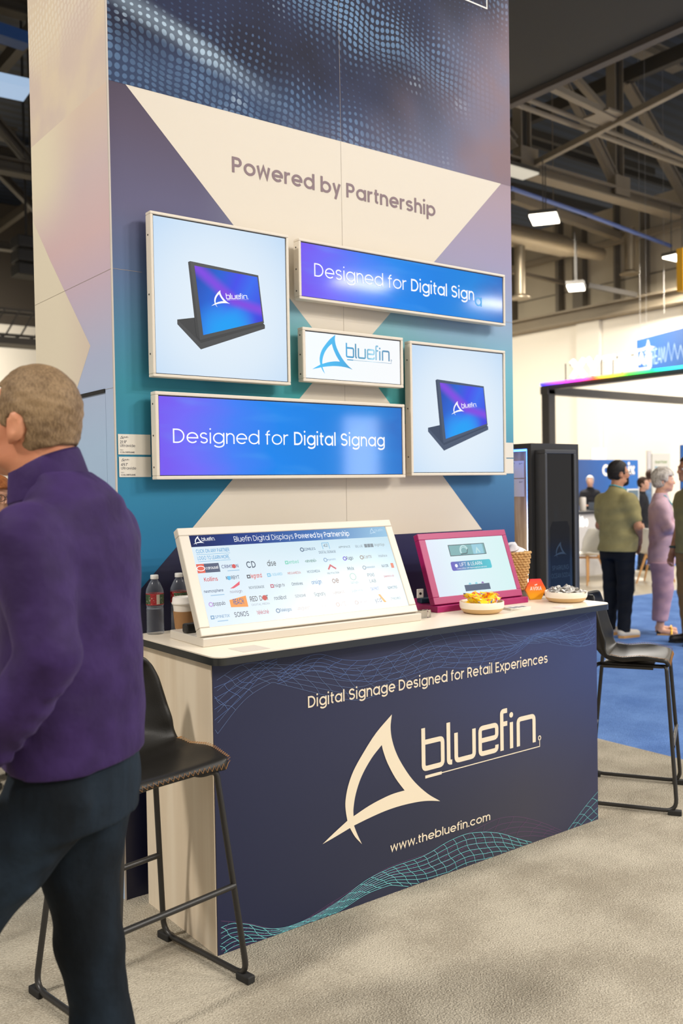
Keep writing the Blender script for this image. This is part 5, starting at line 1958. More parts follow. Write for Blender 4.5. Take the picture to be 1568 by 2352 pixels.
# ------------------------------------------------------------------ kiosk beside the tower
KB = mat('kiosk_black', (44, 44, 46), 0.4)
k = NT('oak_panel')
mp = k.n('ShaderNodeMapping')
mp.inputs['Scale'].default_value = (6, 6, 0.6)
k.link(k.obj(), mp.inputs[0])
wv = k.noise(mp.outputs[0], 5.0, 5, 0.6)
k.base(k.mix(k.sstep(wv, 0.35, 0.65), lin((168, 138, 104)), lin((200, 172, 136))))
k.rough(0.5)
OAK = k.m
KX0, KX1, KY0, KY1, KZ = 4.066, 4.484, 3.578, 4.35, 1.757
kiosk = thing('display_kiosk', 'tall black kiosk with oak recess and glowing blue edge, right of the tower', 'kiosk', ((KX0 + KX1) / 2, (KY0 + KY1) / 2, 0.006))
b = MB()
b.box(KX0, KX1, KY0, KY0 + 0.03, 0.006, KZ)
b.box(KX0, KX1, KY1 - 0.03, KY1, 0.006, KZ)
b.box(KX0, KX1, KY0 + 0.03, KY1 - 0.03, KZ - 0.03, KZ)
b.box(KX0 + 0.10, KX1, KY0 + 0.03, KY1 - 0.03, 0.006, KZ - 0.03)
b.build('kiosk_body', KB, kiosk)
b = MB()
b.box(KX0 + 0.085, KX0 + 0.099, KY0 + 0.031, KY1 - 0.031, 0.02, KZ - 0.031)
b.build('oak_panel', OAK, kiosk)
k = NT('led_strip')
x, y, z = k.xyz(k.pos())
k.base((0, 0, 0))
k.emit(k.ramp(k.math('MULTIPLY_ADD', z, 1.25, -1.2, clamp=True), [(0, (255, 250, 255)), (0.35, (235, 240, 255)), (0.6, (90, 120, 250)), (1, (70, 130, 255))]), 7.0)
b = MB()
b.box(KX0 + 0.006, KX0 + 0.03, KY0 + 0.031, KY0 + 0.040, 0.03, KZ - 0.034)
b.box(KX0 + 0.006, KX0 + 0.03, KY0 + 0.040, KY1 - 0.04, KZ - 0.042, KZ - 0.032)
b.build('led_strip', k.m, kiosk)
FK = SIDE(KX0 + 0.085)
sticker(FK, -3.86, -3.704, 1.562, 1.662, [('27" Portrait', 0.010, 0.018, 0.011, 0.08), ('Ultrawide', 0.010, 0.036, 0.011, 0.08), ('HD', 0.010, 0.094, 0.011, 0.09)], 'white info card on the oak panel of the kiosk, upper of two', logo=False)
sticker(FK, -3.86, -3.704, 1.452, 1.556, [('Portrait', 0.010, 0.018, 0.011, 0.08), ('Ultrawide', 0.010, 0.036, 0.011, 0.08), ('HD', 0.010, 0.094, 0.011, 0.09)], 'white info card on the oak panel of the kiosk, lower of two', logo=False)
b = MB()
for z in (1.640, 1.532):
    mark(b, FK, -3.744, z, 0.03, 0.0040)
b.build('card_logo', INK, kiosk)
cool = thing('portrait_screen', 'tall dark portrait screen in a black frame on the kiosk front', 'screen', (4.31, KY0 - 0.04, 0.25))
FP = FRONT(KY0 - 0.075)
PX0, PX1, PZ0, PZ1 = float(ony(1252, 1100, KY0 - .075)[0]), float(ony(1323, 1100, KY0 - .075)[0]), 0.30, float(ony(1290, 1033, KY0 - .075)[2])
b = MB()
for a, c, d, e in ((PX0, PX1, PZ0, PZ0 + 0.03), (PX0, PX1, PZ1 - 0.022, PZ1), (PX0, PX0 + 0.018, PZ0 + .03, PZ1 - .022), (PX1 - 0.018, PX1, PZ0 + .03, PZ1 - .022)):
    b.fbox(FP, a, c, d, e, -0.075, 0.0)
b.fbox(FP, PX0 + .018, PX1 - .018, PZ0 + .03, PZ1 - .022, -0.075, -0.012)
b.build('frame', mat('frame_black', (66, 67, 70), 0.35), cool, bevel=0.003)


def can_fn(k, x, y):
    n = k.sstep(k.noise(k.uv(), 4.0, 4, 0.65), 0.42, 0.7)
    m = k.math('MULTIPLY', n, k.math('SUBTRACT', 1.0, k.sstep(k.math('ABSOLUTE', k.math('SUBTRACT', y, 0.42)), 0.1, 0.42)))
    return k.mix(m, lin((6, 6, 8)), lin((10, 30, 44)))


b = MB()
b.quad(FP, PX0 + .018, PX1 - .018, PZ0 + .03, PZ1 - .022, -0.0115)
b.build('screen', screen_mat('dark_screen', can_fn, 0.1, 0.5), cool)
b = MB()
cx_ = (PX0 + PX1) / 2
can = [(-0.080, 0.95), (0.080, 0.95), (0.092, 0.98), (0.092, 1.33), (0.075, 1.36), (0.07, 1.368), (-0.07, 1.368), (-0.075, 1.36), (-0.092, 1.33), (-0.092, 0.98)]
can = [(cx_ + a * 0.92, z - 0.06) for a, z in can]
b.flat([can], FP, -0.0110)
b.build('can_picture', glow('can_dark', (9, 13, 22), 1.0, 0.12), cool)
b = MB()
mark(b, FP, cx_ - 0.06, 1.10, 0.115, -0.0105, word=False)
text(b, FP, 'SPARKLING', cx_ - 0.075, 1.030, 0.026, 0.08, 0.15, -0.0105)
text(b, FP, 'OCEAN SODA', cx_ - 0.082, 0.985, 0.026, 0.08, 0.165, -0.0105)
b.build('dim_lettering', glow('dim_ink', (48, 62, 80), 1.0, 0.12), cool)
# ------------------------------------------------------------------ neighbouring booths
FRAME_D = mat('anthracite_frame', (74, 70, 66), 0.5)
GLOW_W = glow('lit_letters', (255, 252, 246), 1.6)
fr = thing('sign_gantry', 'tall anthracite booth frame with rainbow light strip carrying white lit letters', 'frame', (15.436, 13.093, 0))
b = MB()
b.bar((15.44, 13.09, 0.0), (15.44, 13.09, 3.52), 0.2, 0.2, 0, (1, 0, 0))
b.build('post', FRAME_D, fr)
b = MB()
b.bar((15.44, 13.19, 3.58), (15.44, 8.2, 3.58), 0.2, 0.14)
b.build('front_beam', FRAME_D, fr)
b = MB()
b.bar((15.3, 13.09, 3.50), (21.0, 13.09, 3.50), 0.2, 0.16)
b.build('side_beam', FRAME_D, fr)
b = MB()
b.bar((21.0, 13.09, 0.0), (21.0, 13.09, 3.58), 0.2, 0.2, 0, (1, 0, 0))
b.build('post', FRAME_D, fr)
b = MB()
b.bar((15.44, 8.2, 0.0), (15.44, 8.2, 3.5), 0.2, 0.2, 0, (1, 0, 0))
b.build('post', FRAME_D, fr)
k = NT('rainbow_strip')
x, y, z = k.xyz(k.pos())
k.base((0, 0, 0))
k.emit(k.ramp(k.math('MULTIPLY_ADD', y, -0.32, 4.2, clamp=True), [(0, (70, 60, 255)), (0.12, (160, 70, 255)), (0.3, (255, 60, 200)), (0.42, (255, 90, 60)), (0.52, (255, 210, 60)), (0.68, (90, 230, 70)), (0.85, (40, 230, 130)), (1, (60, 220, 255))]), 3.2)
b = MB()
b.bar((15.32, 13.19, 3.63), (15.32, 8.2, 3.63), 0.03, 0.05)
b.build('light_strip', k.m, fr)
# lit letters standing on the beam
def letters(F, s, u, v, cap, weight, m, parent, depth, wd=None):
    b = MB()
    text(b, F, s, u, v, cap, weight, wd)
    return b.build('lit_letter', m, parent, solid=depth)


XL = 15.34
FX = SIDE(XL)
def yx(px, py=870):
    return float(-onx(px, py, XL)[1])


for ch, p0, p1 in (('X', 1308, 1341), ('Y', 1345, 1375), ('T', 1382, 1409), ('E', 1418, 1445)):
    letters(FX, ch, yx(p0), 3.69, 0.36, 0.19, GLOW_W, fr, 0.05, yx(p1) - yx(p0) + 0.03)
b = MB()
u0, u1 = yx(1459), yx(1490)
b.ribbon([(u1, 3.98), (u1, 3.72), (u1 - .03, 3.69), (u0 + .03, 3.69), (u0, 3.72), (u0, 4.03), (u0 + .03, 4.06), (u1 - 0.12, 4.06)], 0.05, FX)
b.build('lit_sign_box', GLOW_W, fr, solid=0.05)
letters(FX, 'Ai', u0 + .03, 3.78, 0.2, 0.16, GLOW_W, fr, 0.05, u1 - u0 - .06)
b = MB()
cu_, cz_ = u1 + 0.0, 4.07
st = []
for i in range(8):
    r = 0.15 if i % 2 == 0 else 0.045
    st.append((cu_ + r * math.cos(i * math.pi / 4), cz_ + r * math.sin(i * math.pi / 4)))
b.prism(st, FX, 0, 0.04)
b.build('lit_star', GLOW_W, fr)
b = MB()
b.tube([(XL + .12, -yx(1300), 3.98), (XL + .12, -yx(1452), 4.0)], 0.012, 6)
for p in (1290, 1352, 1372, 1398, 1420):
    b.tube([(XL + .12, -yx(p), 3.6), (XL + .12, -yx(p), 4.02)], 0.012, 6)
b.build('sign_bracket', mat('bracket_black', (36, 34, 32), 0.5), fr)

# hanging banners
d0 = ray(1462, 825)
A = EYE + d0 * (22.0 / (d0 @ _f))
az = math.radians(21.5)
BD = np.array([math.sin(az), math.cos(az), 0.0]) * -1.0
zt = EYE[2] + (onx(1462, 782, A[0])[2] - EYE[2])
zb = onx(1462, 868, A[0])[2]
FB = frame((A[0], A[1], 0), BD, (0, 0, 1), (-BD[1] * -1, BD[0] * -1, 0))
nrm = np.array([BD[1], -BD[0], 0.0])
if nrm @ (EYE - A) < 0:
    nrm = -nrm
FB = frame((A[0], A[1], 0), BD, (0, 0, 1), nrm)
hb = thing('hanging_banner', 'blue hanging banner with thin white lettering, behind the lit sign at right', 'banner', (A[0], A[1], zb))
b = MB()
b.fbox(FB, 0, 3.2, zb, zt, -0.12, 0.0)
b.build('banner_panel', mat('banner_blue', (26, 72, 128), 0.6), hb)
b = MB()
text(b, FB, 'USTREAM', 0.26, zb + (zt - zb) * 0.26, (zt - zb) * 0.40, 0.055, 0.85, 0.004)
wv_ = [(1.12 + i * 0.11, zb + (zt - zb) * (0.26 + (0.5 if i % 2 else 0.0) * (1 - 0.07 * i))) for i in range(9)]
b.ribbon(wv_, 0.018, FB, 0.004)
b.build('lettering', mat('pale_blue_white', (150, 172, 192), 0.5), hb)
b = MB()
for u in (0.3, 2.8):
    b.tube([FB(u, zt, -.06), FB(u, 11.5, -.06)], 0.004, 5)
b.build('hanging_wire', mat('wire', (150, 146, 138), 0.5), hb)
Yb = EYE + ray(1560, 570) * (16.0 / (ray(1560, 570) @ _f))
Yl = onx(1562, 668, Yb[0])
t = thing('yellow_banner', 'yellow hanging banner cut by the right edge of the view', 'banner', (Yb[0], Yb[1], Yl[2]))
b = MB()
b.box(Yb[0], Yb[0] + 2.0, Yb[1] - 0.06, Yb[1] + 0.06, Yl[2], Yb[2])
b.build('banner_panel', mat('banner_yellow', (236, 172, 32), 0.6), t)
b = MB()
b.tube([(Yb[0] + .3, Yb[1], Yb[2]), (Yb[0] + .3, Yb[1], 11.5)], 0.004, 5)
b.tube([(Yb[0] + 1.7, Yb[1], Yb[2]), (Yb[0] + 1.7, Yb[1], 11.5)], 0.004, 5)
b.build('hanging_wire', mat('wire', (150, 146, 138), 0.5), t)
# loose cable drops
for px, y0, y1, dep, lab in ((1466, 300, 760, 14.0, 'thin vertical cable hanging from the truss right of the drop duct'), (1524, 600, 720, 17.0, 'knotted chain hanging left of the yellow banner')):
    a = ony(px, y0, 14.0)
    c = ony(px, y1, 14.0)
    pipe('cable', [(a[0], 14.0, 12.1), (a[0], 14.0, c[2])], 0.005, mat('wire', (150, 146, 138), 0.5), lab, 'cable', 5)

# blue back wall of the far booth
k = NT('blue_backwall')
x, y, z = k.xyz(k.obj())
k.base(k.ramp(k.math('MULTIPLY_ADD', x, 0.36, 0.1, clamp=True), [(0, (40, 64, 112)), (0.5, (24, 80, 150)), (1, (30, 104, 184))]))
k.rough(0.6)
BY = 14.6
L_, R_2 = ony(1322, 1055, BY), ony(1465, 1055, BY)
t = thing('booth_back_wall', 'blue booth back wall with white letters behind the man in olive', 'wall panel', (L_[0], BY, 0))
b = MB()
b.box(L_[0], R_2[0], BY, BY + 0.12, 0.0, L_[2])
b.build('panel', k.m, t)
FBW = FRONT(BY)
b = MB()
c = ony(1391, 1080, BY)
b.ribbon(arc(c[0], c[2], 0.11, 0.11, 0, 360, 20)[:-1], 0.07, FBW, 0.004, 0, True)
c2 = ony(1446, 1080, BY)
text(b, FBW, 'ix', c2[0] - .1, c2[2] - 0.1, 0.26, 0.2, None, 0.004)
b.build('lettering', mat('white_ink', (240, 236, 228), 0.5), t)
# white booth behind: lit box and pillars
for px0, px1, py, dep, lab in ((1357, 1390, 1030, 26.0, 'white lit booth header far behind the blue back wall'), (1485, 1494, 1035, 21.0, 'slim grey booth pillar left of the white sign'), (1563, 1590, 1022, 18.0, 'blue booth panel at the right edge of the view')):
    a = EYE + ray(px0, py) * (dep / (ray(px0, py) @ _f))
    c = EYE + ray(px1, py) * (dep / (ray(px1, py) @ _f))
    if a[0] > 21:
        f_ = 20.9 / a[0]
        a, c = EYE + (a - EYE) * f_, EYE + (c - EYE) * f_
    b = MB()
    b.bar((a[0], a[1], a[2] / 2), (c[0], c[1], a[2] / 2), 0.12, float(a[2]))
    o = b.build('partition', mat('booth_white', (244, 238, 222), 0.6) if 'white lit' in lab else (mat('booth_grey', (206, 200, 194), 0.6) if 'slim' in lab else mat('booth_blue', (26, 92, 166), 0.6)))
    tag(o, lab, 'partition')
SD = 17.0
a = EYE + ray(1497, 1042) * (SD / (ray(1497, 1042) @ _f))
c = EYE + ray(1538, 1042) * (SD / (ray(1538, 1042) @ _f))
u = (c - a)
wid_ = float(np.linalg.norm(u[:2]))
u = np.array([u[0], u[1], 0]) / wid_
nrm = np.array([u[1], -u[0], 0.0])
FS = frame((a[0], a[1], 0), u, (0, 0, 1), nrm if nrm @ (EYE - a) > 0 else -nrm)
t = thing('banner_stand', 'white roll-up sign with green and blue lettering above the silver-haired woman', 'sign', (a[0], a[1], 0))
b = MB()
b.fbox(FS, 0, wid_, 0.0, a[2], -0.06, 0)
b.build('banner', mat('booth_white', (244, 238, 222), 0.6), t)
b = MB()
text(b, FS, 'Smart Power', 0.05, a[2] - 0.18, 0.055, 0.12, wid_ - .1, 0.004, 0)
text(b, FS, 'Management', 0.05, a[2] - 0.28, 0.055, 0.12, wid_ - .1, 0.004, 1)
b.build('lettering', [mat('olive_green_ink', (170, 186, 130), 0.5), mat('sky_ink', (120, 182, 206), 0.5)], t)

# white counter with lit letters
D_ = 15.2
a = EYE + ray(1316, 1176) * (D_ / (ray(1316, 1176) @ _f))
c = EYE + ray(1440, 1176) * (D_ / (ray(1440, 1176) @ _f))
FW = FRONT(a[1])
t = thing('white_counter', 'white booth counter with glowing letters behind the man in olive', 'counter', (a[0], a[1], 0))
x1_ = float(ony(1452, 1176, a[1])[0])
b = MB()
b.box(a[0], x1_, a[1], a[1] + 0.6, 0.0, float(a[2]) - 0.04)
b.build('counter_body', mat('counter_grey_white', (206, 202, 200), 0.5), t)
b = MB()
b.box(a[0] - .02, x1_ + .02, a[1] - .05, a[1] + 0.62, float(a[2]) - 0.04, float(a[2]))
b.build('counter_top', mat('counter_black', (40, 38, 38), 0.4), t)
b = MB()
p = ony(1326, 1211, a[1])
text(b, FW, 'itbo', p[0], p[2], 0.17, 0.22, 0.26, 0.01)
b.build('lit_lettering', GLOW_W, t)
# monitor on a stand beside
a2_ = EYE + ray(1440, 1123) * (13.0 / (ray(1440, 1123) @ _f))
FM = FRONT(a2_[1])
x1_ = float(ony(1467, 1123, a2_[1])[0])
zl = float(ony(1450, 1188, a2_[1])[2])
t = thing('floor_monitor', 'grey tilted monitor in a white frame on a stand right of the man in olive', 'monitor', (a2_[0], a2_[1], 0))
b = MB()
b.fbox(FM, a2_[0], x1_, zl, a2_[2], -0.05, 0)
b.build('frame', mat('booth_white', (244, 238, 222), 0.6), t)
b = MB()
b.quad(FM, a2_[0] + .02, x1_ - .02, zl + .02, a2_[2] - .02, 0.003)
b.build('screen', glow('grey_blue_screen', (120, 136, 144), 1.0), t)
b = MB()
b.tube([((a2_[0] + x1_) / 2, a2_[1] + 0.02, 0.0), ((a2_[0] + x1_) / 2, a2_[1] + 0.02, zl)], 0.03, 8)
b.build('stand', mat('counter_black', (40, 38, 38), 0.4), t)
# things on the white counter
for px, py0, py1, m_, lab, nm, cat in ((1338, 1142, 1175, 'tub_white', 'white tub standing on the far white counter, left', 'tub', 'container'), (1353, 1150, 1172, 'laptop_grey', 'dark grey laptop on the far white counter', 'laptop', 'laptop'), (1375, 1141, 1175, 'tub_white', 'white tub standing on the far white counter, right of the laptop', 'tub', 'container')):
    q = ony(px, py1, a[1] + 0.3)
    q2 = ony(px, py0, a[1] + 0.3)
    b = MB()
    if nm == 'tub':
        b.lathe([(0.05, 0), (0.055, 0.01), (0.055, float(q2[2] - a[2]) - .02), (0.045, float(q2[2] - a[2]))], (q[0], a[1] + .3, a[2]), 16)
        tag(b.build('tub', mat('tub_white', (236, 226, 212), 0.4), smooth=40), lab, cat)
    else:
        t2 = thing('laptop', lab, cat, (q[0], a[1] + .35, a[2]))
        b.box(q[0] - .09, q[0] + .09, a[1] + .25, a[1] + .42, a[2], a[2] + .012)
        b.build('keyboard_base', mat('laptop_grey', (70, 76, 84), 0.4), t2)
        b = MB()
        b.box(q[0] - .09, q[0] + .09, a[1] + .24, a[1] + .25, a[2] + .012, a[2] + .14)
        b.build('laptop_lid', mat('laptop_grey', (70, 76, 84), 0.4), t2)

# assumed glowing panel far behind the viewer, added to mirror in the lower ultrawide screen
t = thing('lightbox_sign', 'tall white backlit booth sign far behind the viewer', 'sign', (12.95, -10.0, 0.006))
b = MB()
b.box(12.42, 13.48, -10.12, -10.01, 0.006, 3.16)
b.build('frame', FRAME_D, t)
b = MB()
b.box(12.47, 13.43, -10.01, -10.0, 0.06, 3.10)
b.build('lit_face', glow('lightbox_face', (236, 240, 255), 9.0), t)

# white shell chairs with wooden legs and a table
def tub_chair(label, loc, rz):
    t = thing('shell_chair', label, 'chair', loc, rz)
    b = MB()
    V, Fs = [], []
    nu, nv = 14, 14
    for j in range(nv + 1):
        s = j / nv
        for i in range(nu + 1):
            u = i / nu * 2 - 1
            y = np.interp(s, [0, .3, .5, .62, .8, 1], [-.22, -.05, .10, .17, .21, .24])
            z = np.interp(s, [0, .1, .3, .5, .62, .8, 1], [.455, .465, .44, .445, .52, .68, .84])
            w = np.interp(s, [0, .3, .5, .8, 1], [.20, .235, .24, .22, .13])
            bk = min(max((s - .4) / .3, 0), 1)
            V.append((u * w, y - .10 * u * u * bk, z + .045 * u * u * (1 - bk)))
    for j in range(nv):
        for i in range(nu):
            q = j * (nu + 1) + i
            Fs.append((q, q + 1, q + nu + 2, q + nu + 1))
    b.add(V, Fs)
    b.build('shell', mat('shell_white', (226, 220, 206), 0.4), t, world=False, smooth=180, solid=0.014, subsurf=1)
    for sx in (-1, 1):
        for sy in (-1, 1):
            b = MB()
            b.tube([(sx * .11, sy * .11, .44), (sx * .23, sy * .22, 0.0)], [.02, .012], 10)
            b.build('leg', mat('beech', (200, 148, 88), 0.5), t, world=False, smooth=60)
    b = MB()
    for q in (-1, 1):
        b.bar((q * .13, -.13, .40), (-q * .13, .13, .40), .02, .03)
    b.build('cross_brace', mat('beech', (200, 148, 88), 0.5), t, world=False)
    return t


ch = tub_chair('white shell chair with beech legs, left of the man in olive', (11.55, 9.06, 0.0), math.radians(-100))
dup(ch, (12.35, 8.42, 0.0), math.radians(110), 'white shell chair with beech legs mostly hidden behind the man in olive, right')
tb = thing('white_table', 'round white pedestal table between the two white shell chairs', 'table', (12.5, 9.0, 0))
b = MB()
b.lathe([(0.31, 0.715), (0.33, 0.72), (0.33, 0.735), (0.32, 0.74)], (12.5, 9.0, 0), 32)
b.build('table_top', mat('table_white', (240, 234, 222), 0.3), tb, smooth=40)
b = MB()
b.lathe([(0.24, 0.0), (0.23, 0.012), (0.05, 0.05), (0.035, 0.12), (0.035, 0.715)], (12.5, 9.0, 0), 24)
b.build('pedestal', mat('table_white', (240, 234, 222), 0.3), tb, smooth=40)
# ------------------------------------------------------------------ people: smooth blended volumes turned into one surface
class Vol:
    def __init__(self, lo, hi, h):
        self.lo, self.h = np.array(lo, float), h
        self.n = np.ceil((np.array(hi, float) - self.lo) / h).astype(int) + 1
        self.F = np.full(self.n, 1.0, np.float32)

    def blk(self, lo, hi, pad):
        a = np.maximum(0, np.floor((np.array(lo) - pad - self.lo) / self.h).astype(int))
        c = np.minimum(self.n, np.ceil((np.array(hi) + pad - self.lo) / self.h).astype(int) + 1)
        if np.any(c <= a):
            return None
        sl = tuple(slice(i, j) for i, j in zip(a, c))
        ax = [self.lo[q] + self.h * np.arange(a[q], c[q]) for q in range(3)]
        return sl, np.meshgrid(*ax, indexing='ij')

    def put(self, sl, d, k, op):
        A = self.F[sl]
        if op == 'sub':
            d = -d
            if k > 0:
                hh = np.clip(0.5 + 0.5 * (d - A) / k, 0, 1)
                A[...] = A + (d - A) * hh + k * hh * (1 - hh)
            else:
                A[...] = np.maximum(A, d)
        else:
            if k > 0:
                hh = np.clip(0.5 + 0.5 * (A - d) / k, 0, 1)
                A[...] = A + (d - A) * hh - k * hh * (1 - hh)
            else:
                A[...] = np.minimum(A, d)

    def cone(self, p, q, r0, r1, k=0.02, op='add'):
        p, q = np.array(p, float), np.array(q, float)
        R = max(r0, r1)
        B = self.blk(np.minimum(p, q), np.maximum(p, q), R + k + 0.03)
        if B is None:
            return
        sl, (X, Y, Z) = B
        d = q - p
        L2 = max(d @ d, 1e-9)
        t = np.clip(((X - p[0]) * d[0] + (Y - p[1]) * d[1] + (Z - p[2]) * d[2]) / L2, 0, 1)
        D = np.sqrt((X - p[0] - t * d[0]) ** 2 + (Y - p[1] - t * d[1]) ** 2 + (Z - p[2] - t * d[2]) ** 2) - (r0 + (r1 - r0) * t)
        self.put(sl, D.astype(np.float32), k, op)

    def chain(self, pts, rs, k=0.02):
        for i in range(len(pts) - 1):
            self.cone(pts[i], pts[i + 1], rs[i], rs[i + 1], k)

    def ell(self, c, r, k=0.02, M=None, op='add'):
        """ellipsoid; M = 3x3 local axes as columns"""
        c, r = np.array(c, float), np.array(r, float)
        R = r.max()
        B = self.blk(c - R, c + R, k + 0.03)
        if B is None:
            return
        sl, (X, Y, Z) = B
        X, Y, Z = X - c[0], Y - c[1], Z - c[2]
        if M is not None:
            X, Y, Z = (X * M[0, i] + Y * M[1, i] + Z * M[2, i] for i in range(3))
        k0 = np.sqrt((X / r[0]) ** 2 + (Y / r[1]) ** 2 + (Z / r[2]) ** 2)
        k1 = np.sqrt((X / r[0] ** 2) ** 2 + (Y / r[1] ** 2) ** 2 + (Z / r[2] ** 2) ** 2) + 1e-6
        self.put(sl, (k0 * (k0 - 1) / k1).astype(np.float32), k, op)

    def loft(self, secs, yaw=0.0, k=0.03, power=2.0, fold=0.0, seed=0):
        """stack of ellipses: z, cx, cy, half width, half depth; turned by yaw"""
        S = np.array(secs, float)
        z0, z1 = S[:, 0].min(), S[:, 0].max()
        R = max(S[:, 3].max(), S[:, 4].max())
        B = self.blk((S[:, 1].min() - R, S[:, 2].min() - R, z0), (S[:, 1].max() + R, S[:, 2].max() + R, z1), 0.05)
        if B is None:
            return
        sl, (X, Y, Z) = B
        o = np.argsort(S[:, 0])
        S = S[o]
        g = [np.interp(Z, S[:, 0], S[:, i]) for i in range(5)]
        X, Y = X - g[1], Y - g[2]
        c, s = math.cos(yaw), math.sin(yaw)
        u, v = X * c + Y * s, -X * s + Y * c
        a, b_ = g[3], g[4]
        e = ((np.abs(u) / a) ** power + (np.abs(v) / b_) ** power) ** (1 / power)
        D = (e - 1) * np.minimum(a, b_)
        if fold:
            D = D + fold * (np.sin(22 * Z + 9 * u + seed) * np.sin(13 * v + 8 * Z + 2 * seed) + 0.6 * np.sin(41 * Z - 17 * v + seed))
        D = np.maximum(D, np.maximum(z0 - Z, Z - z1))
        self.put(sl, D.astype(np.float32), k, 'add')

    def wrinkle(self, lo, hi, amp, f, seed=0.0):
        sl, (X, Y, Z) = self.blk(lo, hi, 0)
        w = np.sin(f * Z + 0.6 * f * X + seed) * np.sin(0.55 * f * Y - 0.35 * f * Z + seed * 2) + 0.5 * np.sin(1.9 * f * Z + f * Y + seed)
        self.F[sl] += (amp * w).astype(np.float32)

    def cut(self, fn):
        ax = [self.lo[q] + self.h * np.arange(self.n[q]) for q in range(3)]
        X, Y, Z = np.meshgrid(*ax, indexing='ij')
        self.F = np.maximum(self.F, fn(X, Y, Z).astype(np.float32))

    def mesh(self):
        F = self.F
        F[0], F[-1] = 1, 1
        F[:, 0], F[:, -1] = 1, 1
        F[:, :, 0], F[:, :, -1] = 1, 1
        S = F < 0
        nx, ny, nz = F.shape
        cnt = np.zeros((nx - 1, ny - 1, nz - 1), np.int32)
        P = np.zeros((nx - 1, ny - 1, nz - 1, 3), np.float32)
        cs = [(i, j, k) for i in (0, 1) for j in (0, 1) for k in (0, 1)]
        vw = lambda A, o: A[o[0]:nx - 1 + o[0], o[1]:ny - 1 + o[1], o[2]:nz - 1 + o[2]]
        for a in cs:
            for ax in range(3):
                if a[ax] == 0:
                    c = list(a)
                    c[ax] = 1
                    m = vw(S, a) != vw(S, c)
                    if not m.any():
                        continue
                    f0, f1 = vw(F, a)[m], vw(F, c)[m]
                    t = f0 / (f0 - f1)
                    pt = np.tile(np.array(a, np.float32), (len(t), 1))
                    pt[:, ax] += t
                    P[m] += pt
                    cnt[m] += 1
        act = cnt > 0
        idx = np.full(act.shape, -1, np.int64)
        idx[act] = np.arange(act.sum())
        base = np.argwhere(act).astype(np.float32)
        V = (base + P[act] / cnt[act][:, None]) * self.h + self.lo
        Q = []
        for ax in range(3):
            o1, o2 = (ax + 1) % 3, (ax + 2) % 3
            sl0 = [slice(1, -1)] * 3
            sl1 = [slice(1, -1)] * 3
            sl0[ax] = slice(0, -1)
            sl1[ax] = slice(1, None)
            a, c = S[tuple(sl0)], S[tuple(sl1)]
            I = np.argwhere(a != c)
            if not len(I):
                continue
            inside = a[tuple(I.T)]
            I = I + 1
            I[:, ax] -= 1
            d1, d2 = np.zeros(3, int), np.zeros(3, int)
            d1[o1], d2[o2] = 1, 1
            g = lambda J: idx[J[:, 0], J[:, 1], J[:, 2]]
            q = np.stack([g(I - d1 - d2), g(I - d2), g(I), g(I - d1)], 1)
            q[~inside] = q[~inside][:, ::-1]
            Q.append(q)
        return V, np.concatenate(Q)

    def build(self, name, m, parent, label=None, relax=1):
        V, Q = self.mesh()
        me = bpy.data.meshes.new(name)
        me.from_pydata(V.tolist(), [], Q.tolist())
        me.materials.append(m)
        me.polygons.foreach_set('use_smooth', [True] * len(me.polygons))
        me.update()
        o = bpy.data.objects.new(name, me)
        COL.objects.link(o)
        o.parent = parent
        if relax:
            md = o.modifiers.new('relax', 'SMOOTH')
            md.factor = 0.5
            md.iterations = relax
        if label:
            o['label'] = label
        return o


def rot(yaw, pitch=0.0):
    c, s = math.cos(yaw), math.sin(yaw)
    Rz = np.array([[c, -s, 0], [s, c, 0], [0, 0, 1]])
    c, s = math.cos(pitch), math.sin(pitch)
    return Rz @ np.array([[1, 0, 0], [0, c, -s], [0, s, c]])


def head(vol, c, R, s=1.0, ears=True, beard=0.0):
    c = np.array(c, float)
    T = lambda x, y, z: c + R @ (np.array([x, y, z]) * s)
    E_ = lambda p, r, k=0.02, op='add': vol.ell(T(*p), np.array(r) * s, k * s, R, op)
    E_((0, .014, .026), (.074, .096, .096))
    E_((0, -.030, -.040), (.056, .064, .078), 0.03)
    E_((0, -.072, -.094), (.024, .022, .022), 0.025)
    for q in (-1, 1):
        E_((q * .040, -.058, -.030), (.022, .024, .022), 0.02)
        E_((q * .046, -.020, -.078), (.018, .040, .022), 0.025)
    E_((0, -.080, .020), (.050, .014, .012), 0.018)
    for q in (-1, 1):
        E_((q * .031, -.096, .000), (.017, .014, .012), 0.012, 'sub')
        vol.ell(T(q * .031, -.077, .000), np.array((.0135, .0125, .011)) * s, 0.004 * s, R)
    vol.cone(T(0, -.088, .008), T(0, -.108, -.028), .008 * s, .0125 * s, 0.01 * s)
    for q in (-1, 1):
        vol.ell(T(q * .011, -.098, -.031), np.array((.008, .009, .007)) * s, 0.006 * s, R)
    E_((0, -.090, -.056), (.022, .010, .007), 0.007)
    E_((0, -.089, -.066), (.019, .010, .007), 0.007)
    if ears:
        for q in (-1, 1):
            A = R @ rot(q * 0.35)
            vol.ell(T(q * .079, .016, -.012), np.array((.009, .021, .033)) * s, 0.006 * s, A)
            vol.ell(T(q * .089, .012, -.008), np.array((.007, .011, .019)) * s, 0.004 * s, A, 'sub')
            vol.ell(T(q * .077, .004, -.040), np.array((.007, .009, .011)) * s, 0.006 * s, A)


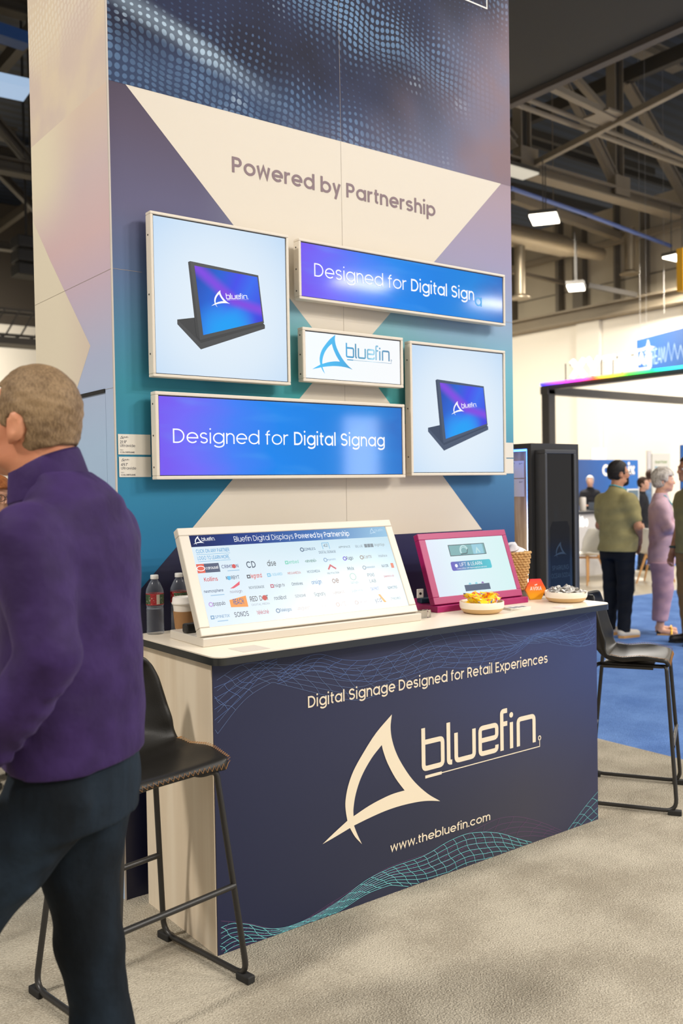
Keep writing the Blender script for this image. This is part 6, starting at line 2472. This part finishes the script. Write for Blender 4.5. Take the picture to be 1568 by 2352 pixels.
def hair_vol(c, R, s, h, grow, line, extra=None, seed=1.0, amp=0.0016):
    """hair shell: grow = thickness; line(x, y, z) > 0 where no hair grows, in head space"""
    c = np.array(c, float)
    v = Vol(c - 0.19 * s, c + 0.19 * s, h)
    T = lambda x, y, z: c + R @ (np.array([x, y, z]) * s)
    v.ell(T(0, .015, .027), np.array((.074 + grow, .096 + grow, .096 + grow)) * s, 0.01, R)
    v.ell(T(0, .045, -.035), np.array((.060 + grow * .6, .052 + grow * .6, .07)) * s, 0.03, R)
    if extra:
        extra(v, T, R)

    def f(X, Y, Z):
        p = np.stack([X - c[0], Y - c[1], Z - c[2]], -1) @ R / s
        return line(p[..., 0], p[..., 1], p[..., 2])
    v.cut(f)
    v.wrinkle(c - 0.19 * s, c + 0.19 * s, amp, 150.0, seed)
    return v


def hand(vol, wrist, d, n, s=1.0, curl=0.5, side=1):
    """palm, four bent fingers of unequal length and a thumb; d = pointing direction, n = back-of-hand normal"""
    w, d, n = (np.array(a, float) for a in (wrist, d, n))
    d = d / np.linalg.norm(d)
    n = n - d * (n @ d)
    n = n / np.linalg.norm(n)
    t = np.cross(d, n) * side
    M = np.stack([t, n, d], 1)
    vol.ell(w + d * .045 * s, np.array((.040, .016, .050)) * s, 0.012 * s, M)
    for i, L in enumerate((.070, .080, .075, .058)):
        p = w + (d * .085 + t * (.030 - .020 * i)) * s
        a = d
        r = .0088 * s
        for q, f in ((0, .45), (1, .32), (2, .23)):
            e = p + a * L * f * s
            vol.cone(p, e, r, r * .92, 0.003 * s)
            p, r = e, r * .92
            a = a * math.cos(curl) - n * math.sin(curl)
            a = a / np.linalg.norm(a)
    p = w + (d * .025 + t * .035) * s
    e = p + (d * .6 + t * .65 - n * .35) * .045 * s
    vol.cone(p, e, .0125 * s, .0105 * s, 0.008 * s)
    vol.cone(e, e + (d * .85 + t * .25 - n * .4) * .034 * s, .0105 * s, .0085 * s, 0.003 * s)


def skin_mat(name, c1, c2):
    k = NT(name)
    k.base(k.mix(k.sstep(k.noise(k.obj(), 14.0, 3), 0.35, 0.65), lin(c1), lin(c2)))
    k.rough(0.5, 0.4)
    k.b.inputs['Subsurface Weight'].default_value = 0.08
    k.b.inputs['Subsurface Radius'].default_value = (0.02, 0.008, 0.004)
    k.bump(k.noise(k.obj(), 300.0, 2), 0.08, 0.002)
    return k.m


def hair_mat(name, c1, c2, sc=90.0):
    k = NT(name)
    p = k.obj()
    mp = k.n('ShaderNodeMapping')
    mp.inputs['Scale'].default_value = (1, 1, 0.35)
    k.link(p, mp.inputs[0])
    n1 = k.noise(mp.outputs[0], sc, 4, 0.7)
    n2 = k.noise(p, 16.0, 2)
    f = k.math('ADD', k.math('MULTIPLY', n1, 0.6), k.math('MULTIPLY', n2, 0.4))
    k.base(k.mix(k.sstep(f, 0.36, 0.64), lin(c1), lin(c2)))
    k.rough(0.6, 0.3)
    k.bump(k.noise(mp.outputs[0], sc * 2.2, 3), 0.5, 0.004)
    return k.m


def cloth(name, c, vary=0.12, rough=0.8, sc=12.0, fine=0.15, fs=500.0, sheen=0.0):
    k = NT(name)
    p = k.obj()
    n1 = k.noise(p, sc, 3)
    n2 = k.noise(p, fs, 1)
    f = k.math('ADD', k.math('MULTIPLY', n1, 0.7), k.math('MULTIPLY', n2, 0.3))
    col = lin(c)
    k.base(k.mix(k.sstep(f, 0.3, 0.7), tuple(v * (1 - vary) for v in col), tuple(min(1, v * (1 + vary)) for v in col)))
    k.rough(rough, 0.25)
    k.b.inputs['Sheen Weight'].default_value = sheen
    h = k.math('ADD', k.math('MULTIPLY', k.noise(p, 9.0, 3), 1.0), k.math('MULTIPLY', n2, 0.05))
    k.bump(h, fine, 0.03)
    return k.m


def eyes(t, c, R, s, iris=(80, 70, 50)):
    for q in (-1, 1):
        b = MB()
        p = np.array(c) + R @ (np.array((q * .031, -.0785, .001)) * s)
        b.lathe([(0.0001, -.0118 * s), (.006 * s, -.0101 * s), (.0102 * s, -.0059 * s), (.0118 * s, 0), (.0102 * s, .0059 * s), (.006 * s, .0101 * s), (.0001, .0118 * s)], p, 14)
        p2 = np.array(c) + R @ (np.array((q * .031, -.0878, .001)) * s)
        b.lathe([(0.0001, -.0048 * s), (.0042 * s, -.002 * s), (.0042 * s, .002 * s), (.0001, .0048 * s)], p2, 10, 1)
        b.build('eye', [mat('eye_white', (226, 220, 212), 0.3), mat('iris_%d' % iris[0], iris, 0.2)], t, world=False, smooth=180)


def glasses(t, c, R, s, m, rim=0.0016):
    b = MB()
    T = lambda x, y, z: np.array(c) + R @ (np.array([x, y, z]) * s)
    for q in (-1, 1):
        b.tube([T(q * .033 + .024 * math.cos(a), -.105, .000 + .019 * math.sin(a)) for a in np.linspace(0, 2 * math.pi, 20)[:-1]], rim * s, 6, closed=True)
        b.tube([T(q * .057, -.105, .006), T(q * .078, -.06, .008), T(q * .083, .01, .006), T(q * .082, .03, -.006)], rim * s, 6)
    b.tube([T(-.01, -.107, .004), T(0, -.111, .007), T(.01, -.107, .004)], rim * s, 6)
    b.build('glasses', m, t, world=False)


SKIN = skin_mat('skin_warm', (190, 124, 92), (208, 146, 112))
SKIN_OLIVE = skin_mat('skin_olive', (176, 122, 92), (196, 142, 110))
SKIN_PALE = skin_mat('skin_pale', (206, 154, 128), (220, 172, 146))

# ------------------------------------------------------------------ the man in the purple jacket, walking past on the left
man = thing('person', 'man in a purple zip jacket and dark jeans walking left in the foreground', 'person', (0.756, 1.999, 0.006), -YAW)
PHI = math.radians(-108)
HR = rot(PHI, math.radians(-3))
HC = (-0.070, 0.0, 1.667)
v = Vol((-.55, -.36, 0.0), (.30, .40, 1.86), 0.0065)
head(v, HC, HR, 1.0)
v.cone((-.042, .0, 1.62), (-.012, .0, 1.47), .058, .068, 0.03)
v.cone((-.052, -.012, 1.60), (-.05, -.01, 1.5), .05, .06, 0.03)
v.loft([(0.86, .01, 0, .15, .10), (1.1, .015, 0, .15, .10), (1.35, .018, 0, .17, .10), (1.48, .02, 0, .12, .07)], PHI, 0.04)
LS, LE, LW_ = (-.030, -.175, 1.425), (.030, -.235, 1.195), (-.125, -.215, .985)
RS, RE, RW = (.050, .160, 1.420), (.015, .215, 1.18), (-.13, .225, 1.02)
v.chain([LS, LE, LW_], [.045, .038, .028])
v.chain([RS, RE, RW], [.045, .038, .028])
hand(v, LW_, (-.45, .12, -.88), (-.5, -.85, .2), 1.0, 0.35, 1)
hand(v, RW, (-.75, -.05, -.66), (-.3, .9, .2), 1.0, 0.4, -1)
v.chain([(-.01, -.085, .88), (-.235, -.095, .585), (-.345, -.09, .16)], [.07, .048, .036])
v.chain([(.02, .085, .88), (.004, .09, .47), (.065, .09, .10)], [.07, .048, .036])
v.build('body', SKIN, man, relax=2)


def man_line(x, y, z):
    # short back and sides: face, ear surrounds and nape stay bare
    face = 0.060 - z + 0.9 * (y + 0.055)             # forehead line falling to the temple
    a = np.where(y < -0.035, 0.072 - z - 0.25 * (y + 0.035), -1)
    side = np.where(y < 0.012, -0.012 - z + 0.0 * y, -0.068 - z + 0.35 * (y - 0.03))
    ear = 0.030 - np.sqrt(((y - 0.014) / 0.8) ** 2 + (z + 0.014) ** 2)
    ear = np.where(np.abs(x) > 0.062, ear, -1)
    return np.maximum(np.maximum(a, side), ear)


hv = hair_vol(HC, HR, 1.0, 0.004, 0.0065, man_line, seed=2.0, amp=0.0012)
hv.build('hair', hair_mat('grey_blond_hair', (104, 82, 58), (152, 126, 94), 230.0), man, relax=1)
eyes(man, HC, HR, 1.0, (90, 110, 120))
# jacket
k = NT('purple_jersey')
p = k.obj()
k.base(k.mix(k.sstep(k.noise(p, 10.0, 3), 0.3, 0.7), lin((42, 25, 66)), lin((54, 35, 84))))
k.rough(0.68, 0.18)
k.b.inputs['Sheen Weight'].default_value = 0.08
k.b.inputs['Sheen Tint'].default_value = (0.6, 0.5, 0.9, 1)
k.bump(k.math('ADD', k.noise(p, 7.0, 2), k.math('MULTIPLY', k.noise(p, 26.0, 2), 0.25)), 0.5, 0.03)
v = Vol((-.36, -.38, .80), (.32, .40, 1.66), 0.0065)
v.loft([(.865, .000, 0, .180, .128), (.93, .006, 0, .186, .136), (1.02, .012, 0, .187, .134), (1.20, .010, 0, .192, .130), (1.33, .010, 0, .200, .126), (1.41, .012, 0, .192, .118), (1.46, .014, 0, .165, .105), (1.50, .020, 0, .130, .092), (1.535, .005, 0, .092, .080), (1.56, -.018, 0, .074, .070)], PHI, 0.03, fold=0.0010, seed=1)
v.chain([LS, LE], [.072, .062], 0.045)
v.chain([LE, (-.045, -.228, 1.09), LW_], [.062, .056, .043], 0.012)
v.chain([RS, RE, RW], [.070, .058, .044], 0.04)
# sleeve folds round the elbow and forearm
for q in range(5):
    t = 0.12 + q * 0.19
    c = np.array(LE) * (1 - t) + np.array(LW_) * t
    ax = np.array(LW_) - np.array(LE)
    ax = ax / np.linalg.norm(ax)
    e1 = np.cross(ax, (0, 1, 0))
    e1 = e1 / np.linalg.norm(e1)
    e2 = np.cross(ax, e1)
    r = .056 - .010 * t
    for a in np.linspace(-2.6, 0.6, 9):
        pnt = c + (e1 * math.cos(a) + e2 * math.sin(a)) * r + ax * (0.018 * math.sin(2.2 * a + q))
        v.ell(pnt, (.011, .011, .011), 0.012)
v.wrinkle((-.36, -.38, .90), (.32, .40, 1.42), 0.0016, 26.0, 1.3)
v.cut(lambda X, Y, Z: (0.928 + 0.10 * np.maximum(X - 0.06, 0) + 0.20 * np.maximum(-0.04 - X, 0)) - Z)
jk = v.build('jacket', k.m, man, relax=2)
PURPLE = k.m
b = MB()
ring = []
for zt, rr, tt in ((0, 1.08, 0), (0.5, 0.95, 0), (1, 0.86, 0)):
    for i in range(40):
        a = 2 * math.pi * i / 40
        cx_, cy_ = -.030 - .016 * zt, 0.0
        x, y = cx_ + .089 * rr * math.cos(a), cy_ + .083 * rr * math.sin(a)
        zb = 1.500 + 0.16 * (x + 0.03)
        ztop = 1.590 + 0.36 * (x + 0.045)
        ring.append((x, y, zb + (ztop - zb) * zt))
b.add(ring, [(r * 40 + i, r * 40 + (i + 1) % 40, (r + 1) * 40 + (i + 1) % 40, (r + 1) * 40 + i) for r in range(2) for i in range(40)])
b.build('collar', PURPLE, jk, world=False, smooth=180, solid=0.006, subsurf=1)
# jeans
k = NT('dark_jeans')
p = k.obj()
mp = k.n('ShaderNodeMapping')
mp.inputs['Scale'].default_value = (1, 1, 0.4)
k.link(p, mp.inputs[0])
k.base(k.mix(k.sstep(k.noise(mp.outputs[0], 7.0, 4), 0.35, 0.7), lin((12, 18, 24)), lin((28, 40, 52))))
k.rough(0.85, 0.2)
k.bump(k.math('ADD', k.noise(p, 11.0, 3), k.math('MULTIPLY', k.noise(p, 700.0, 1), 0.05)), 0.45, 0.03)
v = Vol((-.56, -.28, 0.02), (.30, .30, 1.02), 0.0075)
v.loft([(.80, .012, 0, .155, .112), (.90, .010, 0, .168, .120), (.99, .012, 0, .165, .115)], PHI, 0.05)
v.chain([(-.02, -.075, .86), (-.235, -.095, .585), (-.32, -.09, .30), (-.36, -.09, .10)], [.098, .078, .066, .062], 0.03)
v.chain([(.022, .075, .86), (-.012, .09, .66), (.004, .09, .47), (.030, .09, .28), (.065, .09, .085)], [.105, .086, .073, .066, .068], 0.03)
for q in range(4):
    v.cone((-.07 - .04 * q, -.155, .80 - .05 * q), (.06 - .04 * q, -.135, .87 - .06 * q), .010, .008, 0.025)
v.wrinkle((-.56, -.28, 0.02), (.30, .30, .80), 0.0022, 30.0, 0.4)
v.build('jeans', k.m, man, relax=1)
SHOE = mat('brown_shoe', (70, 50, 38), 0.5)
for (ax, ay, dz) in ((-.36, -.09, 0.035), (.065, .09, 0.0)):
    v = Vol((ax - .28, ay - .09, 0.0), (ax + .12, ay + .09, .20), 0.007)
    v.cone((ax + .03, ay, .055 + dz), (ax - .16, ay, .038 + dz), .044, .034, 0.03)
    v.cone((ax, ay, .06 + dz), (ax, ay, .11 + dz), .045, .042, 0.03)
    v.cut(lambda X, Y, Z: (0.006 if dz == 0 else 0.03) - Z)
    v.build('shoe', SHOE, man)


# ------------------------------------------------------------------ a standing figure with settings
def figure(label, loc, rz, H, skin, hair, hline, shirt, trouser, arms, sleeve=0.55, build=1.0, belly=0.0, hair_grow=0.014,
           shirt_hem=0.86, leg_w=1.0, trouser_end=0.06, shoes=None, h=0.009, jacket=False, head_yaw=0.0, head_pitch=0.0, hair_extra=None, legs=True, beard=None, eye=True, bust=False, seat=False):
    """local frame: faces -y, stands on z = 0"""
    s = H / 1.75
    t = thing('person', label, 'person', loc, rz)
    HC_ = np.array((0, -.030, 1.630)) * s
    R_ = rot(head_yaw, head_pitch)
    W = build
    P = lambda a: np.array(a, float) * s
    hip, knee, ank = (.085 * W, .0, .88), (.095, -.012, .48), (.10, .02, .085)
    if seat:
        knee, ank = (.12, -.42, .86), (.12, -.38, .46)
    v = Vol(P((-.42, -.62 if seat else -.42, -0.01)), P((.42, .30, 1.84)), h)
    head(v, HC_, R_, s)
    v.cone(P((0, -.012, 1.57)), P((0, .012, 1.44)), .054 * s, .064 * s, 0.03)
    v.loft([[q * s for q in r] for r in ((.84, 0, .01, .14 * W, .095), (1.02, 0, 0, .125 * W, .088), (1.25, 0, 0, .15 * W, .10), (1.37, 0, .01, .140 * W, .080), (1.45, 0, .012, .07, .055))], 0, 0.03)
    for q, (el, wr, fd, fn) in zip((-1, 1), arms):
        sh = (q * .168 * W, .012, 1.365)
        v.chain([P(sh), P(el), P(wr)], [.040 * s, .040 * s, .030 * s], 0.02)
        hand(v, P(wr), fd, fn, s, 0.55, -q)
    if not bust:
        for q in (-1, 1):
            m = lambda a: P((q * a[0], a[1], a[2]))
            v.chain([m(hip), m(knee), m(ank)], [.075 * s, .05 * s, .038 * s])
            if shoes is None or shoes == 'sandal':
                v.cone(P((q * ank[0], ank[1] + .02, .045)), P((q * (ank[0] + .02), ank[1] - .15, .028)), .032 * s, .026 * s, 0.02)
    v.build('body', skin, t, relax=1)
    hv_ = hair_vol(HC_, R_, s, 0.0075, hair_grow, hline, hair_extra, 1.5, 0.0016)
    hv_.build('hair', hair, t)
    if beard:
        bv = Vol(HC_ - .16, HC_ + .16, 0.006)
        T = lambda x, y, z: HC_ + R_ @ (np.array([x, y, z]) * s)
        bv.ell(T(0, -.036, -.058), np.array((.061, .066, .074)) * s, 0.02, R_)
        bv.ell(T(0, -.074, -.096), np.array((.032, .030, .028)) * s, 0.02, R_)

        def bf(X, Y, Z):
            p_ = np.stack([X - HC_[0], Y - HC_[1], Z - HC_[2]], -1) @ R_ / s
            x_, y_, z_ = p_[..., 0], p_[..., 1], p_[..., 2]
            return np.maximum(np.maximum(z_ + 0.040 - 0.45 * np.maximum(y_ + .05, 0) * 2, y_ - 0.002), 0.020 - np.sqrt(x_ ** 2 + (z_ + .061) ** 2 * 2) - np.where(y_ < -.085, 0, 1))
        bv.cut(bf)
        bv.build('beard', beard, t)
    if eye:
        eyes(t, HC_, R_, s)
    # upper clothing
    v = Vol(P((-.44, -.62 if seat else -.40, .60)), P((.44, .32, 1.62)), h)
    B = belly
    secs = [(shirt_hem, 0, .008 - B * .2, .176 * W + B * .2, .138 + B * .5), (1.0, 0, -.002 - B * .5, .168 * W + B * .3, .125 + B), (1.15, 0, -.002 - B * .3, .170 * W + B * .2, .125 + B * .7), (1.28, 0, .002, .184 * W, .128 + B * .2), (1.36, 0, .008, .176 * W, .115), (1.42, 0, .012, .132 * W, .092), (1.47, 0, .008, .085, .074), (1.495, 0, .004, .072, .068)]
    v.loft([[q * s for q in r] for r in secs], 0, 0.03, fold=0.003, seed=len(label))
    for q, (el, wr, fd, fn) in zip((-1, 1), arms):
        sh = np.array((q * .160 * W, .010, 1.355))
        el_, wr_ = np.array(el), np.array(wr)
        if sleeve <= 1.0:
            e2 = sh + (el_ - sh) * sleeve
            v.chain([P(sh), P(e2)], [.074 * s, .060 * s], 0.06)
        else:
            e2 = el_ + (wr_ - el_) * (sleeve - 1.0)
            v.chain([P(sh), P(el_)], [.072 * s, .057 * s], 0.06)
            v.chain([P(el_), P(e2)], [.058 * s, .046 * s], 0.014)
    v.wrinkle(P((-.44, -.40, .60)), P((.44, .32, 1.62)), 0.0032, 34.0, len(label) * 0.7)
    v.cut(lambda X, Y, Z: shirt_hem * s - Z)
    up = v.build('jacket' if jacket else 'shirt', shirt, t)
    if trouser is not None and not bust:
        v = Vol(P((-.40, -.62 if seat else -.36, 0.0)), P((.40, .34, 1.06)), h)
        v.loft([[q * s for q in r] for r in ((.78, 0, .010, .152 * W, .112), (.86, 0, .006 - B * .2, .156 * W, .114 + B * .3), (1.0, 0, -.002 - B * .4, .148 * W, .104 + B * .5))], 0, 0.04)
        for q in (-1, 1):
            m = lambda a: P((q * a[0], a[1], a[2]))
            lo = (ank[0], ank[1], max(ank[2], trouser_end + .02))
            v.chain([m(hip), m(knee), m(lo)], [.102 * s * max(1, leg_w * .9), .070 * s * leg_w, .056 * s * leg_w], 0.03)
        v.wrinkle(P((-.40, -.36, 0.0)), P((.40, .34, .85)), 0.003, 36.0, 0.9)
        v.cut(lambda X, Y, Z: np.maximum(trouser_end * s - Z, Z - (shirt_hem + 0.03) * s))
        v.build('trousers', trouser, t)
    if shoes is not None and not bust:
        for q in (-1, 1):
            if shoes == 'sandal':
                b = MB()
                M_ = Matrix.Translation((q * ank[0] * s, 0, 0))
                b.box(-.036, .046, -.15, .05, 0.0, 0.012, 0, M_)
                b.box(-.03, .03, .015, .055, 0.0, 0.05, 1, M_)
                b.tube([(q * ank[0] * s - .04, -.085, .012), (q * ank[0] * s - .028, -.085, .05), (q * ank[0] * s + .012, -.09, .062), (q * ank[0] * s + .05, -.085, .045), (q * ank[0] * s + .058, -.085, .012)], 0.012, 8, 2)
                b.build('sandal', [mat('sandal_sole', (206, 160, 96), 0.5), mat('heel_black', (30, 28, 28), 0.5), mat('gold_strap', (226, 176, 70), 0.3, metal=0.7)], t, world=False, bevel=0.003)
            else:
                v = Vol(P((q * ank[0] - .09, -.24, -.002)), P((q * ank[0] + .09, .13, .16)), 0.007)
                c = q * ank[0]
                v.cone(P((c, .045, .052)), P((c + q * .02, -.13, .036)), .043 * s, .036 * s, 0.03)
                v.cone(P((c, .02, .06)), P((c, .022, .10)), .044 * s, .042 * s, 0.03)
                v.cut(lambda X, Y, Z: 0.0 - Z)
                sh_ = v.build('shoe', shoes[0], t)
                b = MB()
                b.prism([(c - .044 + .004, .06), (c - .047, -.02), (c - .040 + q * .012, -.13), (c + q * .02, -.178), (c + .042 + q * .012, -.13), (c + .047, -.02), (c + .042, .06), (c, .092)], FLAT(0), 0.0, 0.022)
                b.build('sole', shoes[1], sh_, world=False)
    return t, HC_, R_, s, up


def short_hair(x, y, z):
    a = np.where(y < -0.030, 0.066 - z - 0.2 * (y + .03), -1)
    side = np.where(y < 0.012, -0.014 - z, -0.074 - z + 0.3 * (y - 0.03))
    ear = np.where(np.abs(x) > 0.060, 0.028 - np.sqrt((y - 0.014) ** 2 + (z + 0.016) ** 2), -1)
    return np.maximum(np.maximum(a, side), ear)


def bob_hair(x, y, z):
    a = np.where(y < -0.040, 0.050 - z, -1)
    side = np.where(y < -0.01, -0.015 - z, -0.085 - z)
    ear = np.where(np.abs(x) > 0.066, 0.020 - np.sqrt((y - 0.004) ** 2 + (z + 0.020) ** 2), -1)
    return np.maximum(np.maximum(a, side), ear)


def long_hair(x, y, z):
    return np.where(y < -0.035, 0.055 - z - 0.5 * np.maximum(np.abs(x) - .05, 0) * 8, np.where(y < 0.0, -0.02 - z + 0.0 * x, -0.17 - z))


BLACK_HAIR = hair_mat('black_hair', (16, 13, 12), (38, 31, 27))
GREY_HAIR = hair_mat('silver_hair', (140, 130, 120), (214, 206, 196), 70.0)
WHITE_HAIR = hair_mat('white_hair', (176, 172, 166), (226, 222, 216), 70.0)
RED_HAIR = hair_mat('ginger_hair', (150, 84, 44), (196, 124, 70))
BROWN_HAIR = hair_mat('brown_hair', (50, 34, 24), (84, 58, 40))
OLIVE = cloth('olive_tee', (150, 140, 96))
NAVY_TR = cloth('navy_trousers', (17, 21, 30))
PINK_SUIT = cloth('pink_suit', (196, 164, 176), 0.08)
PINK_TR = cloth('pink_trousers', (176, 142, 158), 0.1)
KHAKI = cloth('khaki_trousers', (150, 116, 74))
DARK = cloth('dark_suit', (34, 34, 38))
BLUE_SH = cloth('blue_shirt', (120, 150, 186))
WHITE_SHOE = (mat('white_sneaker', (226, 216, 200), 0.6), mat('gum_sole', (200, 150, 84), 0.6))
DARK_SHOE = (mat('dark_shoe', (32, 28, 26), 0.5), mat('dark_sole', (20, 20, 20), 0.6))
hang = [((-.245, .03, 1.11), (-.25, -.05, .86), (0, -.2, -1), (-1, 0, 0)), ((.245, .03, 1.11), (.25, -.05, .86), (0, -.2, -1), (1, 0, 0))]
clasp = [((-.265, -.02, 1.10), (-.075, -.225, .935), (.75, -.35, -.6), (-.3, -.9, .3)), ((.265, -.02, 1.10), (.075, -.225, .92), (-.75, -.35, -.55), (.3, -.9, .3))]
folded = [((-.235, -.06, 1.13), (.06, -.225, 1.12), (1, .1, .15), (0, -1, 0)), ((.235, -.06, 1.13), (-.06, -.215, 1.16), (-1, .12, -.1), (0, -1, 0))]
# man in olive t-shirt: faces right and away from the camera
t, hc, R_, s_, up = figure('man in olive t-shirt, navy trousers and white sneakers on the blue carpet, seen from behind', (7.745, 5.714, 0.005), -YAW + math.radians(118), 1.735, SKIN_OLIVE, BLACK_HAIR, short_hair, OLIVE, NAVY_TR, clasp, sleeve=0.66, build=1.20, belly=0.035, hair_grow=0.013, shirt_hem=0.855, leg_w=1.12, shoes=WHITE_SHOE, h=0.0085, head_yaw=math.radians(-16), beard=BLACK_HAIR)
glasses(t, hc, R_, s_, mat('glasses_dark', (40, 36, 34), 0.4), 0.0022)
b = MB()
b.tube([(.07, .03, 1.485), (.02, .068, 1.50), (-.03, .066, 1.50), (-.075, .02, 1.48), (-.072, -.05, 1.455), (-.03, -.125, 1.36), (0, -.175, 1.2)], 0.0065, 6)
b.tube([(.07, .03, 1.485), (.075, -.05, 1.455), (.035, -.125, 1.36), (0, -.175, 1.2)], 0.0065, 6)
b.build('lanyard', mat('teal_lanyard', (70, 168, 176), 0.6), t, world=False)
# woman in the pink suit
t, hc, R_, s_, up = figure('woman with short silver hair in a pale pink trouser suit and gold sandals', (8.205, 5.525, 0.005), -YAW + math.radians(72), 1.655, SKIN_PALE, GREY_HAIR, bob_hair, PINK_SUIT, PINK_TR, folded, sleeve=1.62, build=1.06, hair_grow=0.024, shirt_hem=0.74, leg_w=1.45, trouser_end=0.15, shoes='sandal', h=0.0085, jacket=True, belly=0.01, head_pitch=0.06)
b = MB()
b.tube([(-.06, .04, 1.40), (-.075, -.04, 1.385), (-.03, -.13, 1.26), (0, -.15, 1.12)], 0.007, 6)
b.tube([(.06, .04, 1.40), (.075, -.04, 1.385), (.03, -.13, 1.26), (0, -.15, 1.12)], 0.007, 6)
b.build('lanyard', mat('teal_lanyard', (70, 168, 176), 0.6), t, world=False)
# second olive shirt at the frame edge
TH = onz(1590, 1480)
t, hc, R_, s_, up = figure('man in olive polo shirt and khaki trousers cut by the right edge of the view', (TH[0], TH[1], 0.005), -YAW + math.radians(-78), 1.76, SKIN_OLIVE, BROWN_HAIR, short_hair, OLIVE, KHAKI, [((-.245, .03, 1.11), (-.225, -.06, .86), (0, -.25, -1), (-1, 0, 0)), ((.245, .03, 1.11), (.25, -.05, .86), (0, -.2, -1), (1, 0, 0))], sleeve=0.72, build=1.1, shirt_hem=0.85, shoes=DARK_SHOE, h=0.0095)
b = MB()
b.tube([(-.229 + .034 * math.cos(a), -.045 + .034 * math.sin(a), .90) for a in np.linspace(0, 2 * math.pi, 17)[:-1]], 0.013, 8, closed=True)
b.build('wrist_watch', mat('watch_green', (70, 84, 76), 0.4), t, world=False)
# far figures
F1 = onz(1368, 1262)
t, hc, R_, s_, up = figure('elderly man with white hair and dark jacket seated behind the white counter', (17.0, 13.25, 0.0), -YAW + math.radians(-15), 1.70, SKIN_PALE, WHITE_HAIR, short_hair, DARK, DARK, [((-.24, -.05, 1.13), (-.12, -.28, 1.08), (.5, -.8, 0), (0, 0, 1)), ((.24, -.05, 1.13), (.12, -.28, 1.08), (-.5, -.8, 0), (0, 0, 1))], sleeve=1.8, h=0.014, jacket=True, shoes=DARK_SHOE)
for px, py, dep, Hh, lab, sk, hr, up_, tr in (
        (1474, 1300, 16.4, 1.62, 'distant person in a dark jacket between the two nearest figures', SKIN_PALE, BROWN_HAIR, DARK, DARK),
        (1493, 1290, 18.4, 1.78, 'distant person in a light blue shirt seen from behind, left of the silver-haired woman', SKIN_PALE, BROWN_HAIR, BLUE_SH, DARK)):
    d = ray(px, 1120)
    w = EYE + d * (dep / (d @ _f))
    figure(lab, (w[0], w[1], 0.0), -YAW + math.radians(170 if 'blue' in lab else 60), Hh, sk, hr, short_hair, up_, tr, hang, sleeve=1.8, h=0.014, shoes=DARK_SHOE, eye=False)
w = EYE + ray(-14, 1150) * 4.9
t, hc, R_, s_, up = figure('ginger-haired person with glasses at the left edge, partly hidden behind the man in purple', (w[0], w[1], 0.006), -YAW + math.radians(50), 1.60, SKIN_PALE, RED_HAIR, long_hair, cloth('grey_top', (84, 80, 84)), DARK, hang, sleeve=1.8, hair_grow=0.02, h=0.011, shoes=DARK_SHOE, hair_extra=lambda v, T, R: (v.ell(T(0, .06, -.09), (.075, .05, .10), 0.03, R), v.ell(T(.06, .02, -.08), (.03, .05, .09), 0.03, R), v.ell(T(-.06, .02, -.08), (.03, .05, .09), 0.03, R)))
glasses(t, hc, R_, s_, mat('glasses_dark', (40, 36, 34), 0.4), 0.002)
